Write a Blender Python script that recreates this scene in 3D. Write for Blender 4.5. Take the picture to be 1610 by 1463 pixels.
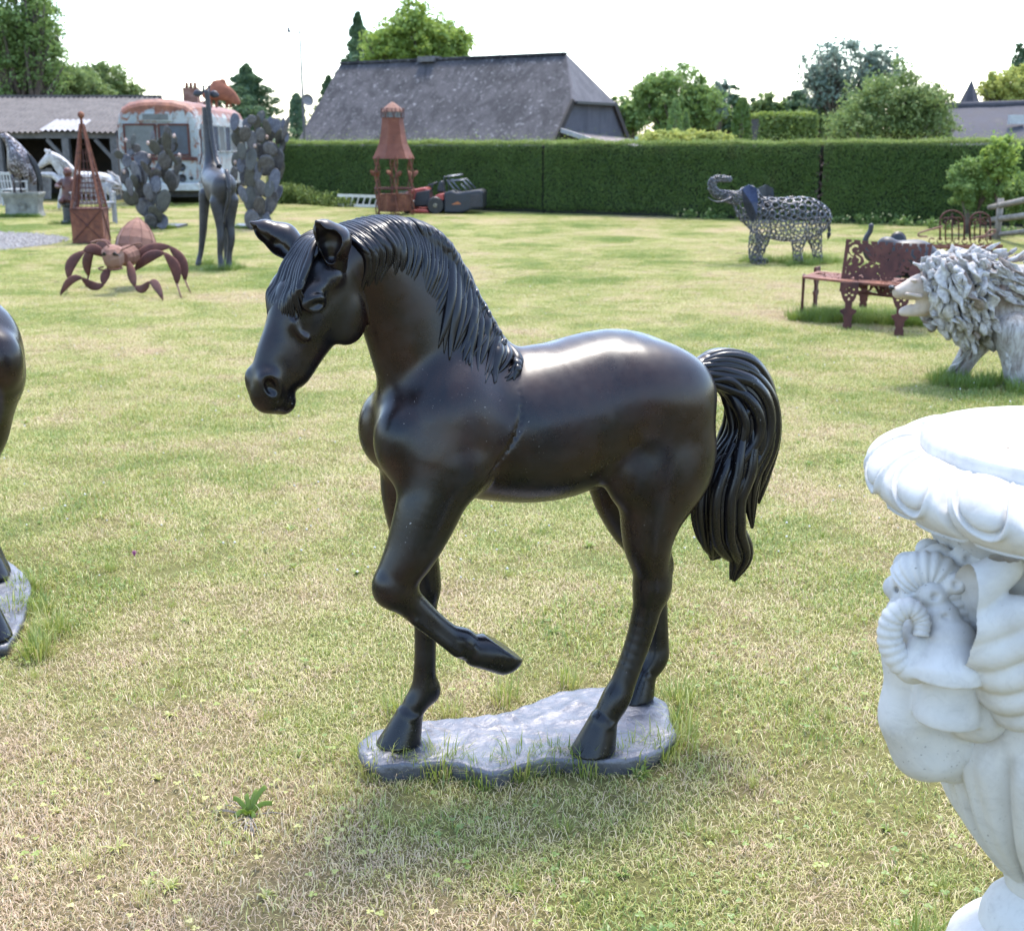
import bpy, bmesh, math, random
import numpy as np
from mathutils import Vector, Matrix, Euler, noise as mnoise

scene = bpy.context.scene
for _o in list(bpy.data.objects):
    bpy.data.objects.remove(_o)
R = math.radians
random.seed(7)
rng = np.random.default_rng(11)

# ------------------------------------------------------------------ camera
CAM_H = 1.6                      # eye height of the photographer
F_PX, CX, CY = 1900.0, 805.0, 731.5   # focal length and centre for the 1610 x 1463 frame
PITCH = math.atan((CY - 225.0) / F_PX)
cam_data = bpy.data.cameras.new('camera')
cam_data.sensor_width = 36.0
cam_data.sensor_fit = 'HORIZONTAL'
cam_data.lens = F_PX / 1610.0 * 36.0
cam_data.clip_start = 0.05
cam_data.clip_end = 1500.0
cam_data.dof.use_dof = True
cam_data.dof.focus_distance = 3.0
cam_data.dof.aperture_fstop = 7.0
cam = bpy.data.objects.new('camera', cam_data)
cam.location = (0.0, 0.0, CAM_H)
cam.rotation_euler = (math.pi / 2 - PITCH, 0.0, 0.0)
scene.collection.objects.link(cam)
scene.camera = cam

# ------------------------------------------------------------------ sky and sun
SUN_AZ, SUN_EL = R(20.0), R(67.0)      # azimuth from +Y towards +X: behind the statues, a little right
world = bpy.data.worlds.new('World')
scene.world = world
world.use_nodes = True
_nt = world.node_tree
_bg = _nt.nodes['Background']
_sky = _nt.nodes.new('ShaderNodeTexSky')
_sky.sky_type = 'NISHITA'
_sky.sun_disc = False
_sky.sun_elevation = SUN_EL
_sky.sun_rotation = SUN_AZ
_sky.altitude = 50.0
_sky.air_density = 1.0
_sky.dust_density = 1.5
_sky.ozone_density = 1.5
_nt.links.new(_sky.outputs[0], _bg.inputs[0])
_bg.inputs[1].default_value = 0.15
sun_data = bpy.data.lights.new('sun', 'SUN')
sun_data.energy = 1.25
sun_data.angle = R(14.0)
sun_data.color = (1.0, 0.95, 0.87)
sun = bpy.data.objects.new('sun', sun_data)
_sd = Vector((math.sin(SUN_AZ) * math.cos(SUN_EL), math.cos(SUN_AZ) * math.cos(SUN_EL), math.sin(SUN_EL)))
sun.rotation_euler = _sd.to_track_quat('Z', 'Y').to_euler()
sun.location = (0, 0, 30)
scene.collection.objects.link(sun)
scene.view_settings.view_transform = 'Standard'
scene.view_settings.look = 'None'
scene.view_settings.exposure = 2.25
scene.view_settings.gamma = 1.0
scene.view_settings.use_curve_mapping = False
scene.cycles.max_bounces = 8
scene.cycles.transparent_max_bounces = 16
# ------------------------------------------------------------------ helpers: places
def at(px, py, Y):
    """world point at forward distance Y that the photograph shows at pixel px, py"""
    a, b = (px - CX) / F_PX, -(py - CY) / F_PX
    c, s = math.cos(PITCH), math.sin(PITCH)
    r = (a, c + b * s, b * c - s)
    t = Y / r[1]
    return Vector((r[0] * t, Y, CAM_H + r[2] * t))

def ground(px, py, z=0.0):
    a, b = (px - CX) / F_PX, -(py - CY) / F_PX
    c, s = math.cos(PITCH), math.sin(PITCH)
    r = (a, c + b * s, b * c - s)
    t = (z - CAM_H) / r[2]
    return Vector((r[0] * t, r[1] * t, z))

# ------------------------------------------------------------------ helpers: objects
def link(o, parent=None):
    scene.collection.objects.link(o)
    if parent is not None:
        o.parent = parent
    return o

def tag(o, label=None, cat=None, group=None, kind=None):
    if label: o['label'] = label
    if cat: o['category'] = cat
    if group: o['group'] = group
    if kind: o['kind'] = kind
    return o

def thing(name, label, cat, loc=(0, 0, 0), rotz=0.0, group=None, scale=1.0):
    o = bpy.data.objects.new(name, None)
    o.empty_display_size = 0.1
    o.location = loc
    o.rotation_euler = (0, 0, rotz)
    o.scale = (scale,) * 3
    link(o)
    return tag(o, label, cat, group)

def copy_tree(o, parent=None):
    c = o.copy()
    link(c)
    c.parent = parent
    for ch in o.children:
        copy_tree(ch, c)
    return c

def mesh_obj(name, V, F, mat, parent=None, smooth=False, loc=None, attr=None, world=False):
    me = bpy.data.meshes.new(name)
    V = np.asarray(V, dtype=np.float32)
    if world:                                  # vertices given in the place's own coordinates
        q = parent
        while q is not None:
            V = V - np.array(q.location, dtype=np.float32); q = q.parent
    if isinstance(F, np.ndarray):
        n, k = F.shape
        me.vertices.add(len(V)); me.vertices.foreach_set('co', V.ravel())
        me.loops.add(n * k); me.loops.foreach_set('vertex_index', F.astype(np.int32).ravel())
        me.polygons.add(n)
        me.polygons.foreach_set('loop_start', np.arange(0, n * k, k, dtype=np.int32))
        me.polygons.foreach_set('loop_total', np.full(n, k, dtype=np.int32))
        me.update(calc_edges=True)
    else:
        me.from_pydata([tuple(map(float, v)) for v in V], [], F)
        me.update()
    if smooth:
        me.polygons.foreach_set('use_smooth', np.ones(len(me.polygons), dtype=bool))
    if attr is not None:
        for an, av in attr.items():
            a = me.attributes.new(an, 'FLOAT', 'POINT')
            a.data.foreach_set('value', np.asarray(av, dtype=np.float32))
    if mat is not None:
        me.materials.append(mat)
    o = bpy.data.objects.new(name, me)
    if loc is not None:
        o.location = loc
    return link(o, parent)

def frame_of(d, up=(0, 0, 1)):
    d = Vector(d).normalized()
    u = Vector(up)
    s = d.cross(u)
    if s.length < 1e-4:
        s = d.cross(Vector((1, 0, 0)))
    s.normalize()
    return d, s, s.cross(d).normalized()

class MB:
    """collects simple solids and links them as one mesh object"""
    def __init__(self):
        self.V, self.F = [], []
    def add(self, V, F):
        b = len(self.V)
        self.V += [tuple(v) for v in V]
        self.F += [tuple(i + b for i in f) for f in F]
        return self
    def box(self, c, s, rot=None, taper=1.0):
        hx, hy, hz = s[0] / 2, s[1] / 2, s[2] / 2
        V = [Vector((x * hx * (taper if z > 0 else 1), y * hy * (taper if z > 0 else 1), z * hz)) for z in (-1, 1) for y in (-1, 1) for x in (-1, 1)]
        if rot is not None:
            M = Euler(rot).to_matrix() if not isinstance(rot, Matrix) else rot
            V = [M @ v for v in V]
        c = Vector(c)
        return self.add([v + c for v in V], [(0, 2, 3, 1), (4, 5, 7, 6), (0, 1, 5, 4), (2, 6, 7, 3), (0, 4, 6, 2), (1, 3, 7, 5)])
    def bar(self, a, b, w, h=None, up=(0, 0, 1)):
        h = w if h is None else h
        a, b = Vector(a), Vector(b)
        d, s, u = frame_of(b - a, up)
        V = [p + s * (x * w / 2) + u * (y * h / 2) for p in (a, b) for x, y in ((-1, -1), (1, -1), (1, 1), (-1, 1))]
        return self.add(V, [(0, 3, 2, 1), (4, 5, 6, 7), (0, 1, 5, 4), (1, 2, 6, 5), (2, 3, 7, 6), (3, 0, 4, 7)])
    def tube(self, pts, rad, n=8, closed=False, flat=1.0, up=(0, 0, 1), cap=True):
        pts = [Vector(p) for p in pts]
        m = len(pts)
        if not hasattr(rad, '__len__'):
            rad = [rad] * m
        V, Fc = [], []
        for i, p in enumerate(pts):
            if closed:
                d = pts[(i + 1) % m] - pts[i - 1]
            else:
                d = pts[min(i + 1, m - 1)] - pts[max(i - 1, 0)]
            d, s, u = frame_of(d, up)
            for k in range(n):
                t = 2 * math.pi * k / n
                V.append(p + (s * math.cos(t) + u * (math.sin(t) * flat)) * rad[i])
        rows = m if closed else m - 1
        for i in range(rows):
            j = (i + 1) % m
            for k in range(n):
                l = (k + 1) % n
                Fc.append((i * n + k, i * n + l, j * n + l, j * n + k))
        if cap and not closed:
            Fc.append(tuple(range(n))[::-1])
            Fc.append(tuple((m - 1) * n + k for k in range(n)))
        return self.add(V, Fc)
    def lathe(self, prof, n=24, c=(0, 0, 0), M=None, cap=True):
        V, Fc = [], []
        c = Vector(c)
        for r, z in prof:
            for k in range(n):
                t = 2 * math.pi * k / n
                v = Vector((r * math.cos(t), r * math.sin(t), z))
                V.append((M @ v if M is not None else v) + c)
        for i in range(len(prof) - 1):
            for k in range(n):
                l = (k + 1) % n
                Fc.append((i * n + k, i * n + l, (i + 1) * n + l, (i + 1) * n + k))
        if cap:
            Fc.append(tuple(range(n))[::-1])
            Fc.append(tuple((len(prof) - 1) * n + k for k in range(n)))
        return self.add(V, Fc)
    def ball(self, c, r, n=12, sq=(1, 1, 1)):
        prof = [(max(1e-4, math.sin(math.pi * i / 8)) * r, -math.cos(math.pi * i / 8) * r) for i in range(9)]
        M = Matrix.Diagonal(Vector(sq))
        return self.lathe(prof, n, c, M)
    def prism(self, poly, depth, M=None):
        """flat outline in x,z extruded along y by depth, centred"""
        n = len(poly)
        V = [Vector((x, -depth / 2, z)) for x, z in poly] + [Vector((x, depth / 2, z)) for x, z in poly]
        if M is not None:
            V = [M @ v for v in V]
        F = [tuple(range(n)), tuple(range(2 * n - 1, n - 1, -1))]
        for i in range(n):
            j = (i + 1) % n
            F.append((i, i + n, j + n, j))
        return self.add(V, F)
    def build(self, name, mat, parent=None, smooth=False, bevel=0.0, loc=None, sharp=None, world=False):
        o = mesh_obj(name, self.V, self.F, mat, parent, smooth, loc, None, world)
        if bevel > 0:
            b = o.modifiers.new('bevel', 'BEVEL')
            b.width = bevel; b.segments = 2; b.limit_method = 'ANGLE'
        if sharp is not None and smooth:
            o.data.set_sharp_from_angle(angle=sharp)
        return o

def smooth_path(pts, n=12):
    """Catmull-Rom through pts (any dimension), n samples per span"""
    P = np.array(pts, dtype=float)
    P = np.vstack([2 * P[0] - P[1], P, 2 * P[-1] - P[-2]])
    out = []
    for i in range(1, len(P) - 2):
        for t in np.linspace(0, 1, n, endpoint=False):
            a, b, c, d = P[i - 1], P[i], P[i + 1], P[i + 2]
            out.append(0.5 * ((2 * b) + (-a + c) * t + (2 * a - 5 * b + 4 * c - d) * t * t + (-a + 3 * b - 3 * c + d) * t ** 3))
    out.append(P[-2])
    return np.array(out)

# ------------------------------------------------------------------ helpers: sculpted volumes
class Sculpt:
    """blend of tapered limbs and ellipsoids, turned into one continuous skin"""
    def __init__(self, lo, hi, h):
        self.lo = np.array(lo, dtype=np.float32); self.h = h
        self.n = np.ceil((np.array(hi) - np.array(lo)) / h).astype(int) + 1
        self.g = np.full(self.n, 0.3, dtype=np.float32)
        self.ax = [self.lo[i] + h * np.arange(self.n[i], dtype=np.float32) for i in range(3)]
    def _box(self, lo, hi):
        i0 = np.clip(np.floor((lo - self.lo) / self.h).astype(int), 0, self.n)
        i1 = np.clip(np.ceil((hi - self.lo) / self.h).astype(int) + 1, 0, self.n)
        sl = tuple(slice(a, b) for a, b in zip(i0, i1))
        X = self.ax[0][sl[0]][:, None, None]; Y = self.ax[1][sl[1]][None, :, None]; Z = self.ax[2][sl[2]][None, None, :]
        return sl, X, Y, Z
    def _mix(self, sl, d, k, op):
        g = self.g[sl]
        if g.size == 0: return
        if op == 'add':
            hh = np.maximum(k - np.abs(g - d), 0) / k
            self.g[sl] = np.minimum(g, d) - hh * hh * k * 0.25
        else:
            hh = np.maximum(k - np.abs(g + d), 0) / k
            self.g[sl] = np.maximum(g, -d) + hh * hh * k * 0.25
    def cone(self, a, b, ra, rb, k=0.03, lat=(0, 1, 0), s=1.0, op='add', cut=None):
        a = np.array(a, dtype=np.float32); b = np.array(b, dtype=np.float32); l = np.array(lat, dtype=np.float32)
        rm = max(ra, rb) * max(1.0, s) + k + 3 * self.h
        sl, X, Y, Z = self._box(np.minimum(a, b) - rm, np.maximum(a, b) + rm)
        if s != 1.0:
            q = (1.0 / s - 1.0)
            dl = ((X - a[0]) * l[0] + (Y - a[1]) * l[1] + (Z - a[2]) * l[2]) * q
            PX, PY, PZ = X + dl * l[0], Y + dl * l[1], Z + dl * l[2]
            b2 = b + l * (np.dot(b - a, l) * q)
        else:
            PX, PY, PZ, b2 = X, Y, Z, b
        ba = b2 - a
        L2 = float(np.dot(ba, ba)) + 1e-9
        t = np.clip(((PX - a[0]) * ba[0] + (PY - a[1]) * ba[1] + (PZ - a[2]) * ba[2]) / L2, 0, 1)
        d = np.sqrt((PX - a[0] - ba[0] * t) ** 2 + (PY - a[1] - ba[1] * t) ** 2 + (PZ - a[2] - ba[2] * t) ** 2) - (ra + (rb - ra) * t)
        if s < 1: d = d * (0.5 + 0.5 * s)
        if cut is not None:
            p0, nn = cut
            d = np.maximum(d, (X - p0[0]) * nn[0] + (Y - p0[1]) * nn[1] + (Z - p0[2]) * nn[2])
        self._mix(sl, d.astype(np.float32), k, op)
    def chain(self, pts, k=0.03, lat=(0, 1, 0), s=1.0):
        """limb through pts: (x, y, z, r) or (x, y, z, r, s); its own segments flow into each other without knots"""
        if len(pts) > 2:
            pts = [tuple(map(float, q)) for q in smooth_path([tuple(p[:4]) + ((p[4] if len(p) > 4 else s),) for p in pts], 5)]
        A = np.array([p[:3] for p in pts], dtype=np.float32)
        sc = [(p[4] if len(p) > 4 else s) for p in pts]
        rm = max(p[3] for p in pts) * max(1.0, max(sc)) + k + 3 * self.h
        sl, X, Y, Z = self._box(A.min(0) - rm, A.max(0) + rm)
        if self.g[sl].size == 0: return
        l = np.array(lat, dtype=np.float32)
        D = None
        for i in range(len(pts) - 1):
            a, b, ra, rb, q = A[i], A[i + 1], pts[i][3], pts[i + 1][3], 1.0 / sc[i] - 1.0
            dl = ((X - a[0]) * l[0] + (Y - a[1]) * l[1] + (Z - a[2]) * l[2]) * q
            PX, PY, PZ = X + dl * l[0], Y + dl * l[1], Z + dl * l[2]
            ba = b + l * (float(np.dot(b - a, l)) * q) - a
            t = np.clip(((PX - a[0]) * ba[0] + (PY - a[1]) * ba[1] + (PZ - a[2]) * ba[2]) / (float(np.dot(ba, ba)) + 1e-9), 0, 1)
            d = np.sqrt((PX - a[0] - ba[0] * t) ** 2 + (PY - a[1] - ba[1] * t) ** 2 + (PZ - a[2] - ba[2] * t) ** 2) - (ra + (rb - ra) * t)
            if sc[i] < 1: d = d * (0.5 + 0.5 * sc[i])
            if D is None: D = d
            else:
                kk = 0.2 * k
                hh = np.maximum(kk - np.abs(D - d), 0) / kk
                D = np.minimum(D, d) - hh * hh * kk * 0.25
        self._mix(sl, D.astype(np.float32), k, 'add')
    def ell(self, c, r, k=0.03, rot=None, op='add'):
        c = np.array(c, dtype=np.float32)
        rm = max(r) + k + 3 * self.h
        sl, X, Y, Z = self._box(c - rm, c + rm)
        x, y, z = X - c[0], Y - c[1], Z - c[2]
        if rot is not None:
            M = np.array((Euler(rot).to_matrix() if not isinstance(rot, Matrix) else rot).transposed())
            x, y, z = M[0, 0] * x + M[0, 1] * y + M[0, 2] * z, M[1, 0] * x + M[1, 1] * y + M[1, 2] * z, M[2, 0] * x + M[2, 1] * y + M[2, 2] * z
        k0 = np.sqrt((x / r[0]) ** 2 + (y / r[1]) ** 2 + (z / r[2]) ** 2)
        k1 = np.sqrt((x / r[0] ** 2) ** 2 + (y / r[1] ** 2) ** 2 + (z / r[2] ** 2) ** 2) + 1e-6
        d = k0 * (k0 - 1) / k1
        d = np.where(k0 < 0.05, -min(r), d)
        self._mix(sl, d.astype(np.float32), k, op)
    def side_y(self, x, z, sign=1):
        """outermost y of the skin at x, z on one side (None where there is no body)"""
        i = int(round((x - self.lo[0]) / self.h)); j = int(round((z - self.lo[2]) / self.h))
        if not (0 <= i < self.n[0] and 0 <= j < self.n[2]): return None
        col = np.where(self.g[i, :, j] < 0)[0]
        if len(col) == 0: return None
        return float(self.ax[1][col[-1] if sign > 0 else col[0]])
    def mesh(self, relax=2):
        g, n = self.g, self.n
        ins = g < 0
        c = [ins[i:n[0] - 1 + i, j:n[1] - 1 + j, k:n[2] - 1 + k] for i in (0, 1) for j in (0, 1) for k in (0, 1)]
        cnt = sum(x.astype(np.int8) for x in c)
        cell = (cnt > 0) & (cnt < 8)
        idx = np.full(cell.shape, -1, dtype=np.int32)
        ci = np.argwhere(cell)
        idx[cell] = np.arange(len(ci))
        acc = np.zeros((len(ci), 3)); num = np.zeros(len(ci))
        corners = [(i, j, k) for i in (0, 1) for j in (0, 1) for k in (0, 1)]
        val = {q: g[ci[:, 0] + q[0], ci[:, 1] + q[1], ci[:, 2] + q[2]] for q in corners}
        for q in corners:
            for a in range(3):
                if q[a] == 0:
                    p = list(q); p[a] = 1; p = tuple(p)
                    v0, v1 = val[q], val[p]
                    m = (v0 < 0) != (v1 < 0)
                    t = np.where(m, v0 / np.where(m, v0 - v1, 1), 0)
                    pos = np.zeros((len(ci), 3)) + np.array(q)
                    pos[:, a] += t
                    acc[m] += pos[m]; num[m] += 1
        V = self.lo + self.h * (ci + acc / num[:, None])
        Fs = []
        for a in range(3):
            b, d = (a + 1) % 3, (a + 2) % 3
            s0 = [slice(None)] * 3; s1 = [slice(None)] * 3
            s0[a] = slice(0, n[a] - 1); s1[a] = slice(1, n[a])
            for ax2 in (b, d):
                s0[ax2] = slice(1, n[ax2] - 1); s1[ax2] = slice(1, n[ax2] - 1)
            i0, i1 = ins[tuple(s0)], ins[tuple(s1)]
            e = np.argwhere(i0 != i1)
            fl = i0[i0 != i1]
            e[:, b] += 1; e[:, d] += 1
            def cellat(ob, od):
                q = e.copy(); q[:, b] += ob; q[:, d] += od
                return idx[q[:, 0], q[:, 1], q[:, 2]]
            quad = np.stack([cellat(-1, -1), cellat(0, -1), cellat(0, 0), cellat(-1, 0)], 1)
            quad[~fl] = quad[~fl][:, ::-1]
            Fs.append(quad)
        Fq = np.concatenate(Fs)
        Fq = Fq[(Fq >= 0).all(1)]
        for _ in range(relax):
            S = np.zeros_like(V); C = np.zeros(len(V))
            for i in range(4):
                a, b = Fq[:, i], Fq[:, (i + 1) % 4]
                for ax in range(3):
                    S[:, ax] += np.bincount(a, V[b, ax], len(V)) + np.bincount(b, V[a, ax], len(V))
                C += np.bincount(a, minlength=len(V)) + np.bincount(b, minlength=len(V))
            V = 0.5 * V + 0.5 * S / np.maximum(C, 1)[:, None]
        return V, Fq

# ------------------------------------------------------------------ helpers: materials
def new_mat(name):
    m = bpy.data.materials.new(name)
    m.use_nodes = True
    nt = m.node_tree
    return m, nt, nt.nodes, nt.links, nt.nodes['Principled BSDF']

def n_noise(nt, scale, detail=4, rough=0.55, vec=None, dist=0.0):
    n = nt.nodes.new('ShaderNodeTexNoise')
    n.inputs['Scale'].default_value = scale
    n.inputs['Detail'].default_value = detail
    n.inputs['Roughness'].default_value = rough
    n.inputs['Distortion'].default_value = dist
    if vec is not None: nt.links.new(vec, n.inputs['Vector'])
    return n

def n_ramp(nt, src, stops, interp='LINEAR'):
    r = nt.nodes.new('ShaderNodeValToRGB')
    r.color_ramp.interpolation = interp
    el = r.color_ramp.elements
    while len(el) < len(stops): el.new(0.5)
    for e, (p, c) in zip(el, stops):
        e.position = p
        e.color = (c[0], c[1], c[2], 1) if hasattr(c, '__len__') else (c, c, c, 1)
    nt.links.new(src, r.inputs[0])
    return r

def n_mix(nt, fac, a, b, mode='MIX'):
    m = nt.nodes.new('ShaderNodeMix')
    m.data_type = 'RGBA'; m.blend_type = mode
    for s, v in ((0, fac), (6, a), (7, b)):
        if hasattr(v, 'is_output'): nt.links.new(v, m.inputs[s])
        elif s == 0: m.inputs[0].default_value = v
        else: m.inputs[s].default_value = (v[0], v[1], v[2], 1)
    return m.outputs[2]

def n_math(nt, op, a, b=0.0, clamp=False):
    m = nt.nodes.new('ShaderNodeMath'); m.operation = op; m.use_clamp = clamp
    for i, v in enumerate((a, b)):
        if hasattr(v, 'is_output'): nt.links.new(v, m.inputs[i])
        else: m.inputs[i].default_value = v
    return m.outputs[0]

def n_coord(nt, kind='Object', scale=None):
    t = nt.nodes.new('ShaderNodeTexCoord')
    if scale is None: return t.outputs[kind]
    mp = nt.nodes.new('ShaderNodeMapping')
    mp.inputs['Scale'].default_value = scale
    nt.links.new(t.outputs[kind], mp.inputs[0])
    return mp.outputs[0]

def n_bump(nt, bsdf, height, strength=0.3, dist=0.02):
    b = nt.nodes.new('ShaderNodeBump')
    b.inputs['Strength'].default_value = strength
    b.inputs['Distance'].default_value = dist
    nt.links.new(height, b.inputs['Height'])
    nt.links.new(b.outputs[0], bsdf.inputs['Normal'])

def mat_simple(name, c1, c2=None, scale=8.0, rough=0.6, metal=0.0, bump=0.15, bdist=0.01, rvar=0.1, lo=0.35, hi=0.65, coord='Object', spec=0.5):
    """two-tone noisy surface"""
    m, nt, N, L, B = new_mat(name)
    v = n_coord(nt, coord)
    nz = n_noise(nt, scale, 6, 0.6, v)
    c2 = c2 or tuple(x * 0.6 for x in c1)
    r = n_ramp(nt, nz.outputs[0], [(lo, c2), (hi, c1)])
    L.new(r.outputs[0], B.inputs['Base Color'])
    rr = n_ramp(nt, nz.outputs[0], [(0.3, max(0, rough - rvar)), (0.7, min(1, rough + rvar))])
    L.new(rr.outputs[0], B.inputs['Roughness'])
    B.inputs['Metallic'].default_value = metal
    B.inputs['Specular IOR Level'].default_value = spec
    if bump:
        n2 = n_noise(nt, scale * 5, 5, 0.6, v)
        n_bump(nt, B, n2.outputs[0], bump, bdist)
    return m
# ------------------------------------------------------------------ bronze horse statue
def mat_bronze(name, dark=(0.002, 0.002, 0.003), warm=(0.022, 0.009, 0.0055), rough=0.3, dust=0.03, metal=0.0, points=False):
    m, nt, N, L, B = new_mat(name)
    v = n_coord(nt)
    nz = n_noise(nt, 3.2, 6, 0.6, v, 0.4)
    r = n_ramp(nt, nz.outputs[0], [(0.40, dark), (0.64, warm)])
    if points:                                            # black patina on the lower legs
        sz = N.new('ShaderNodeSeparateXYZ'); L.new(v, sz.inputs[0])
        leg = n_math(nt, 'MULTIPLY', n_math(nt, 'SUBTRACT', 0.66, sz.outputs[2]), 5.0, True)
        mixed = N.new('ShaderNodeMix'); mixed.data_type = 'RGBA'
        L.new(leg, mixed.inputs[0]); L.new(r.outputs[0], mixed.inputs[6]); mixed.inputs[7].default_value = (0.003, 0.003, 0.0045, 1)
    sp = n_noise(nt, 170, 2, 0.5, v)
    big = n_noise(nt, 5, 3, 0.5, v)
    f = n_math(nt, 'MULTIPLY', n_ramp(nt, sp.outputs[0], [(0.70, 0), (0.76, 1)]).outputs[0], n_ramp(nt, big.outputs[0], [(0.5, 0), (0.68, 1)]).outputs[0])
    c = n_mix(nt, n_math(nt, 'MULTIPLY', f, 0.7), mixed.outputs[2] if points else r.outputs[0], (0.42, 0.4, 0.37))
    film = n_noise(nt, 11, 7, 0.7, v)
    c = n_mix(nt, n_ramp(nt, film.outputs[0], [(0.45, 0), (0.8, dust)]).outputs[0], c, (0.3, 0.29, 0.3))
    L.new(c, B.inputs['Base Color'])
    rr = n_ramp(nt, film.outputs[0], [(0.3, rough - 0.07), (0.7, rough + 0.13)])
    L.new(n_mix(nt, f, rr.outputs[0], (0.8, 0.8, 0.8)), B.inputs['Roughness'])
    B.inputs['Metallic'].default_value = metal
    B.inputs['Specular IOR Level'].default_value = 0.38
    B.inputs['IOR'].default_value = 1.5
    n_bump(nt, B, n_noise(nt, 45, 5, 0.65, v).outputs[0], 0.05, 0.003)
    return m

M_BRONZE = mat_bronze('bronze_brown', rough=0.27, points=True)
M_BRONZE_HAIR = mat_bronze('bronze_black', (0.003, 0.003, 0.005), (0.006, 0.005, 0.006), 0.27, 0.015)

def hoof(S, top, bot, rt, rb, zcut):
    S.cone(top, bot, rt, rb, 0.003, cut=((0, 0, zcut), (0, 0, -1)))

def horse_body(S, pose='step'):
    """x forward, y to the horse's left, z up; metres"""
    # trunk
    S.chain([(0.27, 0, 0.938, 0.140, 1.0), (0.10, 0, 0.916, 0.174, 0.97), (-0.06, 0, 0.922, 0.193, 0.95), (-0.22, 0, 0.968, 0.174, 1.0), (-0.33, 0, 0.957, 0.150, 1.10)], 0.06)
    S.cone((0.11, 0, 0.99), (0.02, 0, 1.0), 0.088, 0.085, 0.06, s=0.7)          # withers
    for s in (1, -1):
        S.ell((-0.30, s * 0.085, 0.975), (0.165, 0.10, 0.125), 0.05)             # croup
        S.ell((0.245, s * 0.085, 0.95), (0.125, 0.092, 0.155), 0.034, (0, R(-18), 0))   # shoulder
        S.ell((0.355, s * 0.068, 0.925), (0.072, 0.075, 0.10), 0.02)             # breast
        S.ell((0.225, s * 0.118, 0.868), (0.078, 0.062, 0.072), 0.016)             # triceps
        S.ell((-0.33, s * 0.105, 0.85), (0.135, 0.086, 0.175), 0.035, (0, R(8), 0))       # thigh
        S.ell((-0.205, s * 0.125, 0.80), (0.058, 0.046, 0.075), 0.03)            # stifle
    # neck
    if pose == 'step':
        S.chain([(0.21, 0, 1.02, 0.165, 0.66), (0.27, 0.004, 1.14, 0.138, 0.62), (0.335, 0.012, 1.26, 0.112, 0.62), (0.40, 0.02, 1.335, 0.085, 0.7), (0.46, 0.022, 1.345, 0.06, 0.9)], 0.05)
        S.chain([(0.10, 0, 1.04, 0.045, 0.6), (0.16, 0, 1.19, 0.035, 0.55), (0.23, 0.0, 1.318, 0.034, 0.55), (0.31, 0.004, 1.370, 0.033, 0.6), (0.40, 0.014, 1.378, 0.033, 0.7)], 0.05)
        o, yaw = (0.47, 0.02), R(23)
    else:
        S.chain([(0.20, 0, 1.02, 0.165, 0.66), (0.20, -0.01, 1.16, 0.135, 0.65), (0.17, -0.05, 1.28, 0.105, 0.75), (0.15, -0.12, 1.37, 0.085, 0.9)], 0.05)
        o, yaw = (0.15, -0.13), R(-115)
    cy, sy = math.cos(yaw), math.sin(yaw)
    def H(u, v, z):
        return (o[0] + u * cy - v * sy, o[1] + u * sy + v * cy, z)
    lat = (-sy, cy, 0)
    Mz = Matrix.Rotation(yaw, 3, 'Z')
    # head
    k = 0.02
    S.cone(H(0.06, 0, 1.305), H(0.105, 0, 1.235), 0.078, 0.082, 0.03, lat, 0.78)
    S.cone(H(0.105, 0, 1.235), H(0.165, 0, 1.145), 0.080, 0.060, k, lat, 0.68)
    S.cone(H(0.165, 0, 1.145), H(0.208, 0, 1.084), 0.058, 0.047, k, lat, 0.70)
    S.cone(H(0.150, 0, 1.285), H(0.222, 0, 1.125), 0.026, 0.026, 0.03, lat, 1.1)  # bridge of the nose
    S.cone(H(0.048, 0, 1.235), H(0.152, 0, 1.116), 0.052, 0.042, 0.02, lat, 0.82)  # jaw
    S.cone(H(0.206, 0, 1.098), H(0.222, 0, 1.072), 0.044, 0.040, 0.02, lat, 0.86)  # muzzle
    S.cone(H(0.222, 0, 1.060), H(0.185, 0, 1.047), 0.034, 0.031, 0.012, lat, 0.9)  # lips and chin
    for s in (1, -1):
        S.ell(H(0.042, s * 0.036, 1.240), (0.068, 0.024, 0.086), 0.012, Mz @ Euler((0, R(28), 0)).to_matrix())   # jowl
        P = smooth_path([(0.178, s * 0.0475, 1.232), (0.175, s * 0.0475, 1.214), (0.160, s * 0.0515, 1.194), (0.146, s * 0.0535, 1.188)], 4)
        for a, b in zip(P[:-1], P[1:]):
            S.cone(H(*a), H(*b), 0.0022, 0.0022, 0.010)                           # cheekbone ridge
        ez = 0.0 if s > 0 else 0.022
        S.ell(H(0.128, s * 0.052, 1.290 + ez), (0.038, 0.019, 0.017), 0.030, Mz @ Euler((0, R(28), 0)).to_matrix())    # brow
        S.ell(H(0.136, s * 0.078, 1.263 + ez), (0.024, 0.016, 0.013), 0.016, Mz @ Euler((0, R(20), 0)).to_matrix(), 'sub')
        S.ell(H(0.137, s * 0.058, 1.262 + ez), (0.017, 0.014, 0.0135), 0.003, Mz)      # eyeball
        P = smooth_path([(0.113, s * 0.068, 1.266 + ez), (0.126, s * 0.0745, 1.2775 + ez), (0.144, s * 0.0725, 1.2765 + ez), (0.158, s * 0.061, 1.262 + ez)], 4)
        for a, b in zip(P[:-1], P[1:]):
            S.cone(H(*a), H(*b), 0.0045, 0.0045, 0.009)                           # upper lid
        P = smooth_path([(0.114, s * 0.068, 1.262 + ez), (0.128, s * 0.071, 1.2515 + ez), (0.144, s * 0.0685, 1.2505 + ez), (0.157, s * 0.061, 1.258 + ez)], 4)
        for a, b in zip(P[:-1], P[1:]):
            S.cone(H(*a), H(*b), 0.003, 0.003, 0.008)                           # lower lid
        S.ell(H(0.075, s * 0.058, 1.318), (0.022, 0.016, 0.020), 0.02, Mz)        # temple
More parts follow.
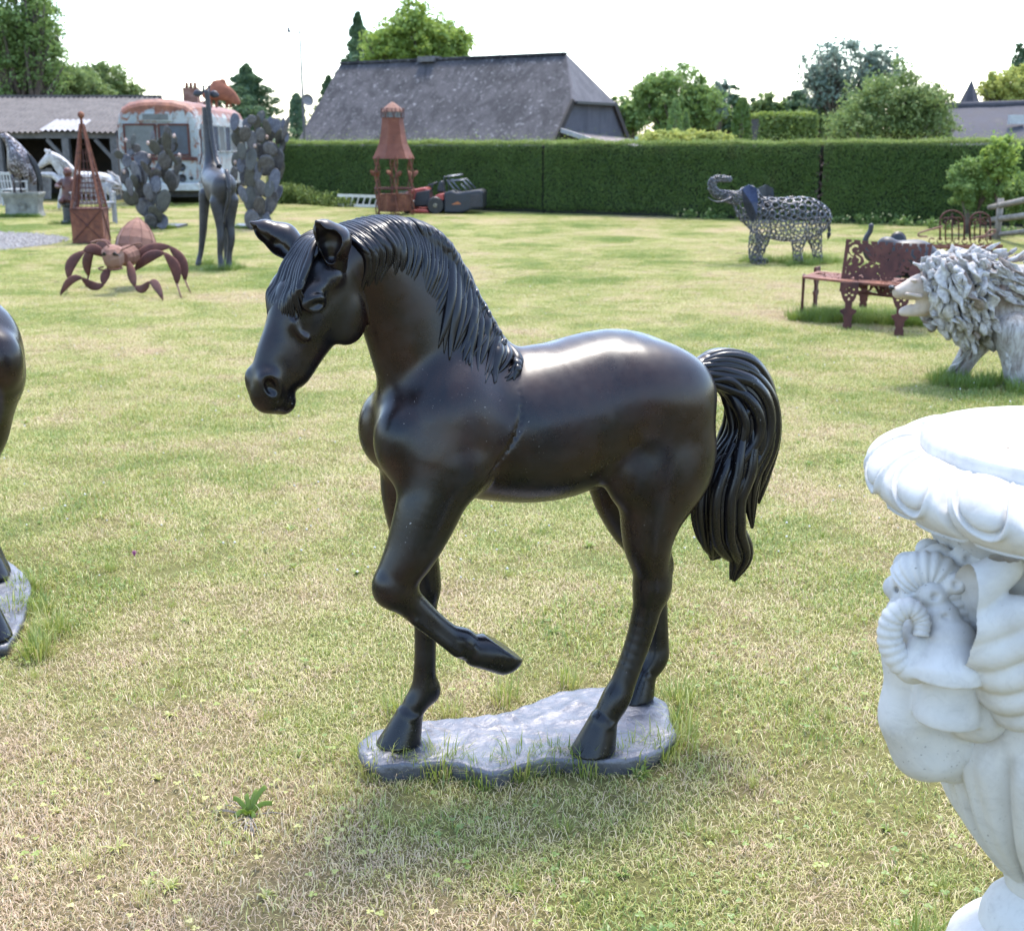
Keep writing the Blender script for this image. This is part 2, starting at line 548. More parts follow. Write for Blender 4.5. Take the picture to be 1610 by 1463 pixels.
        S.ell(H(0.236, s * 0.026, 1.096), (0.024, 0.021, 0.032), 0.016, Mz @ Euler((0, R(20), 0)).to_matrix())    # nostril rim
        S.ell(H(0.240, s * 0.046, 1.092), (0.0145, 0.021, 0.023), 0.007, Mz @ Euler((0, R(25), 0)).to_matrix(), 'sub')
        P = smooth_path([(0.250, s * 0.030, 1.046), (0.225, s * 0.044, 1.050), (0.196, s * 0.046, 1.062), (0.180, s * 0.043, 1.078)], 4)
        for a, b in zip(P[:-1], P[1:]):
            S.cone(H(*a), H(*b), 0.004, 0.004, 0.008, op='sub')                   # mouth line
    # standing fore leg
    def foreleg(y, d):
        S.chain([(0.275, y * 0.9, 0.85, 0.0848, 0.8), (0.29 + d * 0.3, y, 0.74, 0.0675, 0.85), (0.278 + d * 0.5, y, 0.62, 0.0545), (0.258 + d * 0.7, y, 0.52, 0.0420), (0.254 + d * 0.75, y, 0.475, 0.0332)], 0.05)
        S.ell((0.268 + d * 0.7, y, 0.515), (0.0327, 0.0368, 0.0486), 0.03)
        S.chain([(0.254 + d * 0.75, y, 0.475, 0.0332), (0.254 + d * 0.85, y, 0.35, 0.0277), (0.258 + d * 0.95, y, 0.24, 0.0285), (0.262 + d, y, 0.19, 0.0332), (0.292 + d, y, 0.145, 0.0308)], 0.03)
        S.ell((0.238 + d, y, 0.185), (0.0196, 0.0237, 0.0282), 0.025)
        S.ell((0.300 + d, y, 0.128), (0.0409, 0.0392, 0.0132), 0.006, (0, R(25), 0))
        S.cone((0.304 + d, y, 0.122), (0.336 + d, y, 0.035), 0.038, 0.061, 0.003, cut=((0, 0, 0.05), (0, 0, -1)))
    foreleg(-0.115 if pose == 'step' else -0.08, 0.0 if pose == 'step' else 0.16)
    # near fore leg
    ny = 0.118
    if pose == 'step':
        S.chain([(0.275, ny * 0.9, 0.86, 0.0875, 0.82), (0.315, ny, 0.765, 0.0750, 0.85), (0.355, ny, 0.675, 0.0600), (0.398, ny, 0.605, 0.0450)], 0.05)
        S.ell((0.412, ny, 0.585), (0.0434, 0.0415, 0.0475), 0.02)
        S.chain([(0.398, ny, 0.575, 0.0398), (0.345, ny, 0.515, 0.0323), (0.285, ny, 0.455, 0.0275), (0.232, ny, 0.408, 0.0323), (0.196, ny, 0.396, 0.0294)], 0.03)
        S.ell((0.232, ny, 0.428), (0.0270, 0.0251, 0.0217), 0.02)
        S.cone((0.36, ny + 0.026, 0.50), (0.255, ny + 0.026, 0.40), 0.010, 0.009, 0.016)
        n = Vector((-0.62, 0, 0.78)).normalized()
        S.ell((0.203, ny, 0.390), (0.0106, 0.0409, 0.0450), 0.005, (0, R(8), 0))
        S.cone((0.192, ny, 0.387), (0.128, ny, 0.372), 0.042, 0.056, 0.002, cut=((0.137, ny, 0.397), tuple(n)))
    else:
        foreleg(0.10, -0.42)
    # near hind leg
    ny = 0.118
    S.chain([(-0.305, ny, 0.78, 0.0995, 0.75), (-0.286, ny, 0.70, 0.0840, 0.78), (-0.274, ny, 0.61, 0.0600), (-0.286, ny, 0.535, 0.0440), (-0.289, ny, 0.48, 0.0390)], 0.05)
    S.ell((-0.297, ny, 0.505), (0.0405, 0.0358, 0.0514), 0.02)
    S.cone((-0.325, ny, 0.545), (-0.318, ny, 0.46), 0.019, 0.016, 0.022)
    S.cone((-0.318, ny, 0.62), (-0.328, ny, 0.54), 0.014, 0.016, 0.02)          # tendon
    S.chain([(-0.289, ny, 0.48, 0.0390), (-0.258, ny, 0.35, 0.0325), (-0.215, ny, 0.235, 0.0304), (-0.195, ny, 0.19, 0.0361), (-0.168, ny, 0.145, 0.0323)], 0.03)
    S.cone((-0.285, ny, 0.42), (-0.222, ny, 0.21), 0.016, 0.018, 0.012)
    S.ell((-0.158, ny, 0.128), (0.0425, 0.0415, 0.0179), 0.006, (0, R(25), 0))
    hoof(S, (-0.157, ny, 0.128), (-0.128, ny, 0.035), 0.039, 0.062, 0.05)
    # far hind leg
    fy = -0.118
    S.chain([(-0.315, fy, 0.78, 0.0995, 0.75), (-0.315, fy, 0.68, 0.0800, 0.78), (-0.35, fy, 0.57, 0.0540), (-0.412, fy, 0.485, 0.0415), (-0.425, fy, 0.44, 0.0342)], 0.05)
    S.ell((-0.42, fy, 0.47), (0.0405, 0.0358, 0.0494), 0.02)
    S.cone((-0.45, fy, 0.51), (-0.452, fy, 0.42), 0.018, 0.015, 0.022)
    S.chain([(-0.425, fy, 0.44, 0.0342), (-0.44, fy, 0.31, 0.0294), (-0.446, fy, 0.21, 0.0304), (-0.440, fy, 0.165, 0.0351), (-0.41, fy, 0.125, 0.0314)], 0.03)
    hoof(S, (-0.402, fy, 0.115), (-0.372, fy, 0.035), 0.038, 0.060, 0.05)
    if pose == 'step':
        S.ell((-0.17, 0, 0.765), (0.06, 0.03, 0.035), 0.02)                      # sheath
        S.cone((-0.45, 0, 1.00), (-0.50, 0, 1.035), 0.045, 0.032, 0.03)          # dock
    # folds between muscles, cut where the skin is
    folds = [([(0.085, 1.065), (0.092, 1.0), (0.115, 0.935), (0.155, 0.875), (0.20, 0.825)], 0.002, 0.010)]
    for path, r, kk in folds:
        for sg in (1, -1):
            P = []
            for x, z in smooth_path(path, 4):
                y = S.side_y(x, z, sg)
                if y is not None: P.append((x, y, z))
            n = len(P)
            for q in range(n - 1):
                f = math.sin(math.pi * (q + 0.5) / (n - 1))
                S.cone(P[q], P[q + 1], r * f, r * f, max(0.004, kk * f), op='sub')
    S.cone((0.435, 0, 1.02), (0.42, 0, 0.86), 0.012, 0.016, 0.02, op='sub')      # breast groove

def horse_ears(parent, mat):
    """cupped leaves, opening forward and out"""
    yaw = R(23); cy, sy = math.cos(yaw), math.sin(yaw)
    def H(u, v, z): return (0.47 + u * cy - v * sy, 0.02 + u * sy + v * cy, z)
    for s, tip in ((1, (0.120, 0.064, 1.438)), (-1, (0.150, -0.140, 1.428))):
        b0 = Vector((0.060, s * 0.046, 1.340)); tp = Vector(tip)
        md = b0 * 0.48 + tp * 0.52 + Vector((-0.014, s * 0.010, 0.004))
        c = Vector(H(*md))
        S = Sculpt(c - Vector((0.1, 0.1, 0.11)), c + Vector((0.1, 0.1, 0.11)), 0.0022)
        S.cone(H(*b0), H(*md), 0.026, 0.036, 0.018)
        S.cone(H(*md), H(*(md * 0.45 + tp * 0.55)), 0.036, 0.024, 0.012)
        S.cone(H(*(md * 0.45 + tp * 0.55)), H(*tp), 0.024, 0.004, 0.008)
        f = Vector((0.85, s * 0.5, 0.0)).normalized() if s > 0 else Vector((0.9, 0.15, -0.35)).normalized()
        c0 = b0 * 0.6 + md * 0.4 + f * 0.024; c1 = md + f * 0.024; c2 = md * 0.25 + tp * 0.75 + f * 0.011
        ck = 0.027 if s > 0 else 0.021
        S.cone(H(*c0), H(*c1), 0.014, ck, 0.004, op='sub')
        S.cone(H(*c1), H(*c2), ck, 0.007, 0.004, op='sub')
        V, F = S.mesh(2)
        mesh_obj('ear', V, F, mat, parent, True)

def lock(mb, pts, r, flat=0.55, n=8, spans=6, tip=0.15, up=(0, 1, 0), root=0.55):
    """one cast lock of hair: tapered, slightly flattened"""
    P = smooth_path(pts, spans)
    m = len(P)
    rad = [r * (root + (1 - root) * min(1, 4 * i / m)) * (1 - (1 - tip) * max(0, (i / (m - 1) - 0.45) / 0.55) ** 1.6) for i in range(m)]
    mb.tube([Vector(p) for p in P], rad, n, flat=flat, up=up)

def cast_base(outline, parent, mat, z0=-0.02, ztop=0.048, seed=1):
    """lumpy plinth slab with a rounded rim"""
    P = smooth_path(outline + [outline[0]], 10)[:-1]
    n = len(P)
    c = P.mean(0)
    rs = random.Random(seed)
    V, F = [], []
    prof = [(0.93, z0), (0.965, ztop * 0.3), (0.985, ztop * 0.7), (0.972, ztop * 0.97)]
    rings = [f for f in np.linspace(0.93, 0.06, 22)]
    for i, (s, z) in enumerate(prof + [(r, None) for r in rings]):
        for x, y in P:
            q = c + (np.array((x, y)) - c) * s
            zz = z
            w = 1.0
            if z is None:
                zz = ztop
            nz = mnoise.noise(Vector((q[0] * 9, q[1] * 9, 3.1))) * 0.006 + mnoise.noise(Vector((q[0] * 28, q[1] * 28, 7.7))) * 0.0045 + (1 - abs(mnoise.noise(Vector((q[0] * 15, q[1] * 15, 1.7))))) ** 8 * 0.005
            if i > 1: zz = zz + nz
            V.append((q[0], q[1], zz))
    rows = len(prof) + len(rings)
    for i in range(rows - 1):
        for k in range(n):
            l = (k + 1) % n
            F.append((i * n + k, i * n + l, (i + 1) * n + l, (i + 1) * n + k))
    F.append(tuple((rows - 1) * n + k for k in range(n)))
    return mesh_obj('base', V, F, mat, parent, True)

m_, nt_, N_, L_, B_ = new_mat('pewter_base')
_v = n_coord(nt_)
_nz = n_noise(nt_, 14, 6, 0.65, _v, 0.5)
L_.new(n_ramp(nt_, _nz.outputs[0], [(0.3, (0.08, 0.08, 0.09)), (0.6, (0.15, 0.15, 0.165)), (0.8, (0.22, 0.21, 0.205))]).outputs[0], B_.inputs['Base Color'])
L_.new(n_ramp(nt_, _nz.outputs[0], [(0.3, 0.34), (0.7, 0.5)]).outputs[0], B_.inputs['Roughness'])
B_.inputs['Metallic'].default_value = 0.4
n_bump(nt_, B_, n_noise(nt_, 30, 6, 0.6, _v, 1.2).outputs[0], 0.45, 0.012)
M_PEWTER = m_

HORSE_A = R(22)
def build_horse():
    t = thing('horse_statue', 'dark bronze horse statue stepping with one foreleg raised, standing on a grey base', 'statue', (0.05, 2.954, 0.0), math.pi + HORSE_A)
    S = Sculpt((-0.60, -0.30, 0.03), (0.80, 0.30, 1.47), 0.0045)
    horse_body(S, 'step')
    V, F = S.mesh(2)
    mesh_obj('body', V, F, M_BRONZE, t, True)
    horse_ears(t, M_BRONZE)
    # mane: crest line and hem line in the neck's side view (x, z)
    crest = smooth_path([(0.490, 1.402), (0.45, 1.420), (0.369, 1.432), (0.280, 1.418), (0.218, 1.373), (0.172, 1.294), (0.124, 1.202), (0.076, 1.122), (0.055, 1.080)], 14)
    hem = smooth_path([(0.462, 1.325), (0.447, 1.272), (0.385, 1.290), (0.325, 1.270), (0.285, 1.215), (0.262, 1.150), (0.205, 1.112), (0.150, 1.088), (0.095, 1.070)], 14)
    mb = MB()
    rs = random.Random(5)
    def on_skin(x, z, lift, side=1):
        y = S.side_y(x, z, side)
        for dz in (0.01, 0.02, 0.035, 0.05):
            if y is None: y = S.side_y(x, z - dz, side)
        base = 0.012 if y is None else abs(y - 0.012)
        return (x, 0.012 + side * (base + lift), z)
    for layer, cnt, rad in ((0, 80, 0.0112), (1, 95, 0.0078), (2, 70, 0.0056)):
        for i in range(cnt):
            s = (i + rs.uniform(-0.4, 0.4)) / (cnt - 1)
            s = min(max(s * 0.84, 0), 1)
            a = crest[int(s * (len(crest) - 1))]
            s2 = min(1, max(0, s + 0.10 * (1 - s) + rs.uniform(-0.02, 0.02)))
            e = hem[int(s2 * (len(hem) - 1))]
            reach = (1.04, 0.96, 0.8)[layer] + rs.uniform(-0.14, 0.10) + 0.05 * math.sin(i * 0.9)
            lift = (0.002, 0.009, 0.013)[layer]
            sw = 0.040 * (1 - 0.9 * s)                    # locks sweep back before they drop
            wob = 0.006 * math.sin(s * 40) + 0.004 * math.sin(s * 23 + 1)
            top = 0.003 * layer
            pts = [(a[0] + 0.014, -0.040, a[1] - 0.022), (a[0] + 0.006, -0.012, a[1] - 0.001 + top)]
            for q in (0.14, 0.36, 0.6, 0.82, 1.0):
                w = q * reach
                x = a[0] + (e[0] - a[0]) * w - sw * math.sin(math.pi * min(1, w) ** 0.9) + wob * math.sin(q * 5.0) * q
                z = a[1] + (e[1] - a[1]) * w + 0.016 * math.sin(math.pi * min(1, w)) * (1 - 0.6 * s)
                p = on_skin(x, z, lift * (1 - 0.9 * q ** 2) + 0.004 - 0.013 * q ** 3)
                if q < 0.2: p = (p[0], max(min(p[1], 0.05), 0.030), p[2] + top)
                pts.append(p)
            lock(mb, pts, rad * rs.uniform(0.8, 1.2), 0.8, 7, 5, 0.12)
    for i in range(40):                                   # far side
        s = 0.84 * i / 39
        a = crest[int(s * (len(crest) - 1))]; e = hem[int(min(1, s + 0.04) * (len(hem) - 1))]
        pts = [(a[0], 0.006, a[1])]
        for q in (0.2, 0.45, 0.7):
            x = a[0] + (e[0] - a[0]) * q - 0.03 * math.sin(math.pi * q); z = a[1] + (e[1] - a[1]) * q
            pts.append(on_skin(x, z, 0.005, -1))
        lock(mb, pts, 0.011, 0.6, 7, 5, 0.2, root=0.15)
    # heavier locks over the shoulder
    for k in range(26):
        u = k / 25
        a = crest[int((0.50 + 0.44 * u) * (len(crest) - 1))]
        ex = 0.272 - 0.180 * u + rs.uniform(-0.008, 0.008)
        ez = 1.142 - 0.085 * min(1, u * 1.6) + 0.012 * math.sin(k * 1.7) + 0.012 * u
        pts = [(a[0] + 0.012, -0.02, a[1] - 0.012), (a[0], 0.010, a[1] - 0.002)]
        cur = 0.030 * math.sin(k * 0.8)
        for q in (0.3, 0.55, 0.8, 1.0):
            x = a[0] + (ex - a[0]) * q - 0.012 * math.sin(math.pi * q) + cur * q * (1 - q) * 2; z = a[1] + (ez - a[1]) * q
            pts.append(on_skin(x, z, 0.014 * (1.1 - q)))
        lock(mb, pts, 0.0115 if k % 3 else 0.015, 0.7, 8, 5, 0.12, root=0.15)
    mb.build('mane', M_BRONZE_HAIR, t, True)
    # forelock
    mb = MB()
    yaw = R(23); cy, sy = math.cos(yaw), math.sin(yaw)
    def H(u, v, z): return (0.47 + u * cy - v * sy, 0.02 + u * sy + v * cy, z)
    ends = [(0.150, 0.062, 1.285), (0.160, 0.055, 1.262), (0.172, 0.042, 1.245), (0.188, 0.028, 1.225), (0.197, 0.012, 1.212), (0.200, -0.004, 1.218), (0.196, -0.02, 1.235), (0.185, -0.036, 1.262), (0.19, 0.02, 1.24), (0.165, 0.05, 1.275)]
    for k in range(26):
        f = k / 25 * (len(ends) - 3)
        e0, e1 = ends[int(f)], ends[min(int(f) + 1, len(ends) - 3)]
        e = [e0[q] + (e1[q] - e0[q]) * (f - int(f)) for q in range(3)]
        v = e[1]
        dz = rs.uniform(-0.018, 0.012)
        lf = 0.003 * (k % 3)
        pts = [H(0.03, v * 0.25, 1.388), H(0.092, v * 0.45, 1.390 + lf), H(0.132 + lf, v * 0.75 + 0.006 * math.sin(k * 2.1), 1.350), H(0.163 + lf * 0.6, v * 0.95, 1.303), H((e[0] + 0.175) * 0.5 + 0.006, (e[1] + v * 0.95) * 0.5, (e[2] + 1.303) * 0.5), H(e[0] + 0.004, e[1], e[2] - 0.012 + dz)]
        lock(mb, pts, 0.0078 + 0.001 * (k % 2), 0.75, 7, 5, 0.1)
    for k in range(7):
        v = -0.03 + 0.01 * k
        pts = [H(-0.03, v, 1.385), H(0.03, v * 1.2, 1.405), H(0.085, v * 1.4, 1.392), H(0.12, v * 1.6, 1.36)]
        lock(mb, pts, 0.011, 0.6, 7, 5, 0.3)
    mb.build('forelock', M_BRONZE_HAIR, t, True)
    # tail: big flowing locks
    mb = MB()
    def T(pts, r, y0=0.0, flat=0.6, tip=0.08):
        P = [(x, y0 + y, z) for x, y, z in pts]
        Q = smooth_path(P, 8); m = len(Q)
        rad = [r * 1.22 * (0.5 + 0.5 * min(1, 3.2 * i / m)) * (1 - (1 - tip) * max(0, (i / (m - 1) - 0.62) / 0.38) ** 1.5) for i in range(m)]
        mb.tube([Vector(q) for q in Q], rad, 12, flat=flat, up=(0, 1, 0))
        if r > 0.02:                                      # finer carved strands on every lock
            for th in np.linspace(0, 2 * math.pi, 6, endpoint=False):
                Z = []
                for i in range(m):
                    dv = Vector(Q[min(i + 1, m - 1)]) - Vector(Q[max(i - 1, 0)])
                    _, sv, uv = frame_of(dv, (0, 1, 0))
                    tt = th + 0.5 * math.sin(i * 0.16 + r * 90)
                    Z.append(Vector(Q[i]) + (sv * math.cos(tt) + uv * (math.sin(tt) * flat)) * rad[i] * 0.88)
                mb.tube(Z, [max(0.0012, q * 0.38) for q in rad], 7, up=(0, 1, 0))
    d = (-0.462, 0, 1.018)
    T([d, (-0.535, 0, 1.045), (-0.612, 0.0, 1.020), (-0.672, 0.0, 0.945), (-0.697, 0.0, 0.84), (-0.698, 0.0, 0.74), (-0.684, 0, 0.635)], 0.030, 0.0)
    T([d, (-0.535, 0.01, 1.040), (-0.605, 0.012, 1.012), (-0.658, 0.015, 0.93), (-0.672, 0.015, 0.83), (-0.668, 0.01, 0.74), (-0.672, 0, 0.66)], 0.032, 0.012)
    T([d, (-0.53, 0.01, 1.026), (-0.590, 0.02, 0.990), (-0.625, 0.025, 0.92), (-0.640, 0.025, 0.82), (-0.628, 0.02, 0.715), (-0.650, 0.01, 0.575)], 0.036, 0.015)
    T([d, (-0.525, 0.008, 1.012), (-0.590, 0.02, 0.978), (-0.624, 0.025, 0.90), (-0.620, 0.02, 0.82), (-0.565, 0.02, 0.72), (-0.545, 0.02, 0.62), (-0.600, 0.01, 0.53), (-0.593, 0.0, 0.432)], 0.040, 0.02)
    T([(-0.60, 0.01, 0.95), (-0.615, 0.02, 0.86), (-0.585, 0.03, 0.765), (-0.545, 0.03, 0.68), (-0.560, 0.02, 0.58), (-0.615, 0.01, 0.50), (-0.603, 0.0, 0.425)], 0.040, 0.02)
    T([d, (-0.525, 0.0, 1.005), (-0.580, 0.0, 0.965), (-0.606, 0.0, 0.895), (-0.598, 0.0, 0.83), (-0.545, 0.0, 0.755), (-0.505, 0, 0.68), (-0.496, 0, 0.60)], 0.030, 0.01)
    T([(-0.62, 0.0, 0.90), (-0.600, 0.01, 0.80), (-0.540, 0.02, 0.73), (-0.515, 0.02, 0.65), (-0.527, 0.01, 0.56), (-0.548, 0.0, 0.495)], 0.037, 0.0)
    T([(-0.62, 0.0, 0.88), (-0.61, 0.01, 0.77), (-0.575, 0.02, 0.69), (-0.585, 0.02, 0.60), (-0.565, 0.01, 0.52), (-0.552, 0.0, 0.48)], 0.036, -0.02)
    T([d, (-0.54, -0.01, 1.04), (-0.615, -0.012, 1.012), (-0.665, -0.015, 0.93), (-0.685, -0.015, 0.83), (-0.675, -0.01, 0.72), (-0.688, 0, 0.64)], 0.032, -0.015)
    T([(-0.60, -0.01, 0.98), (-0.63, -0.02, 0.86), (-0.61, -0.03, 0.75), (-0.60, -0.03, 0.65), (-0.635, -0.02, 0.57)], 0.035, -0.02)
    for k in range(7):                                    # thin raised strands
        o = 0.035 + 0.004 * k
        sx = -0.004 * k
        T([(-0.48, o * 0.6, 1.02 - 0.003 * k), (-0.545, o, 1.035 - 0.006 * k), (-0.61, o, 0.995 - 0.012 * k), (-0.650 + 0.010 * k, o, 0.91), (-0.655 + 0.013 * k, o, 0.82), (-0.645 + 0.016 * k, o * 0.95, 0.74), (-0.64 + 0.02 * k, o * 0.8, 0.66 - 0.02 * k)], 0.010, 0.004, 0.7)
    for k in range(5):
        T([(-0.615 + 0.012 * k, 0.055, 0.83), (-0.585 + 0.014 * k, 0.058, 0.765), (-0.545 + 0.008 * k, 0.058, 0.70 - 0.005 * k), (-0.545 - 0.006 * k, 0.052, 0.62), (-0.578 - 0.006 * k, 0.04, 0.545), (-0.594, 0.02, 0.47)], 0.009, 0.0, 0.7)
    mb.build('tail', M_BRONZE_HAIR, t, True)
    # plinth
    out = []
    hx, hy = -math.cos(HORSE_A), -math.sin(HORSE_A)
    for px, py in ((557, 1170), (590, 1148), (640, 1138), (700, 1130), (760, 1128), (820, 1112), (880, 1088), (930, 1080), (1000, 1082), (1050, 1100), (1058, 1130), (1066, 1160), (1020, 1190), (960, 1196), (880, 1192), (820, 1205), (770, 1216), (700, 1200), (640, 1202), (590, 1205), (562, 1192)):
        g = ground(px, py, 0.045)
        dx, dy = g.x - 0.05, g.y - 2.954
        out.append((dx * hx + dy * hy, dx * -hy + dy * hx))
    cast_base(out, t, M_PEWTER, seed=3)
    return t
build_horse()
# ------------------------------------------------------------------ lawn
def patch_noise(nt):
    """world-space patchiness shared by the ground sheet and the blades: 0 dry .. 1 green"""
    g = nt.nodes.new('ShaderNodeNewGeometry')
    big = n_noise(nt, 0.55, 4, 0.6, g.outputs['Position'], 0.3)
    mid = n_noise(nt, 2.6, 4, 0.6, g.outputs['Position'], 0.2)
    far = n_noise(nt, 0.16, 3, 0.5, g.outputs['Position'])
    a = n_math(nt, 'MULTIPLY', big.outputs[0], 0.42)
    b = n_math(nt, 'MULTIPLY', mid.outputs[0], 0.33)
    c = n_math(nt, 'MULTIPLY', far.outputs[0], 0.25)
    sx = nt.nodes.new('ShaderNodeSeparateXYZ'); nt.links.new(g.outputs['Position'], sx.inputs[0])
    # the ground dries out in the corner nearest the path
    dy = n_math(nt, 'MULTIPLY', n_math(nt, 'SUBTRACT', 3.3, sx.outputs[1]), 0.9, True)
    dx = n_math(nt, 'MULTIPLY', n_math(nt, 'SUBTRACT', 0.5, sx.outputs[0]), 0.8, True)
    dry = n_math(nt, 'MULTIPLY', n_math(nt, 'MULTIPLY', dx, dy), 0.13)
    return n_math(nt, 'SUBTRACT', n_math(nt, 'ADD', n_math(nt, 'ADD', a, b), c), n_math(nt, 'SUBTRACT', dry, 0.022))

def mat_lawn():
    m, nt, N, L, B = new_mat('lawn_ground')
    p = patch_noise(nt)
    g = N.new('ShaderNodeNewGeometry')
    fine = n_noise(nt, 60, 5, 0.7, g.outputs['Position'])
    c = n_ramp(nt, p, [(0.38, (0.22, 0.17, 0.090)), (0.50, (0.19, 0.175, 0.062)), (0.62, (0.135, 0.155, 0.045))])
    c2 = n_mix(nt, n_ramp(nt, fine.outputs[0], [(0.3, 0.0), (0.7, 0.75)]).outputs[0], c.outputs[0], (0.06, 0.05, 0.025))
    L.new(c2, B.inputs['Base Color'])
    B.inputs['Roughness'].default_value = 0.95
    B.inputs['Specular IOR Level'].default_value = 0.1
    n_bump(nt, B, fine.outputs[0], 0.6, 0.03)
    return m

def mat_blade():
    m, nt, N, L, B = new_mat('grass_blade')
    N.remove(B)
    p = patch_noise(nt)
    at_ = N.new('ShaderNodeAttribute'); at_.attribute_name = 'tone'
    t = n_math(nt, 'ADD', n_math(nt, 'MULTIPLY', n_math(nt, 'SUBTRACT', p, 0.495), 3.6), at_.outputs['Fac'])
    c = n_ramp(nt, t, [(0.03, (0.50, 0.355, 0.235)), (0.14, (0.60, 0.47, 0.31)), (0.27, (0.54, 0.46, 0.24)), (0.46, (0.44, 0.42, 0.14)), (0.68, (0.27, 0.315, 0.068)), (0.97, (0.125, 0.205, 0.035))])
    d = N.new('ShaderNodeBsdfDiffuse'); tr = N.new('ShaderNodeBsdfTranslucent'); gl = N.new('ShaderNodeBsdfGlossy')
    gl.inputs['Roughness'].default_value = 0.45; gl.inputs['Color'].default_value = (0.8, 0.8, 0.8, 1)
    L.new(c.outputs[0], d.inputs[0]); L.new(n_mix(nt, 0.4, c.outputs[0], (0.35, 0.38, 0.06)), tr.inputs[0])
    m1 = N.new('ShaderNodeMixShader'); m1.inputs[0].default_value = 0.32
    L.new(d.outputs[0], m1.inputs[1]); L.new(tr.outputs[0], m1.inputs[2])
    m2 = N.new('ShaderNodeMixShader'); m2.inputs[0].default_value = 0.05
    L.new(m1.outputs[0], m2.inputs[1]); L.new(gl.outputs[0], m2.inputs[2])
    L.new(m2.outputs[0], N['Material Output'].inputs[0])
    return m
M_LAWN, M_BLADE = mat_lawn(), mat_blade()

lawn = MB()
_gx = np.concatenate([np.linspace(-400, -40, 6), np.linspace(-30, 30, 31), np.linspace(40, 400, 6)])
_gy = np.concatenate([np.linspace(-60, -5, 4), np.linspace(-2, 60, 32), np.linspace(70, 700, 8)])
_V = [(x, y, 0.0) for y in _gy for x in _gx]
_n = len(_gx)
lawn.add(_V, [(j * _n + i, j * _n + i + 1, (j + 1) * _n + i + 1, (j + 1) * _n + i) for j in range(len(_gy) - 1) for i in range(_n - 1)])
tag(lawn.build('lawn', M_LAWN), kind='structure')

def blades(n, size, hlo, hhi, wlo, whi, lean, tlo, thi, seed, disc=False, spread=None):
    """arrays for n bent grass blades scattered over a square (or disc)"""
    r = np.random.default_rng(seed)
    if disc:
        rad = size * np.sqrt(r.random(n)); an = r.random(n) * 2 * np.pi
        bx, by = rad * np.cos(an), rad * np.sin(an)
    else:
        bx, by = (r.random(n) - 0.5) * size, (r.random(n) - 0.5) * size
    az = r.random(n) * 2 * np.pi
    if disc:
        az = np.where(r.random(n) < 0.7, an + (r.random(n) - 0.5), az)
    h = hlo + (hhi - hlo) * r.random(n) ** 1.6
    ln = lean[0] + (lean[1] - lean[0]) * r.random(n)
    w = wlo + (whi - wlo) * r.random(n)
    dx, dy = np.cos(az), np.sin(az)
    sx, sy = -dy, dx
    tw = (r.random(n) - 0.5) * 1.2
    V = np.zeros((n, 5, 3))
    for i, (f, out, up, ws) in enumerate(((0, 0.0, 0.0, 1.0), (0, 0.0, 0.0, -1.0), (1, 0.42, 0.62, -0.85), (1, 0.42, 0.62, 0.85), (2, 1.0, 0.88, 0.0))):
        o = out * h * np.sin(ln); u = up * h * np.cos(ln * (0.75 if f == 1 else 1.0))
        V[:, i, 0] = bx + dx * o + sx * w * ws * 0.5 + dx * w * ws * 0.5 * tw
        V[:, i, 1] = by + dy * o + sy * w * ws * 0.5 + dy * w * ws * 0.5 * tw
        V[:, i, 2] = np.maximum(u, 0.002) - (0.004 if f == 0 else 0)
    tone = tlo + (thi - tlo) * r.random(n)
    b = np.arange(n)[:, None] * 5
    F = np.concatenate([b + np.array([0, 1, 2]), b + np.array([0, 2, 3]), b + np.array([3, 2, 4])])
    return V.reshape(-1, 3), F, np.repeat(tone, 5)

def clover(n, size, seed):
    r = np.random.default_rng(seed)
    V, F, T = [], [], []
    for i in range(n):
        x, y = (r.random(2) - 0.5) * size; z = 0.018 + 0.02 * r.random(); rr = 0.003 + 0.003 * r.random(); a0 = r.random() * 6.28
        tn = 0.75 + 0.3 * r.random()
        for k in range(3):
            a = a0 + k * 2.094
            c = np.array((x + rr * math.cos(a), y + rr * math.sin(a), z))
            b = len(V)
            for q in range(6):
                t = a + q * 1.047
                V.append(c + np.array((math.cos(t), math.sin(t), 0.25 * math.cos(t * 2 + k))) * rr * 0.9)
                T.append(tn)
            for q in range(1, 5): F.append((b, b + q, b + q + 1))
    return np.array(V), np.array(F), np.array(T)

def merge(parts):
    V, F, T, o = [], [], [], 0
    for v, f, t in parts:
        V.append(v); F.append(f + o); T.append(t); o += len(v)
    return np.concatenate(V), np.concatenate(F), np.concatenate(T)

def patch_object(name, parts):
    V, F, T = merge(parts)
    o = mesh_obj(name, V, F, M_BLADE, attr={'tone': T})
    scene.collection.objects.unlink(o)
    return o

PS = 0.45
PATCHES = []
for k in range(3):
    PATCHES.append(patch_object('grass_patch', [blades(1700, PS * 1.25, 0.012, 0.036, 0.0014, 0.0030, (0.35, 1.4), 0.30, 0.80, 20 + k), blades(1300, PS * 1.25, 0.014, 0.042, 0.0010, 0.0022, (0.85, 1.53), 0.0, 0.45, 30 + k), clover(14, PS * 1.2, 40 + k)]))
for k in range(2):
    PATCHES.append(patch_object('dry_patch', [blades(900, PS * 1.25, 0.012, 0.034, 0.0014, 0.0030, (0.5, 1.45), 0.22, 0.72, 50 + k), blades(2000, PS * 1.25, 0.014, 0.045, 0.0010, 0.0022, (0.95, 1.53), 0.0, 0.38, 60 + k)]))
PATCHES.append(patch_object('lush_patch', [blades(2200, PS * 1.2, 0.016, 0.05, 0.0016, 0.0034, (0.25, 1.3), 0.45, 0.9, 70), blades(500, PS * 1.2, 0.016, 0.045, 0.0012, 0.0026, (0.8, 1.5), 0.05, 0.45, 71), clover(16, PS, 72)]))
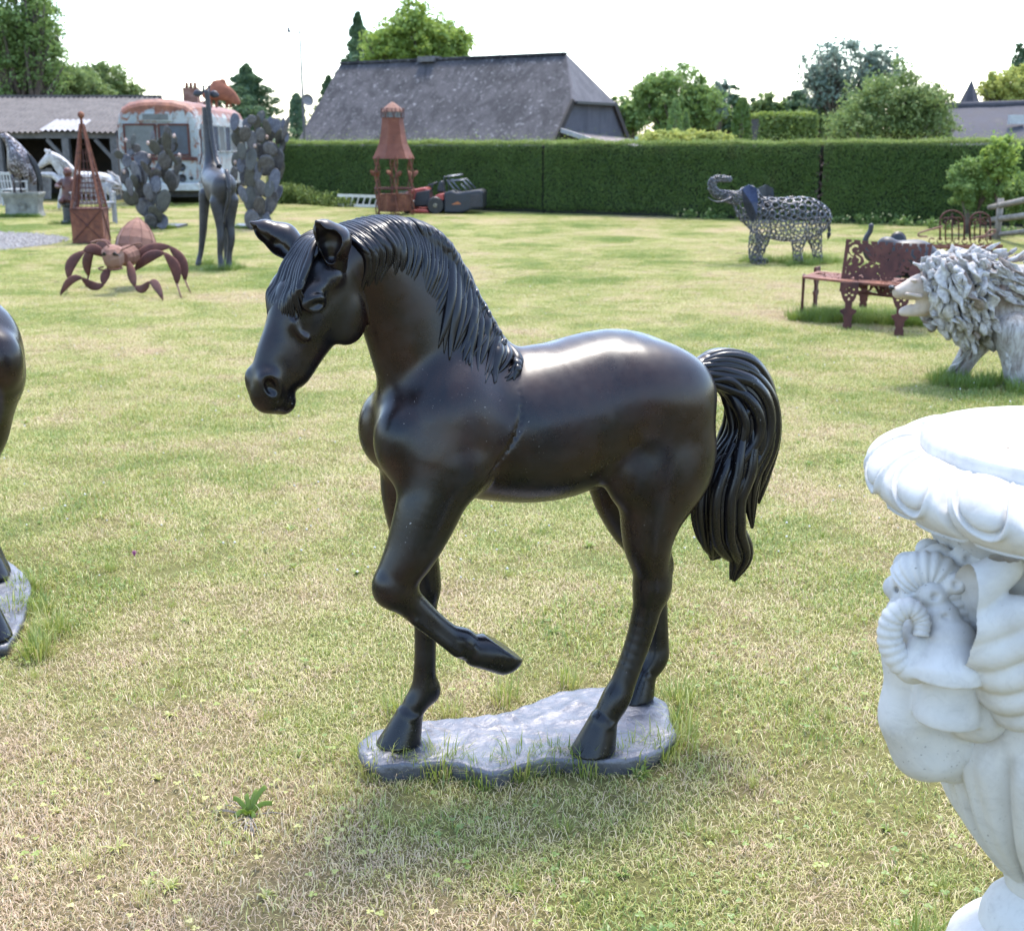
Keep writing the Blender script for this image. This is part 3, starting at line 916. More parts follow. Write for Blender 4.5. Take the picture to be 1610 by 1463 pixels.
for k in range(2):
    PATCHES.append(patch_object('tall_tuft', [blades(60, 0.05, 0.05, 0.15, 0.0022, 0.0042, (0.05, 0.9), 0.5, 0.9, 80 + k, True), blades(25, 0.06, 0.04, 0.12, 0.0012, 0.0024, (0.2, 1.2), 0.1, 0.4, 85 + k, True)]))
PATCHES.append(patch_object('broad_rosette', [blades(16, 0.02, 0.06, 0.12, 0.012, 0.022, (0.7, 1.4), 0.7, 0.95, 90, True)]))
PATCHES.append(patch_object('lush_tuft', [blades(70, 0.07, 0.07, 0.20, 0.0024, 0.0045, (0.05, 0.8), 0.95, 1.35, 95, True)]))

def gravel_edge(x, y):
    return ((x + 10.6) / 3.1) ** 2 + ((y - 20.2) / 2.7) ** 2 < 1.0

def in_plinth(x, y):
    hx, hy = -math.cos(HORSE_A), -math.sin(HORSE_A)
    dx, dy = x - 0.05, y - 2.954
    u, v = dx * hx + dy * hy, dx * -hy + dy * hx
    return ((u + 0.03) / 0.42) ** 2 + (v / 0.20) ** 2 < 1

TUFT_SPOTS = []      # (x, y, radius, count): longer grass left standing around things
def longer_grass(x, y, rad, n, lush=False):
    TUFT_SPOTS.append((x, y, rad, n, lush))

def build_grass():
    pts, var, rot, scl = [], [], [], []
    y = 1.9
    while y < 34.0:
        st = PS * 0.84 if y < 14 else PS * 0.92
        half = 0.47 * y + 0.7
        nx = int(2 * half / st) + 1
        for i in range(nx):
            x = -half + (i + 0.5) * st + random.uniform(-0.1, 0.1)
            yy = y + random.uniform(-0.1, 0.1)
            if gravel_edge(x, yy) or in_plinth(x, yy): continue
            nz = mnoise.noise(Vector((x * 0.8, yy * 0.8, 0))) * 0.7 + mnoise.noise(Vector((x * 2.7, yy * 2.7, 4))) * 0.5
            q = random.random() * 0.4 - 0.2 + nz
            v = random.choice((3, 4)) if q < -0.12 else (5 if q > 0.34 else random.choice((0, 1, 2)))
            pts.append((x, yy, 0.0)); var.append(v)
            rot.append(random.uniform(0, 6.28)); scl.append(random.uniform(0.85, 1.12) * (1.0 if y < 14 else 0.95))
        y += st
    for (x, yc, rad, n, lush) in TUFT_SPOTS:
        for _ in range(n):
            a = random.uniform(0, 6.28); q = rad * math.sqrt(random.random())
            pts.append((x + q * math.cos(a), yc + q * math.sin(a), 0.0)); var.append(9 if lush else random.choice((6, 7)))
            rot.append(random.uniform(0, 6.28)); scl.append(random.uniform(0.55, 0.95))
    for _ in range(130):                                  # stray tufts and rosettes in the near lawn
        yy = 2.1 + 6 * random.random() ** 1.5; x = random.uniform(-1, 1) * (0.45 * yy + 0.4)
        if in_plinth(x, yy): continue
        pts.append((x, yy, 0)); v = random.choice((6, 7, 6, 7, 8)); var.append(v); rot.append(random.uniform(0, 6.28)); scl.append(random.uniform(0.25, 0.5) if v < 8 else random.uniform(0.25, 0.5))
    me = bpy.data.meshes.new('grass')
    me.from_pydata(pts, [], [])
    for nm, ty, dat in (('variant', 'INT', var), ('turn', 'FLOAT', rot), ('size', 'FLOAT', scl)):
        a = me.attributes.new(nm, ty, 'POINT'); a.data.foreach_set('value', dat)
    o = link(bpy.data.objects.new('grass', me))
    tag(o, 'short mown grass with dry straw patches covering the lawn', 'grass', kind='stuff')
    ng = bpy.data.node_groups.new('grass_scatter', 'GeometryNodeTree')
    ng.interface.new_socket('Geometry', in_out='INPUT', socket_type='NodeSocketGeometry')
    ng.interface.new_socket('Geometry', in_out='OUTPUT', socket_type='NodeSocketGeometry')
    N, L = ng.nodes, ng.links
    gi, go = N.new('NodeGroupInput'), N.new('NodeGroupOutput')
    gti = N.new('GeometryNodeGeometryToInstance')
    for po in reversed(PATCHES):
        oi = N.new('GeometryNodeObjectInfo'); oi.inputs['Object'].default_value = po
        L.new(oi.outputs['Geometry'], gti.inputs[0])
    iop = N.new('GeometryNodeInstanceOnPoints')
    iop.inputs['Pick Instance'].default_value = True
    def named(nm, ty):
        a = N.new('GeometryNodeInputNamedAttribute'); a.data_type = ty; a.inputs['Name'].default_value = nm
        return a.outputs['Attribute']
    cx = N.new('ShaderNodeCombineXYZ'); L.new(named('turn', 'FLOAT'), cx.inputs[2])
    L.new(gi.outputs[0], iop.inputs['Points']); L.new(gti.outputs[0], iop.inputs['Instance'])
    L.new(named('variant', 'INT'), iop.inputs['Instance Index'])
    L.new(cx.outputs[0], iop.inputs['Rotation'])
    L.new(named('size', 'FLOAT'), iop.inputs['Scale'])
    L.new(iop.outputs[0], go.inputs[0])
    o.modifiers.new('scatter', 'NODES').node_group = ng
    return o
# ------------------------------------------------------------------ white garden urn, right foreground
def mat_stone_white():
    m, nt, N, L, B = new_mat('white_cast_stone')
    v = n_coord(nt)
    nz = n_noise(nt, 7, 7, 0.65, v, 0.3)
    c = n_ramp(nt, nz.outputs[0], [(0.3, (0.40, 0.38, 0.345)), (0.5, (0.53, 0.51, 0.47)), (0.8, (0.60, 0.58, 0.54))])
    st = n_noise(nt, 22, 8, 0.75, v, 0.8)
    c2 = n_mix(nt, n_ramp(nt, st.outputs[0], [(0.52, 0), (0.72, 0.55)]).outputs[0], c.outputs[0], (0.36, 0.34, 0.31))
    sp = n_noise(nt, 130, 2, 0.5, v)
    big = n_noise(nt, 6, 3, 0.5, v)
    f = n_math(nt, 'MULTIPLY', n_ramp(nt, sp.outputs[0], [(0.68, 0), (0.73, 1)]).outputs[0], n_ramp(nt, big.outputs[0], [(0.52, 0), (0.62, 1)]).outputs[0])
    L.new(n_mix(nt, n_math(nt, 'MULTIPLY', f, 0.7), c2, (0.12, 0.11, 0.10)), B.inputs['Base Color'])
    B.inputs['Roughness'].default_value = 0.75
    B.inputs['Specular IOR Level'].default_value = 0.3
    n_bump(nt, B, n_noise(nt, 60, 6, 0.7, v).outputs[0], 0.18, 0.006)
    return m
M_STONE = mat_stone_white()

def build_urn():
    C = Vector((0.944, 1.9, 0.0))
    t = thing('garden_urn', 'large white stone garden urn with lobed rim and a ram head with curled horn', 'urn', C)
    # rim: lobes with a raised U border
    nl, na = 16, 56
    n = nl * na
    prof = smooth_path([(0.267, 1.114), (0.290, 1.113), (0.315, 1.104), (0.337, 1.089), (0.349, 1.070), (0.346, 1.050), (0.333, 1.033), (0.318, 1.022)], 9)
    V, F = [], []
    rows = len(prof)
    for i, (r, z) in enumerate(prof):
        sI = i / (rows - 1)
        dr, dz = (prof[min(i + 1, rows - 1)] - prof[max(i - 1, 0)])
        ln = math.hypot(dr, dz)
        nr, nz_ = -dz / ln, dr / ln
        for k in range(n):
            a = 2 * ((k % na) / na) - 1
            th = 2 * math.pi * (k / n) + 0.22 * sI
            e = math.sqrt((a / 0.58) ** 2 + (max(0, sI - 0.38) / 0.30) ** 2)
            h = 0.013 * max(0, 1 - e * e) ** 0.6 + 0.0095 * math.exp(-((e - 1.16) / 0.075) ** 2) - 0.005 * math.exp(-((e - 1.0) / 0.05) ** 2) - 0.016 * math.exp(-((1 - abs(a)) / 0.10) ** 2) * min(1, sI * 2.2)
            h *= min(1, sI * 6)
            sc = 0.008 * (1 - a * a) * sI ** 2 - 0.006 * sI
            rr = r + nr * h + sc
            V.append((rr * math.cos(th), rr * math.sin(th), z + nz_ * h))
    under = [(0.315, 1.020), (0.300, 1.020), (0.275, 1.014)]
    for r, z in under:
        for k in range(n):
            th = 2 * math.pi * (k / n) + 0.22
            a = 2 * ((k % na) / na) - 1
            sc = 0.010 * (1 - a * a) - 0.007 * math.exp(-((1 - abs(a)) / 0.13) ** 2)
            V.append(((r + sc) * math.cos(th), (r + sc) * math.sin(th), z))
    R_ = rows + len(under)
    for i in range(R_ - 1):
        for k in range(n):
            l = (k + 1) % n
            F.append((i * n + l, i * n + k, (i + 1) * n + k, (i + 1) * n + l))
    mesh_obj('rim', V, F, M_STONE, t, True)
    mb = MB()
    mb.lathe([(0.30, 1.02), (0.269, 1.085), (0.269, 1.128), (0.264, 1.136), (0.25, 1.139), (0.12, 1.144), (0.002, 1.146)], 96)
    mb.build('top', M_STONE, t, True, sharp=R(40))
    # bowl with long acanthus leaves
    n = 160
    prof = smooth_path([(0.300, 1.024), (0.262, 1.000), (0.232, 0.945), (0.205, 0.86), (0.197, 0.77), (0.210, 0.68), (0.210, 0.62), (0.188, 0.545), (0.148, 0.457), (0.082, 0.372), (0.060, 0.345)], 6)
    V, F = [], []
    for r, z in prof:
        for k in range(n):
            th = 2 * math.pi * k / n
            a = ((k / n * 8) % 1) * 2 - 1
            w = max(0, min(1, (0.66 - z) / 0.05)) * max(0, min(1, (z - 0.33) / 0.03))
            h = w * (0.012 * (1 - abs(a) ** 3) - 0.014 * math.exp(-((1 - abs(a)) / 0.10) ** 2) + 0.005 * math.cos(a * 14 + z * 18) * (1 - abs(a)) - 0.007 * math.exp(-(a / 0.08) ** 2))
            V.append(((r + h) * math.cos(th), (r + h) * math.sin(th), z))
    for i in range(len(prof) - 1):
        for k in range(n):
            l = (k + 1) % n
            F.append((i * n + l, i * n + k, (i + 1) * n + k, (i + 1) * n + l))
    mesh_obj('bowl', V, F, M_STONE, t, True)
    mb = MB()
    mb.lathe([(0.165, 0.0), (0.165, 0.10), (0.160, 0.11), (0.150, 0.115), (0.148, 0.165), (0.142, 0.190), (0.125, 0.212), (0.108, 0.225), (0.094, 0.232), (0.092, 0.255), (0.082, 0.280), (0.066, 0.298), (0.056, 0.312), (0.062, 0.335), (0.066, 0.348), (0.058, 0.360)], 64)
    mb.build('foot', M_STONE, t, True, sharp=R(50))
    # ram head; local directions: out of the urn, along its side towards the viewer, up
    ang = R(192)
    eo = Vector((math.cos(ang), math.sin(ang), 0)); es = Vector((-math.sin(ang), math.cos(ang), 0))
    if es.y > 0: es = -es
    def U(px, py, s):
        """photo position -> urn coordinates on the plane 's' metres towards the viewer"""
        p = at(px, py, C.y - s * 0.97)
        return p - C
    def Q(o, s, z): return eo * o + es * s + Vector((0, 0, z))
    S = Sculpt((-0.44, -0.30, 0.50), (0.02, 0.20, 1.02), 0.003)
    def W(p): return (p.x, p.y, p.z)
    S.cone(W(Q(0.18, 0, 0.88)), W(Q(0.265, 0, 0.90)), 0.09, 0.062, 0.03)
    S.cone(W(Q(0.262, 0, 0.90)), W(Q(0.283, 0.0, 0.80)), 0.060, 0.052, 0.03)
    S.cone(W(Q(0.283, 0, 0.80)), W(Q(0.285, 0.0, 0.67)), 0.052, 0.046, 0.03)
    S.cone(W(Q(0.283, 0, 0.68)), W(Q(0.262, 0.0, 0.615)), 0.047, 0.040, 0.03)
    S.cone(W(Q(0.20, 0, 0.72)), W(Q(0.245, 0.0, 0.62)), 0.075, 0.060, 0.03)
    S.cone(W(Q(0.20, 0, 0.62)), W(Q(0.19, 0.0, 0.585)), 0.055, 0.04, 0.03)
    for s in (1, -1):
        S.ell(W(Q(0.302, s * 0.034, 0.835)), (0.018, 0.018, 0.014), 0.012)
        S.ell(W(Q(0.300, s * 0.028, 0.655)), (0.012, 0.010, 0.010), 0.006, None, 'sub')
        S.cone(W(Q(0.29, s * 0.045, 0.79)), W(Q(0.29, s * 0.04, 0.69)), 0.012, 0.010, 0.02)
    rs = random.Random(3)
    curls = [(0.262, 0.00, 0.958), (0.235, 0.035, 0.965), (0.29, 0.03, 0.945), (0.312, 0.0, 0.925), (0.30, 0.055, 0.915), (0.27, 0.065, 0.935), (0.24, 0.075, 0.945), (0.215, 0.06, 0.962), (0.318, 0.03, 0.90), (0.312, 0.052, 0.875), (0.29, 0.07, 0.885), (0.30, 0.064, 0.85), (0.288, 0.074, 0.85), (0.318, -0.02, 0.90), (0.29, -0.04, 0.93), (0.25, -0.05, 0.95), (0.325, 0.01, 0.872), (0.318, 0.04, 0.848), (0.20, 0.03, 0.97), (0.205, 0.08, 0.945)]
    for o, s, z in curls:
        r = rs.uniform(0.020, 0.027)
        S.ell(W(Q(o, s, z)), (r, r, r * 0.9), 0.006)
        S.ell(W(Q(o + 0.008, s + r * 0.8, z + 0.004)), (0.006, 0.006, 0.006), 0.006, None, 'sub')
    # collar folds below the horn
    S.cone(W(U(1492, 1010, 0.15)), W(U(1490, 1052, 0.165)), 0.042, 0.062, 0.010, cut=(W(U(1490, 1058, 0.165)), (0, 0, -1)))
    S.cone(W(U(1445, 1015, 0.15)), W(U(1435, 1045, 0.15)), 0.018, 0.030, 0.010)
    S.cone(W(U(1495, 1062, 0.13)), W(U(1490, 1118, 0.14)), 0.050, 0.054, 0.008, cut=(W(U(1490, 1128, 0.14)), (0, 0, -1)))
    S.cone(W(U(1545, 1070, 0.12)), W(U(1535, 1118, 0.12)), 0.045, 0.05, 0.012)
    for k in range(4):
        S.cone(W(U(1470 + 18 * k, 1020, 0.21)), W(U(1462 + 22 * k, 1060, 0.235)), 0.004, 0.006, 0.012, op='sub')
    V, F = S.mesh(1)
    head = mesh_obj('ram_head', V, F, M_STONE, t, True)
    mb = MB()
    path = [(1428, 915, 0.075), (1445, 900, 0.085), (1474, 902, 0.095), (1496, 932, 0.105), (1502, 975, 0.115), (1488, 1018, 0.13), (1455, 1044, 0.145), (1420, 1042, 0.15), (1400, 1008, 0.145), (1404, 970, 0.145), (1430, 955, 0.15), (1449, 974, 0.155), (1448, 1000, 0.165)]
    P = smooth_path([tuple(U(*p)) for p in path], 16)
    m = len(P)
    rad = []
    for i in range(m):
        f = i / (m - 1)
        rad.append((0.033 * (1 - f) + 0.011 * f) * (1 + 0.13 * abs(math.sin(i * 0.62))))
    mb.tube([Vector(p) for p in P], rad, 16, up=tuple(es))
    mb.build('horn', M_STONE, head, True)
    # drapery swag beside the horn
    S = Sculpt((-0.26, -0.34, 0.62), (0.16, -0.02, 1.0), 0.0035)
    rolls = [((1482, 945, 0.165), (1530, 925, 0.20), (1585, 890, 0.19), 0.040), ((1490, 955, 0.165), (1540, 980, 0.21), (1610, 960, 0.23), 0.040), ((1510, 990, 0.165), (1560, 1020, 0.215), (1630, 1000, 0.24), 0.036), ((1535, 1025, 0.16), (1580, 1058, 0.21), (1640, 1045, 0.235), 0.034), ((1555, 1065, 0.15), (1590, 1095, 0.20), (1640, 1085, 0.225), 0.030), ((1575, 1100, 0.15), (1605, 1125, 0.19), (1640, 1118, 0.21), 0.024)]
    for a, b, c, r in rolls:
        P = smooth_path([tuple(U(*a)), tuple(U(*b)), tuple(U(*c))], 5)
        for i in range(len(P) - 1):
            f0, f1 = i / (len(P) - 1), (i + 1) / (len(P) - 1)
            S.cone(P[i], P[i + 1], r * (0.55 + 0.45 * math.sin(math.pi * min(1, f0 + 0.35))), r * (0.55 + 0.45 * math.sin(math.pi * min(1, f1 + 0.35))), 0.016)
    V, F = S.mesh(2)
    mesh_obj('swag', V, F, M_STONE, t, True)
    g = at(1584, 711, 1.80)
    leaf = MB()
    leaf.tube([Vector((g.x - C.x - 0.006, g.y - C.y, 1.1455)), Vector((g.x - C.x, g.y - C.y, 1.148)), Vector((g.x - C.x + 0.007, g.y - C.y - 0.004, 1.146))], [0.001, 0.0035, 0.001], 6, flat=0.3)
    leaf.V = [(v[0] + C.x, v[1] + C.y, v[2]) for v in leaf.V]
    tag(leaf.build('dry_leaf', mat_simple('dry_leaf_brown', (0.2, 0.14, 0.08), rough=0.9)), 'tiny dry brown leaf scrap lying on the white urn top', 'leaf')
build_urn()
for k in range(14):
    a = R(100 + k * 12)
    longer_grass(0.944 + 0.22 * math.cos(a), 1.9 + 0.22 * math.sin(a), 0.04, 2)
for px, py, n in ((560, 1200, 3), (590, 1212, 6), (640, 1212, 9), (700, 1215, 6), (760, 1228, 4), (820, 1218, 8), (880, 1205, 9), (930, 1204, 8), (985, 1200, 6), (1040, 1190, 5), (1068, 1168, 4), (1066, 1140, 3), (1056, 1100, 4), (700, 1122, 4), (800, 1108, 5), (880, 1078, 5), (640, 1128, 3)):
    g = ground(px, py)
    longer_grass(g.x, g.y, 0.03, (n + 1) // 2 if py > 1180 else 1)

# ------------------------------------------------------------------ second horse at the left edge
def build_horse_two():
    t = thing('horse_statue', 'bronze horse statue cut off at the left edge, only chest and hooves in view', 'statue', (-1.93, 4.07, 0.0), R(-50))
    S = Sculpt((-0.62, -0.42, 0.03), (0.62, 0.30, 1.50), 0.009)
    horse_body(S, 'look')
    V, F = S.mesh(2)
    mesh_obj('body', V, F, M_BRONZE, t, True)
    out = [(0.58, -0.07), (0.52, -0.18), (0.2, -0.21), (-0.2, -0.21), (-0.5, -0.2), (-0.54, 0.0), (-0.5, 0.18), (-0.2, 0.21), (0.04, 0.19), (0.22, 0.12), (0.42, 0.03)]
    cast_base(out, t, M_PEWTER, seed=8)
build_horse_two()
for px, py in ((48, 930), (52, 960), (60, 1000), (55, 1030), (40, 975)):
    g = ground(px, py); longer_grass(g.x, g.y, 0.06, 5)
# ------------------------------------------------------------------ shared metals and woods
def mat_rust(name, a=(0.16, 0.055, 0.030), b=(0.07, 0.026, 0.018), c=(0.26, 0.11, 0.055), scale=6):
    m, nt, N, L, B = new_mat(name)
    v = n_coord(nt)
    nz = n_noise(nt, scale, 7, 0.65, v, 0.4)
    L.new(n_ramp(nt, nz.outputs[0], [(0.3, b), (0.52, a), (0.75, c)]).outputs[0], B.inputs['Base Color'])
    B.inputs['Roughness'].default_value = 0.82
    B.inputs['Metallic'].default_value = 0.1
    n_bump(nt, B, n_noise(nt, scale * 9, 5, 0.7, v).outputs[0], 0.25, 0.006)
    return m
M_RUST = mat_rust('rusty_iron')
M_RUST_DARK = mat_rust('rusty_iron_dark', (0.085, 0.028, 0.020), (0.04, 0.015, 0.012), (0.13, 0.05, 0.03))
M_RUST_PALE = mat_rust('rusty_iron_pale', (0.22, 0.11, 0.075), (0.13, 0.055, 0.04), (0.30, 0.20, 0.16), 4)
M_STEEL = mat_simple('bare_steel', (0.16, 0.16, 0.17), (0.045, 0.045, 0.05), 30, 0.35, 0.8, 0.1)
M_BLUE_PLATE = mat_simple('blued_plate', (0.035, 0.042, 0.075), (0.02, 0.024, 0.045), 9, 0.33, 0.5, 0.05)
M_DRIFT = mat_simple('driftwood_grey', (0.46, 0.44, 0.42), (0.22, 0.19, 0.17), 14, 0.85, 0, 0.5, 0.012)
M_DRIFT2 = mat_simple('driftwood_pale', (0.56, 0.54, 0.52), (0.33, 0.30, 0.28), 11, 0.85, 0, 0.5, 0.012)
M_DRIFT3 = mat_simple('driftwood_brown', (0.30, 0.25, 0.21), (0.13, 0.09, 0.07), 12, 0.85, 0, 0.5, 0.012)
def mat_drift(name, a, b, c):
    m, nt, N, L, B = new_mat(name)
    v = n_coord(nt, 'Object', (26, 26, 3.0))
    g = n_noise(nt, 1.6, 8, 0.7, v, 0.6)
    w = n_noise(nt, 5, 5, 0.6, n_coord(nt))
    col = n_ramp(nt, g.outputs[0], [(0.30, b), (0.5, a), (0.72, c)])
    L.new(n_mix(nt, n_ramp(nt, w.outputs[0], [(0.5, 0), (0.66, 0.75)]).outputs[0], col.outputs[0], (0.14, 0.085, 0.06)), B.inputs['Base Color'])
    B.inputs['Roughness'].default_value = 0.9
    n_bump(nt, B, g.outputs[0], 0.8, 0.015)
    return m
M_LIONBODY = mat_drift('driftwood_body', (0.36, 0.335, 0.315), (0.15, 0.12, 0.10), (0.50, 0.48, 0.46))
M_LIONHEAD = mat_simple('carved_pale_wood', (0.52, 0.43, 0.35), (0.38, 0.30, 0.24), 9, 0.7, 0, 0.3, 0.006)
M_GREYBRONZE = mat_bronze('grey_bronze', (0.014, 0.014, 0.018), (0.036, 0.033, 0.035), 0.42, 0.06)
M_BLACK = mat_simple('black_paint', (0.012, 0.012, 0.013), (0.02, 0.02, 0.02), 12, 0.5, 0, 0.05)
M_OLDWOOD = mat_simple('weathered_rail', (0.26, 0.23, 0.20), (0.13, 0.11, 0.09), 9, 0.9, 0, 0.4)

def wv(px, py, Y):
    return tuple(at(px, py, Y))

def limb(S, pts, ppm, k=0.03, s=1.0, lat=(0, 1, 0)):
    """limb through photo positions (px, py, distance, radius in px) at ppm pixels per metre"""
    S.chain([wv(p[0], p[1], p[2]) + (p[3] / ppm,) for p in pts], k, lat, s)

# ------------------------------------------------------------------ ring elephant
def build_ring_elephant():
    Y = 16.8
    t = thing('elephant_statue', 'openwork elephant statue of welded steel rings with raised trunk and blue ears', 'statue', (3.75, Y, 0))
    S = Sculpt((2.6, Y - 0.45, -0.02), (4.6, Y + 0.45, 1.35), 0.022)
    limb(S, [(1200, 340, Y, 26), (1230, 345, Y, 32), (1262, 344, Y, 32), (1284, 344, Y, 22)], 114, 0.06, 0.9)
    limb(S, [(1178, 330, Y, 20), (1200, 340, Y, 27)], 114, 0.06, 0.9)
    limb(S, [(1178, 310, Y, 16), (1160, 312, Y, 11), (1140, 308, Y, 8), (1125, 303, Y, 6.5), (1119, 290, Y, 6), (1127, 281, Y, 5), (1147, 282, Y, 4)], 114, 0.03)
    limb(S, [(1178, 318, Y, 17), (1180, 335, Y, 16)], 114, 0.05, 0.9)
    limb(S, [(1165, 325, Y, 9), (1160, 328, Y, 6)], 114, 0.03)
    for dy, pts in ((-0.17, [(1195, 360, 0, 14), (1187, 388, 0, 9), (1189, 408, 0, 8), (1202, 412, 0, 5)]), (0.17, [(1202, 360, 0, 13), (1196, 388, 0, 8), (1187, 408, 0, 8)]),
                    (-0.17, [(1258, 362, 0, 15), (1254, 393, 0, 7), (1256, 415, 0, 6.5)]), (0.17, [(1278, 360, 0, 14), (1284, 391, 0, 7), (1287, 412, 0, 6.5)])):
        limb(S, [(p[0], p[1], Y + dy, p[3]) for p in pts], 114, 0.05)
    V, F = S.mesh(1)
    tri = V[F]
    nrm = np.cross(tri[:, 2] - tri[:, 0], tri[:, 3] - tri[:, 1])
    cen = tri.mean(1)
    order = rng.permutation(len(cen))
    keep, kn, rr = [], [], []
    cell = {}
    for i in order:
        c = cen[i]
        up = c[2]
        r = 0.034 + 0.024 * max(0, min(1, (up - 0.55) / 0.3))
        if c[0] < 3.12 and up > 0.8: r = 0.022
        key = tuple((c / 0.08).astype(int))
        ok = True
        for a in (-1, 0, 1):
            for b in (-1, 0, 1):
                for d in (-1, 0, 1):
                    for q in cell.get((key[0] + a, key[1] + b, key[2] + d), ()):
                        if np.linalg.norm(keep[q] - c) < (r + rr[q]) * 0.86:
                            ok = False; break
                    if not ok: break
                if not ok: break
            if not ok: break
        if ok:
            cell.setdefault(key, []).append(len(keep))
            keep.append(c); kn.append(nrm[i] / (np.linalg.norm(nrm[i]) + 1e-9)); rr.append(r)
    mb = MB()
    for c, n, r in zip(keep, kn, rr):
        d, s, u = frame_of(n)
        c = Vector(c)
        mb.tube([c + (s * math.cos(q * math.pi / 5) + u * math.sin(q * math.pi / 5)) * r for q in range(10)], 0.0105 if r > 0.04 else 0.008, 5, closed=True, up=tuple(d))
    o = mb.build('ring_shell', M_STEEL, t, True, world=True)
    o['kind'] = 'stuff'
    for dy, dx in ((-0.30, 0), (0.30, 26)):
        P = [(1166 + dx, 296), (1178 + dx, 290), (1190 + dx, 296), (1192 + dx, 318), (1190 + dx, 338), (1184 + dx, 350), (1176 + dx, 340), (1168 + dx, 318)]
        mb = MB()
        V0 = [at(px, py, Y + dy + 0.06 * math.sin(i * 1.3)) for i, (px, py) in enumerate(P)]
        c0 = sum(V0, Vector()) / len(V0) + Vector((0, -0.03 if dy < 0 else 0.03, 0))
        n = len(V0)
        off = Vector((0, 0.012, 0))
        mb.add(V0 + [c0] + [v + off for v in V0] + [c0 + off], [(i, (i + 1) % n, n) for i in range(n)] + [((i + 1) % n + n + 1, i + n + 1, 2 * n + 1) for i in range(n)] + [(i, i + n + 1, (i + 1) % n + n + 1, (i + 1) % n) for i in range(n)])
        mb.build('ear', M_BLUE_PLATE if dy < 0 else M_BLACK, t, False, world=True)
    for dy in (-0.1, 0.1):
        mb = MB()
        mb.tube([Vector(p) for p in smooth_path([wv(1150, 311, Y + dy), wv(1135, 317, Y + dy * 1.5), wv(1122, 316, Y + dy * 1.8), wv(1113, 310, Y + dy * 2)], 5)], [0.02 * (1 - 0.055 * i) for i in range(16)], 7)
        mb.build('tusk', M_STEEL, t, True, world=True)
    mb = MB()
    mb.tube([Vector(p) for p in smooth_path([wv(1290, 333, Y), wv(1300, 345, Y), wv(1304, 360, Y), wv(1302, 376, Y)], 5)], [0.03, 0.026, 0.023, 0.022, 0.02, 0.02, 0.02, 0.02, 0.02, 0.02, 0.022, 0.026, 0.03, 0.028, 0.02, 0.006], 7)
    mb.build('tail', M_GREYBRONZE, t, True, world=True)
    mb = MB(); mb.ball(at(1176, 306, Y - 0.19), 0.018); mb.build('eye', M_BLACK, t, True, world=True)
    for px, py in ((1192, 412), (1256, 416), (1287, 413), (1270, 410)):
        g = ground(px, py); longer_grass(g.x, g.y, 0.28, 22, True)
build_ring_elephant()

# ------------------------------------------------------------------ solid young elephant behind the bench
def build_small_elephant():
    Y = 13.6
    t = thing('elephant_statue', 'smooth grey bronze baby elephant statue half hidden behind the rusty bench', 'statue', (4.35, Y, 0))
    S = Sculpt((3.6, Y - 0.4, 0.0), (5.0, Y + 0.4, 1.1), 0.014)
    limb(S, [(1412, 408, Y, 26), (1440, 408, Y, 30), (1455, 412, Y, 24)], 140, 0.06, 0.8)
    limb(S, [(1398, 394, Y, 16), (1420, 402, Y, 22)], 140, 0.05, 0.8)
    limb(S, [(1397, 390, Y, 15), (1392, 386, Y, 13), (1380, 398, Y, 9), (1368, 404, Y, 6.5), (1361, 393, Y, 5), (1361, 376, Y, 4.2), (1368, 364, Y, 3.8), (1370, 356, Y, 3.6)], 140, 0.04)
    for dy in (-0.16, 0.16):
        limb(S, [(1405, 420, Y + dy, 14), (1403, 470, Y + dy, 9)], 140, 0.05)
        limb(S, [(1455, 420, Y + dy, 15), (1460, 470, Y + dy, 9)], 140, 0.05)
    S.ell(wv(1370, 354, Y), (0.028, 0.028, 0.022), 0.02)
    V, F = S.mesh(2)
    mesh_obj('body', V, F, M_GREYBRONZE, t, True, world=True)
    for dy, ey in ((-0.2, 408), (0.22, 377)):
        mb = MB()
        c = at(1412, ey, Y + dy)
        mb.lathe([(0.001, -0.012), (0.06, -0.010), (0.095, 0.0), (0.06, 0.012), (0.001, 0.014)], 16, c, Matrix.Rotation(R(80), 3, 'X'))
        mb.build('ear', M_GREYBRONZE, t, True, world=True)
    mb = MB()
    mb.tube([Vector(p) for p in smooth_path([wv(1462, 395, Y), wv(1468, 410, Y), wv(1468, 432, Y)], 4)], 0.016, 6)
    mb.build('tail', M_GREYBRONZE, t, True, world=True)
build_small_elephant()

# ------------------------------------------------------------------ pierced rusty bench
def openwork(mask, P, thick, mb):
    """plate with the cells of mask; P(u, v) -> point and normal"""
    ny, nx = mask.shape
    vid = {}
    def vert(i, j, side):
        k = (i, j, side)
        if k not in vid:
            p, n = P(i / nx, j / ny)
            vid[k] = len(mb.V)
            mb.V.append(tuple(p + n * (thick / 2 * side)))
        return vid[k]
    for j in range(ny):
        for i in range(nx):
            if not mask[j, i]: continue
            for s in (1, -1):
                q = [vert(i, j, s), vert(i + 1, j, s), vert(i + 1, j + 1, s), vert(i, j + 1, s)]
                mb.F.append(tuple(q if s > 0 else q[::-1]))
            for (di, dj, a, b) in ((-1, 0, (i, j), (i, j + 1)), (1, 0, (i + 1, j + 1), (i + 1, j)), (0, -1, (i + 1, j), (i, j)), (0, 1, (i, j + 1), (i + 1, j + 1))):
                ii, jj = i + di, j + dj
                if not (0 <= ii < nx and 0 <= jj < ny and mask[jj, ii]):
                    mb.F.append((vert(*a, 1), vert(*a, -1), vert(*b, -1), vert(*b, 1)))

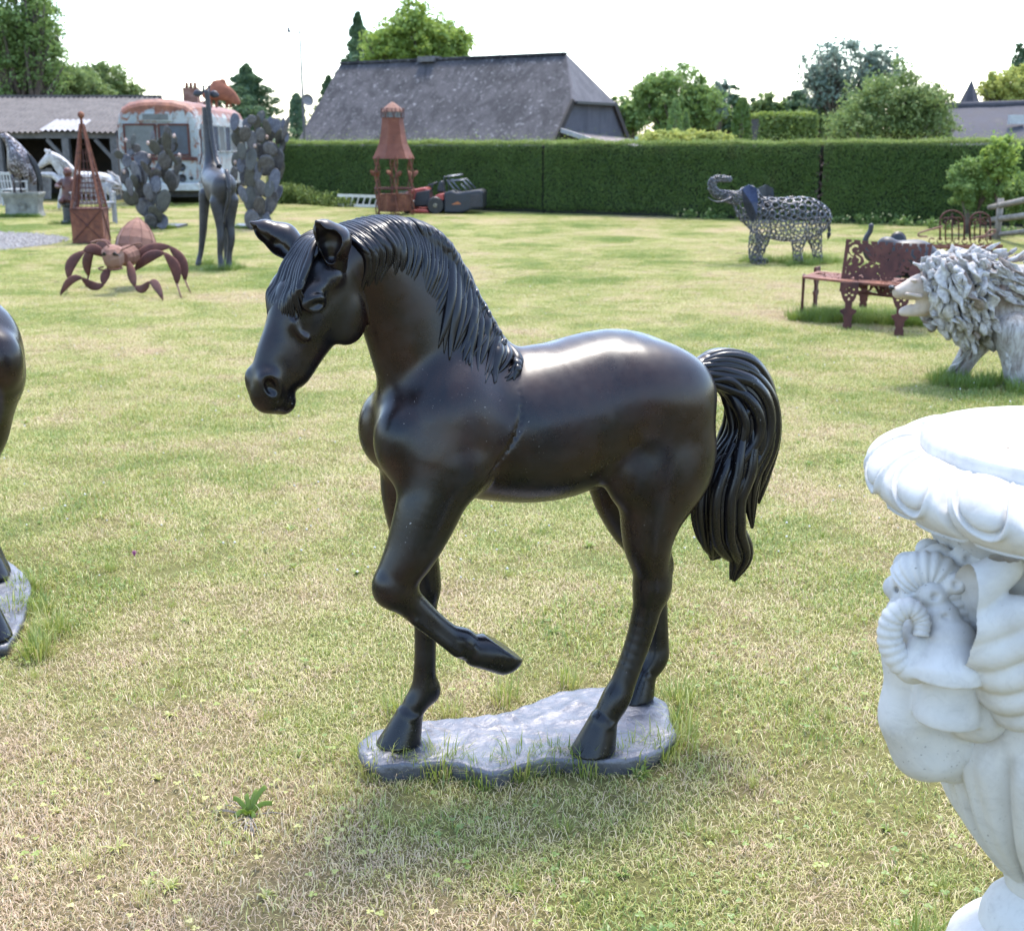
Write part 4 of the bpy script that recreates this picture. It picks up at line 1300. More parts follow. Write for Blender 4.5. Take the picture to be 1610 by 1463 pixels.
def filigree(nx, ny, seed, fill=0.0, border=0.06):
    """binary scrollwork: spirals, leaves and rosettes inside a frame"""
    y, x = np.mgrid[0:ny, 0:nx]
    u, v = (x + 0.5) / nx * (nx / ny), (y + 0.5) / ny
    w = nx / ny
    r = np.random.default_rng(seed)
    m = np.zeros((ny, nx), bool)
    for _ in range(int(24 * w)):
        cx, cy, R0 = r.uniform(0.1, w - 0.1), r.uniform(0.12, 0.88), r.uniform(0.09, 0.17)
        d = np.hypot(u - cx, v - cy); a = np.arctan2(v - cy, u - cx) * (1 if r.random() < 0.5 else -1)
        sp = ((d / R0 * 1.4 - a / (2 * np.pi) + r.random()) % 1.0)
        m |= (d < R0) & (np.abs(sp - 0.5) < 0.25)
        m |= d < R0 * 0.25
    for _ in range(int(46 * w)):
        cx, cy, an, L0 = r.uniform(0, w), r.uniform(0, 1), r.uniform(0, 6.28), r.uniform(0.06, 0.13)
        p, q = (u - cx) * np.cos(an) + (v - cy) * np.sin(an), -(u - cx) * np.sin(an) + (v - cy) * np.cos(an)
        m |= (np.abs(p) < L0) & (np.abs(q) < 0.026 * np.cos(np.clip(p / L0, -1, 1) * 1.5))
    b = border
    m |= (u < b) | (u > w - b) | (v < b) | (v > 1 - b)
    return m

def build_bench():
    t = thing('garden_bench', 'rusty cast iron garden bench with pierced scrollwork back and ornate legs', 'bench', tuple(ground(1340, 505)))
    Yf = 10.75
    def ease(a, b, f): return a + (b - a) * f
    bl, br = at(1320, 458, 11.05), at(1452, 472, 10.62)
    tl, tr = at(1331, 376, 11.15), at(1466, 384, 10.72)
    nrm = (br - bl).cross(tl - bl).normalized()
    def P(u, v):
        p = ease(ease(bl, br, u), ease(tl, tr, u), v)
        p = p - nrm * (0.05 * math.sin(math.pi * u))
        return p, nrm
    mk = filigree(88, 60, 4, border=0.05)
    top = np.arange(88)
    mk[57:, :] &= ((np.sin(top * 0.75) > -0.55)[None, :])
    mb = MB(); openwork(mk, P, 0.018, mb)
    mb.build('backrest', M_RUST_DARK, t, False, world=True)
    f0, f1 = at(1260, 453, 11.25), at(1462, 473, 10.35)
    b0, b1 = at(1285, 447, 11.75), at(1470, 462, 10.9)
    def P2(u, v):
        p = ease(ease(f0, f1, u), ease(b0, b1, u), v)
        p.z = 0.40
        bow = 0.08 * math.sin(math.pi * u)
        p = p + Vector((-0.2, -1, 0)).normalized() * bow
        return p, Vector((0, 0, 1))
    mk = filigree(110, 34, 9, border=0.12)
    mb = MB(); openwork(mk, P2, 0.02, mb)
    mb.build('seat', M_RUST, t, False, world=True)
    prof = [(0.095, 0.40), (0.10, 0.385), (0.092, 0.36), (0.098, 0.335), (0.082, 0.30), (0.070, 0.27), (0.058, 0.25), (0.036, 0.235), (0.034, 0.20), (0.040, 0.185), (0.082, 0.170), (0.085, 0.150), (0.060, 0.135), (0.046, 0.11), (0.042, 0.06), (0.052, 0.02), (0.05, -0.01)]
    def leg(c, yaw, lean):
        nx, nz = 26, 52
        mk = np.zeros((nz, nx), bool)
        zs = np.array([q[1] for q in prof][::-1]); xs = np.array([q[0] for q in prof][::-1])
        for j in range(nz):
            z = 0.41 * (j + 0.5) / nz
            hw = float(np.interp(z, zs, xs)) * 0.80
            for i in range(nx):
                x = (i + 0.5) / nx * 0.2 - 0.1
                hole = (math.hypot(abs(x) - 0.034, z - 0.345) < 0.012) or (math.hypot(abs(x) - 0.026, z - 0.30) < 0.010) or (math.hypot(x * 2.2, z - 0.262) < 0.016) or (abs(x) < 0.007 and 0.31 < z < 0.37)
                mk[j, i] = abs(x) < hw and not hole
        M = Matrix.Translation(Vector((c.x, c.y, 0))) @ Matrix.Rotation(yaw, 4, 'Z')
        R3 = M.to_3x3()
        def PP(u, v):
            z = 0.41 * v
            return M @ Vector((u * 0.2 - 0.1, lean * (0.40 - z), z)), R3 @ Vector((0, -1, 0))
        mb = MB(); openwork(mk, PP, 0.024, mb)
        mb.build('leg', M_RUST_DARK, t, False, world=True)
    for px, py, yaw, lean in ((1260, 500, R(75), 0.0), (1331, 516, R(-12), -0.18), (1412, 526, R(-14), -0.18), (1281, 484, R(60), 0.0), (1357, 486, R(-10), 0.1), (1452, 495, R(-14), 0.1)):
        g = ground(px, py)
        leg(g, yaw, lean)
    g = ground(1340, 508)
    for i in range(16):
        longer_grass(g.x - 0.30 + i * 0.07, g.y + 0.30 - i * 0.025, 0.30, 22, True)
build_bench()

# ------------------------------------------------------------------ wire bench by the hedge
def build_wire_bench():
    Y = 18.6
    g = at(1500, 390, Y); g.z = 0
    t = thing('wire_bench', 'slim rusty wirework garden bench with two arched backs near the hedge', 'bench', tuple(g))
    ppm = 100.0
    def W(px, py, dy=0.0): return at(px, py, Y + dy)
    for cx, half, top, nm in ((1497, 19, 331, 'arched_back'), (1541, 16, 334, 'arched_back')):
        mb = MB()
        arc = [W(cx + half * math.cos(a), 348 - (348 - top) * math.sin(a)) for a in np.linspace(math.pi, 0, 15)]
        arc = [W(cx - half, 378)] + arc + [W(cx + half, 378)]
        mb.tube(arc, 0.014, 6)
        arc2 = [W(cx + half * 0.55 * math.cos(a), 354 - (350 - top - 6) * math.sin(a)) for a in np.linspace(math.pi, 0, 11)]
        mb.tube([W(cx - half * 0.55, 378)] + arc2 + [W(cx + half * 0.55, 378)], 0.011, 6)
        mb.tube([W(cx, 335), W(cx, 380)], 0.012, 6)
        for s in (-1, 1):
            mb.tube([W(cx + s * (half * 0.45 + (3.5 + 0.5 * q) * math.cos(q)), 348 + (3.5 + 0.5 * q) * math.sin(q)) for q in np.linspace(0, 6, 14)], 0.009, 5)
        mb.build(nm, M_RUST_DARK, t, True, world=True)
    mb = MB()
    mb.box(W(1515, 387), (1.18, 0.04, 0.05)); mb.box(W(1513, 389, -0.36), (1.12, 0.04, 0.035))
    for k in range(9):
        mb.bar(W(1462 + k * 13, 387), W(1462 + k * 13, 389, -0.36), 0.03, 0.012)
    mb.build('seat', M_RUST, t, False, world=True)
    mb = MB()
    for k in range(8):
        mb.tube([W(1465 + 13 * k + 4.5 * math.cos(a), 379 + 4.5 * math.sin(a)) for a in np.linspace(0.3, 5.6, 12)], 0.009, 5)
    mb.build('scrollwork', M_RUST_DARK, t, True, world=True)
    for s, pts in ((-1, [(1482, 356), (1466, 360), (1446, 366), (1445, 371), (1458, 372)]), (1, [(1530, 374), (1548, 370), (1556, 362), (1565, 362), (1560, 368), (1540, 375)])):
        mb = MB()
        mb.tube([Vector(p) for p in smooth_path([wv(px, py, Y - 0.18) for px, py in pts], 5)], 0.014, 6)
        mb.build('armrest', M_RUST_PALE, t, True, world=True)
    for px in (1470, 1560):
        for dy in (-0.36, 0):
            mb = MB(); a = W(px, 388, dy); mb.tube([a, Vector((a.x, a.y, 0))], 0.016, 6); mb.build('leg', M_RUST_DARK, t, True, world=True)
    mb = MB()
    mb.tube([W(1478 + 2 * q, 390 + 7 * abs(math.sin(q * 0.5)), -0.36) for q in np.linspace(0, 18, 24)], 0.009, 5)
    mb.build('apron', M_RUST_DARK, t, True, world=True)
build_wire_bench()

# ------------------------------------------------------------------ driftwood lion
def build_lion():
    Y = 8.25
    t = thing('lion_statue', 'driftwood lion statue with shaggy mane of grey wood pieces and open mouth', 'statue', (3.55, Y, 0))
    S = Sculpt((2.5, Y - 0.55, -0.01), (4.6, Y + 0.55, 1.06), 0.013)
    limb(S, [(1540, 470, Y, 52), (1620, 470, Y, 52), (1720, 470, Y, 46)], 228, 0.06, 0.62)
    limb(S, [(1505, 460, Y, 34), (1540, 470, Y, 46)], 228, 0.06, 0.75)
    for dy, pts in ((-0.14, [(1590, 520, 0, 30), (1594, 560, 0, 20), (1597, 602, 0, 16), (1585, 610, 0, 11)]), (0.13, [(1545, 525, 0, 26), (1525, 555, 0, 17), (1505, 585, 0, 14), (1482, 599, 0, 7)]),
                    (-0.14, [(1735, 510, 0, 30), (1745, 560, 0, 18), (1740, 608, 0, 15)]), (0.14, [(1720, 510, 0, 26), (1718, 560, 0, 16), (1715, 605, 0, 14)])):
        limb(S, [(p[0], p[1], Y + dy, p[3]) for p in pts], 228, 0.05)
    V, F = S.mesh(2)
    body = mesh_obj('body', V, F, M_LIONBODY, t, True, world=True)
    H = Sculpt((2.35, Y - 0.3, 0.45), (3.3, Y + 0.25, 0.98), 0.006)
    Yh = Y - 0.05
    limb(H, [(1465, 455, Yh, 25), (1448, 452, Yh, 21), (1428, 456, Yh, 14), (1412, 460, Yh, 9)], 228, 0.04, 0.85)
    limb(H, [(1458, 478, Yh, 18), (1440, 486, Yh, 11), (1420, 490, Yh, 7)], 228, 0.03, 0.8)
    H.ell(wv(1409, 456, Yh), (0.022, 0.036, 0.020), 0.012)
    for dy in (-0.075, 0.075):
        H.ell(wv(1437, 441, Yh + dy), (0.026, 0.018, 0.013), 0.02)
        H.ell(wv(1434, 444, Yh + dy * 1.35), (0.014, 0.012, 0.008), 0.006, None, 'sub')
        H.cone(wv(1425, 462, Yh + dy * 1.2), wv(1448, 466, Yh + dy * 1.3), 0.012, 0.016, 0.02)
    H.cone(wv(1400, 474, Yh - 0.12), wv(1400, 474, Yh + 0.12), 0.022, 0.022, 0.01, op='sub')
    H.cone(wv(1418, 475, Yh - 0.12), wv(1418, 475, Yh + 0.12), 0.024, 0.024, 0.01, op='sub')
    H.cone(wv(1436, 475, Yh - 0.12), wv(1436, 475, Yh + 0.12), 0.016, 0.016, 0.01, op='sub')
    V, F = H.mesh(2)
    head = mesh_obj('head', V, F, M_LIONHEAD, t, True, world=True)
    mb = MB(); mb.ball(at(1402, 452, Yh), 0.020, 10, (1, 1.4, 0.8)); mb.build('nose', M_BLACK, head, True, world=True)
    # driftwood chunks: shared meshes, each piece its own part
    rs = random.Random(21)
    meshes = []
    for k in range(7):
        mb = MB()
        bend = rs.uniform(-0.12, 0.12)
        P = [(0, 0, -0.5), (bend * 0.5, 0.05 * rs.uniform(-1, 1), -0.25), (bend, 0, 0.0), (bend * 0.7, 0.06 * rs.uniform(-1, 1), 0.27), (0, 0, 0.5)]
        P = smooth_path(P, 2)
        rad = [0.05 + 0.13 * math.sin(math.pi * min(1, 0.10 + i / (len(P) - 1) * 0.86)) * rs.uniform(0.8, 1.15) for i in range(len(P))]
        mb.tube([Vector(p) for p in P], rad, 8, flat=0.38)
        me = bpy.data.meshes.new('driftwood_piece')
        me.from_pydata(mb.V, [], mb.F); me.update()
        me.polygons.foreach_set('use_smooth', np.ones(len(me.polygons), dtype=bool))
        me.materials.append((M_DRIFT, M_DRIFT2, M_DRIFT, M_DRIFT2, M_DRIFT3, M_DRIFT, M_DRIFT2)[k])
        meshes.append(me)
    def piece(p, d, ln, w):
        o = bpy.data.objects.new('driftwood_piece', meshes[rs.randrange(7)])
        q = d.to_track_quat('Z', 'Y')
        o.rotation_mode = 'QUATERNION'
        o.rotation_quaternion = q @ Matrix.Rotation(rs.uniform(0, 6.28), 3, 'Z').to_quaternion()
        o.location = p - Vector((3.55, Y, 0))
        o.scale = (w, w, ln)
        link(o, t)
    for row in range(8):                       # mane: rings of hanging pieces from the face backwards
        f = row / 7
        cx, cy = 1466 + 88 * f, 452 + 10 * f
        ry, rd = 42 + 20 * math.sin(f * 2.6), 0.15 + 0.15 * math.sin(f * 2.4)
        for k in range(19):
            a = -1.75 + 3.5 * (k + rs.random() * 0.7) / 18       # over the top and down the near side
            for side in ((-1,) if rs.random() < 0.72 else (1,)):
                sy = math.sin((a + 1.75) / 3.5 * math.pi)
                py = cy - ry * math.cos((k + rs.random()) / 18 * math.pi) * (1.12 if k > 9 else 0.95)
                dy = side * rd * max(0.12, math.sin((k + 0.5) / 19 * math.pi)) 
                px = cx + rs.uniform(-7, 7)
                if px > 1640: continue
                p = at(px, py, Y + dy)
                d = Vector((0.35 + rs.uniform(-0.2, 0.3), side * (0.25 - 0.4 * f) + rs.uniform(-0.25, 0.25), -0.95 + rs.uniform(-0.15, 0.25)))
                if k < 5: d = Vector((0.9, side * 0.35 + rs.uniform(-0.2, 0.2), 0.25 - 0.12 * k + rs.uniform(-0.15, 0.2)))
                piece(p, d.normalized(), rs.uniform(0.16, 0.30), rs.uniform(0.17, 0.31))
    for k in range(30):                         # back and flank planks
        p = at(1545 + rs.uniform(0, 110), 432 + rs.uniform(-8, 45), Y - 0.20 - rs.uniform(0, 0.06))
        piece(p, Vector((0.8, 0.0, -0.3 + rs.uniform(-0.4, 0.4))).normalized(), rs.uniform(0.18, 0.30), rs.uniform(0.12, 0.17))
    for k in range(14):
        p = at(1520 + k * 9, 400 - 3 * math.sin(k * 0.6), Y + rs.uniform(-0.1, 0.1))
        piece(p, Vector((0.8, rs.uniform(-0.3, 0.3), 0.3 + rs.uniform(-0.2, 0.3))).normalized(), rs.uniform(0.15, 0.28), rs.uniform(0.09, 0.14))
    for k in range(26):                         # leg slabs
        f = rs.random()
        if k % 2: p = at(1588 + 10 * f + rs.uniform(-10, 10), 520 + 75 * f, Y - 0.14 - 0.075 * (1 - 0.4 * f)); d = Vector((0.1, 0, -1))
        else: p = at(1542 - 42 * f + rs.uniform(-7, 7), 528 + 55 * f, Y + 0.13 - 0.075 * (1 - 0.4 * f)); d = Vector((-0.7, 0, -1))
        piece(p, d.normalized(), rs.uniform(0.16, 0.26), rs.uniform(0.10, 0.15))
    for px, py, n in ((1490, 600, 10), (1590, 612, 16), (1540, 605, 14)):
        g = ground(px, py); longer_grass(g.x, g.y, 0.22, n, True)
build_lion()

# ------------------------------------------------------------------ rail fence at the right edge
def build_rail_fence():
    g = ground(1600, 372)
    t = thing('rail_fence', 'weathered wooden rail fence in front of the hedge at the right edge', 'fence', tuple(g))
    def seg(p0, p1, w):
        mb = MB(); mb.tube([at(*p0), at(*p1)], [w, w * 1.15], 7); mb.build('rail', M_OLDWOOD, t, True, world=True)
    seg((1556, 326, 21.5), (1680, 300, 18.0), 0.05)
    seg((1556, 346, 21.5), (1680, 330, 18.0), 0.05)
    seg((1556, 370, 21.5), (1680, 356, 18.0), 0.04)
    for px, Y in ((1574, 21.0), (1668, 18.3)):
        mb = MB(); a = at(px, 312, Y); mb.tube([Vector((a.x, a.y, 0)), a], [0.06, 0.055], 8); mb.build('post', M_OLDWOOD, t, True, world=True)
build_rail_fence()
# ------------------------------------------------------------------ rusty ant sculpture
def leaf_limb(mb, a, b, w, bow, n=9, flat=0.22, up=(0, -1, 0.3)):
    """flat lens-shaped plate curving from a to b"""
    a, b, bow = Vector(a), Vector(b), Vector(bow)
    P = [a.lerp(b, i / (n - 1)) + bow * math.sin(math.pi * i / (n - 1)) for i in range(n)]
    rad = [max(0.006, w * math.sin(math.pi * (0.06 + 0.88 * i / (n - 1))) ** 0.8) for i in range(n)]
    mb.tube(P, rad, 8, flat=flat, up=up)

def build_ant():
    Y = 13.6
    g = ground(200, 456)
    t = thing('ant_sculpture', 'giant rusty metal ant sculpture with leaf shaped legs on the lawn', 'sculpture', tuple(g))
    # pointed ribbed abdomen
    c = at(213, 398, Y + 0.35)
    mb = MB()
    n = 10
    prof = [(0.03, -0.12), (0.12, -0.10), (0.19, -0.03), (0.222, 0.06), (0.212, 0.15), (0.17, 0.25), (0.10, 0.34), (0.012, 0.405)]
    V, F = [], []
    M = Matrix.Rotation(R(-16), 3, 'X') @ Matrix.Rotation(R(4), 3, 'Y')
    for r, z in prof:
        for k in range(n):
            a = 2 * math.pi * (k + 0.5) / n
            V.append(c + M @ Vector((r * math.cos(a), r * 1.1 * math.sin(a), z)))
    for i in range(len(prof) - 1):
        for k in range(n):
            l = (k + 1) % n
            F.append((i * n + k, i * n + l, (i + 1) * n + l, (i + 1) * n + k))
    F.append(tuple(range(n))[::-1]); F.append(tuple((len(prof) - 1) * n + k for k in range(n)))
    mb.add(V, F)
    for k in range(n):
        a = 2 * math.pi * (k + 0.5) / n
        mb.tube([c + M @ Vector((r * 1.01 * math.cos(a), r * 1.11 * math.sin(a), z)) for r, z in prof], 0.006, 4)
    mb.build('abdomen', M_RUST_PALE, t, False, world=True)
    mb = MB()
    a, b = at(207, 400, Y + 0.1), at(192, 405, Y - 0.12)
    P = [a.lerp(b, q) for q in np.linspace(0, 1, 9)]
    mb.tube(P, [0.10, 0.118, 0.10, 0.118, 0.105, 0.115, 0.10, 0.09, 0.07], 12)
    for q in range(9):
        p = P[q] + Vector((0, 0, 0.105)); 
    mb.build('thorax', M_RUST_PALE, t, False, world=True)
    mb = MB()
    h = at(178, 404, Y - 0.30)
    mb.lathe([(0.02, -0.135), (0.075, -0.12), (0.11, -0.06), (0.125, 0.02), (0.115, 0.08), (0.075, 0.115), (0.02, 0.125)], 8, h, Matrix.Rotation(R(20), 3, 'X'))
    hd = mb.build('head', M_RUST_PALE, t, False, world=True)
    for s in (-1, 1):
        mb = MB()
        e = h + Vector((s * 0.055, -0.115, 0.035))
        mb.add([e + Vector((-0.05, 0, -0.012)), e + Vector((0.05, 0, -0.012)), e + Vector((0, -0.02, 0.03)), e + Vector((-0.05, 0.03, -0.012)), e + Vector((0.05, 0.03, -0.012)), e + Vector((0, 0.02, 0.03))], [(0, 1, 2), (3, 5, 4), (0, 3, 4, 1), (1, 4, 5, 2), (2, 5, 3, 0)])
        mb.build('eye', M_BLACK, hd, False, world=True)
        mb = MB()
        mb.tube([Vector(p) for p in smooth_path([tuple(h + Vector((s * 0.09, -0.07, -0.10))), tuple(h + Vector((s * 0.13, -0.12, -0.11))), tuple(h + Vector((s * 0.08, -0.19, -0.12))), tuple(h + Vector((s * 0.01, -0.2, -0.12)))], 4)], 0.009, 5)
        mb.build('mandible', M_RUST_DARK, hd, True, world=True)
    for pts in ([(171, 388), (165, 380), (155, 378), (143, 381)], [(190, 393), (202, 388), (214, 383), (223, 383)]):
        mb = MB(); mb.tube([Vector(p) for p in smooth_path([wv(px, py, Y - 0.35) for px, py in pts], 4)], 0.010, 5)
        mb.build('antenna', M_RUST_PALE, hd, True, world=True)
    legs = [  # hip, knee, foot and thin tip in the photo, with distances; plate half widths
        [(164, 403, Y - 0.15), (132, 395, Y - 0.25), (108, 437, Y - 0.35), (106, 452)],
        [(178, 394, Y + 0.15), (150, 388, Y + 0.35), (139, 433, Y + 0.4), (135, 452)],
        [(205, 410, Y + 0.1), (267, 388, Y + 0.1), (291, 440, Y), (301, 462)],
        [(212, 424, Y), (258, 398, Y - 0.15), (278, 446, Y - 0.2), (287, 472)]]
    for L in legs:
        mb = MB()
        A, B, Cc = (at(*p) for p in L[:3])
        leaf_limb(mb, A, B, 0.062, (0, 0, 0.05)); leaf_limb(mb, B, Cc, 0.060, (0.05 if B.x > A.x else -0.05, 0, 0.02))
        f = ground(*L[3]); mb.tube([Cc, (Cc + f) / 2 + Vector((0, 0, -0.01)), f], [0.012, 0.009, 0.006], 5)
        mb.build('leg', M_RUST_DARK, t, True, world=True)
    for L in ([(173, 420, Y - 0.3), (163, 447, Y - 0.4), (129, 437, Y - 0.55), (96, 466)], [(202, 411, Y - 0.25), (212, 450, Y - 0.45), (235, 443, Y - 0.6), (256, 474)]):
        mb = MB()
        A, B, Cc = (at(*p) for p in L[:3]); f = ground(*L[3])
        leaf_limb(mb, A, B, 0.050, (-0.02 if B.x < A.x else 0.0, 0, 0)); leaf_limb(mb, B, Cc, 0.048, (0, 0, -0.05)); leaf_limb(mb, Cc, f + Vector((0, 0, 0.03)), 0.045, (0.0, 0, 0.06))
        mb.tube([f + Vector((0, 0, 0.05)), f], [0.010, 0.006], 5)
        mb.build('leg', M_RUST_DARK, t, True, world=True)
build_ant()

# ------------------------------------------------------------------ giraffe seen from behind
def build_giraffe():
    Y = 16.2
    t = thing('giraffe_statue', 'dark bronze giraffe statue seen from behind with tall upright neck', 'statue', (-4.0, Y, 0.00))
    S = Sculpt((-4.55, Y - 0.6, -0.01), (-3.35, Y + 0.75, 2.06), 0.013)
    limb(S, [(352, 292, Y - 0.25, 19.32), (344, 290, Y, 22.08), (337, 282, Y + 0.3, 20.24)], 118, 0.06, 1.0)
    limb(S, [(350, 305, Y - 0.25, 16.56), (342, 305, Y + 0.1, 17.48)], 118, 0.06)
    limb(S, [(335, 275, Y + 0.35, 16.56), (332, 250, Y + 0.42, 10.92), (328, 215, Y + 0.45, 7.98), (325, 180, Y + 0.46, 6.72), (324, 152, Y + 0.47, 6.30)], 118, 0.06)
    limb(S, [(324, 150, Y + 0.47, 6.30), (324, 157, Y + 0.68, 4.20)], 118, 0.03)
    for pts in ([(340, 318, Y - 0.3, 10.08), (346, 355, Y - 0.32, 6.30), (347, 378, Y - 0.34, 5.46), (346, 400, Y - 0.33, 4.20), (348, 416, Y - 0.36, 4.62), (348, 424, Y - 0.40, 5.04)],
                [(364, 315, Y - 0.25, 10.92), (362, 352, Y - 0.26, 6.72), (364, 375, Y - 0.28, 5.46), (361, 398, Y - 0.27, 4.20), (360, 414, Y - 0.28, 4.62), (360, 424, Y - 0.32, 5.04)],
                [(322, 305, Y + 0.3, 9.24), (320, 345, Y + 0.3, 6.72), (319, 365, Y + 0.3, 5.88), (316, 395, Y + 0.3, 4.20), (313, 408, Y + 0.28, 4.20), (312, 416, Y + 0.24, 5.04)],
                [(350, 305, Y + 0.35, 9.24), (353, 345, Y + 0.4, 5.88), (355, 375, Y + 0.42, 5.04), (356, 400, Y + 0.42, 4.20), (356, 416, Y + 0.40, 4.62)]):
        limb(S, pts, 118, 0.04)
    V, F = S.mesh(2)
    mesh_obj('body', V, F, M_GREYBRONZE, t, True, world=True)
    mb = MB()
    P = smooth_path([wv(325, 141, Y + 0.40), wv(329, 180, Y + 0.39), wv(333, 215, Y + 0.36), wv(339, 245, Y + 0.28), wv(345, 262, Y + 0.15)], 9)
    mb.tube([Vector(p) for p in P], [0.030 + 0.008 * abs(math.sin(i * 1.2)) for i in range(len(P))], 7)
    mb.build('mane', M_GREYBRONZE, t, True, world=True)
    mb = MB()
    P = smooth_path([wv(356, 268, Y - 0.38), wv(360, 290, Y - 0.48), wv(359, 315, Y - 0.47), wv(354, 335, Y - 0.43), wv(352, 352, Y - 0.42)], 5)
    mb.tube([Vector(p) for p in P], [0.034 - 0.001 * i for i in range(len(P))], 8)
    mb.build('tail', M_GREYBRONZE, t, True, world=True)
    for s in (-1, 1):
        mb = MB(); a = at(324 + s * 5, 147, Y + 0.47); b = at(324 + s * 20, 150 + s * 1.5, Y + 0.45)
        leaf_limb(mb, a, b, 0.05, (0, 0, 0.01), flat=0.4); mb.build('ear', M_GREYBRONZE, t, True, world=True)
        mb = MB(); a = at(324 + s * 4, 146, Y + 0.5); b = at(324 + s * 4.5, 136, Y + 0.5)
        mb.tube([a, b], [0.02, 0.012], 7); mb.ball(b, 0.018, 8); mb.build('horn', M_GREYBRONZE, t, True, world=True)
    for px, py in ((348, 426), (362, 425), (312, 417), (356, 418)):
        g = ground(px, py); longer_grass(g.x, g.y, 0.18, 8, True)
build_giraffe()

# ------------------------------------------------------------------ prickly pear sculptures
M_PAD = mat_simple('sheet_metal_grey', (0.115, 0.108, 0.112), (0.05, 0.046, 0.05), 3, 0.40, 0.4, 0.08)
M_PAD_G = mat_simple('sheet_metal_olive', (0.085, 0.08, 0.064), (0.045, 0.042, 0.036), 3, 0.5, 0.3, 0.08)
M_FLOWER = mat_simple('pale_flower_metal', (0.50, 0.36, 0.30), (0.3, 0.2, 0.16), 9, 0.6)
def pad_mesh(mat):
    mb = MB()
    n = 20
    V, F = [], []
    for s, th in ((0.06, -0.07), (0.7, -0.075), (0.94, -0.05), (1.0, 0.0), (0.94, 0.05), (0.7, 0.075), (0.06, 0.07)):
        for k in range(n):
            a = 2 * math.pi * k / n
            y = s * math.sin(a)
            V.append((s * math.cos(a) * (0.78 + 0.20 * (y + 1) / 2), th, y))
    for i in range(6):
        for k in range(n):
            l = (k + 1) % n
            F.append((i * n + k, (i + 1) * n + k, (i + 1) * n + l, i * n + l))
    F.append(tuple(range(n))[::-1]); F.append(tuple(6 * n + k for k in range(n)))
    me = bpy.data.meshes.new('pad'); me.from_pydata(V, [], F)
    bm = bmesh.new(); bm.from_mesh(me); bmesh.ops.recalc_face_normals(bm, faces=bm.faces); bm.to_mesh(me); bm.free(); me.update()
    me.polygons.foreach_set('use_smooth', np.ones(len(me.polygons), dtype=bool)); me.materials.append(mat)
    return me
PAD_MESHES = [pad_mesh(M_PAD), pad_mesh(M_PAD), pad_mesh(M_PAD_G)]
def build_cactus(label, Y, px0, py0, pads, flowers, seed):
    rs = random.Random(seed)
    g = ground(px0, py0)
    t = thing('cactus_sculpture', label, 'sculpture', tuple(g), group='metal prickly pear sculptures')
    ppm = 1900 / (Y * 0.97)
    back = [(px + rs.uniform(-4, 4), py + rs.uniform(-3, 4), rx * 0.85, rz * 0.9, tl + rs.uniform(-25, 25)) for px, py, rx, rz, tl in pads]
    for i, (px, py, rx, rz, tilt) in enumerate(list(pads) + back):
        d = rs.uniform(-0.34, 0.10) if i < len(pads) else rs.uniform(0.12, 0.42)
        c = at(px, py, Y + d) - g
        o = bpy.data.objects.new('pad', PAD_MESHES[rs.randrange(3)])
        o.location = c
        yaw = rs.uniform(-0.6, 0.6) if rx > rz * 0.5 else rs.uniform(-1.2, 1.2)
        o.rotation_euler = (rs.uniform(-0.35, 0.35), R(tilt), yaw)
        m = max(rx * 1.08, 4.5) / ppm
        o.scale = (m / max(0.45, math.cos(yaw)), m * 0.7, rz * 1.2 / ppm)
        link(o, t)
    for px, py in flowers:
        mb = MB(); mb.ball(at(px, py, Y + rs.uniform(-0.3, 0.1)), 0.032, 8, (1, 1, 1.3)); mb.build('flower', M_FLOWER, t, True, world=True)
    mb = MB(); mb.box(g + Vector((0, 0.05, 0.03)), (0.95, 0.8, 0.05)); mb.build('base_plate', M_PAD, t, False, world=True)
    for k in range(10): longer_grass(g.x + rs.uniform(-0.5, 0.5), g.y - 0.42 + rs.uniform(-0.1, 0.1), 0.12, 5, True)
def z4(L): return [(180 + x / 7.31, 140 + y / 7.31, rx / 7.31, rz / 7.31, tl) for x, y, rx, rz, tl in L]
def z5(L): return [(300 + x / 5.85, 120 + y / 5.85, rx / 5.85, rz / 5.85, tl) for x, y, rx, rz, tl in L]
build_cactus('grey metal prickly pear sculpture standing left of the giraffe, in front of the bus', 23.7, 248, 358, z4([
    (50, 755, 48, 45, -50), (140, 830, 60, 65, 0), (250, 960, 62, 110, -20), (120, 1000, 40, 80, 15), (175, 1130, 48, 90, -8), (320, 810, 90, 80, 0), (365, 910, 34, 85, -30), (465, 670, 60, 80, -30), (440, 565, 28, 65, 5), (535, 650, 42, 85, 10), (600, 620, 55, 110, 5), (605, 500, 40, 70, 0), (675, 660, 22, 60, 10), (585, 820, 78, 90, 0), (665, 780, 22, 90, -25), (725, 880, 36, 90, 8), (470, 1000, 62, 80, 20), (470, 1100, 90, 85, -25), (650, 1060, 80, 110, 12), (310, 1150, 78, 100, 0), (190, 1250, 88, 80, -40), (350, 1370, 85, 105, -35), (565, 1290, 78, 115, 15), (440, 1240, 55, 90, 10), (215, 585, 26, 50, 20), (170, 640, 28, 50, 0), (250, 680, 60, 40, 0), (510, 900, 45, 75, 20), (330, 990, 60, 90, 0), (580, 1000, 60, 90, 0), (400, 1190, 60, 90, -10), (470, 1440, 95, 90, 0), (420, 1530, 80, 85, 10), (540, 1520, 80, 80, -10), (230, 1060, 55, 70, 0), (690, 590, 30, 40, 40), (180, 720, 40, 60, 20), (540, 740, 50, 80, -10)]),
    [(180 + x / 7.31, 140 + y / 7.31) for x, y in ((130, 590), (385, 620), (685, 540), (745, 760), (500, 755), (110, 950), (505, 1010), (255, 660), (400, 770), (270, 725))], 4)
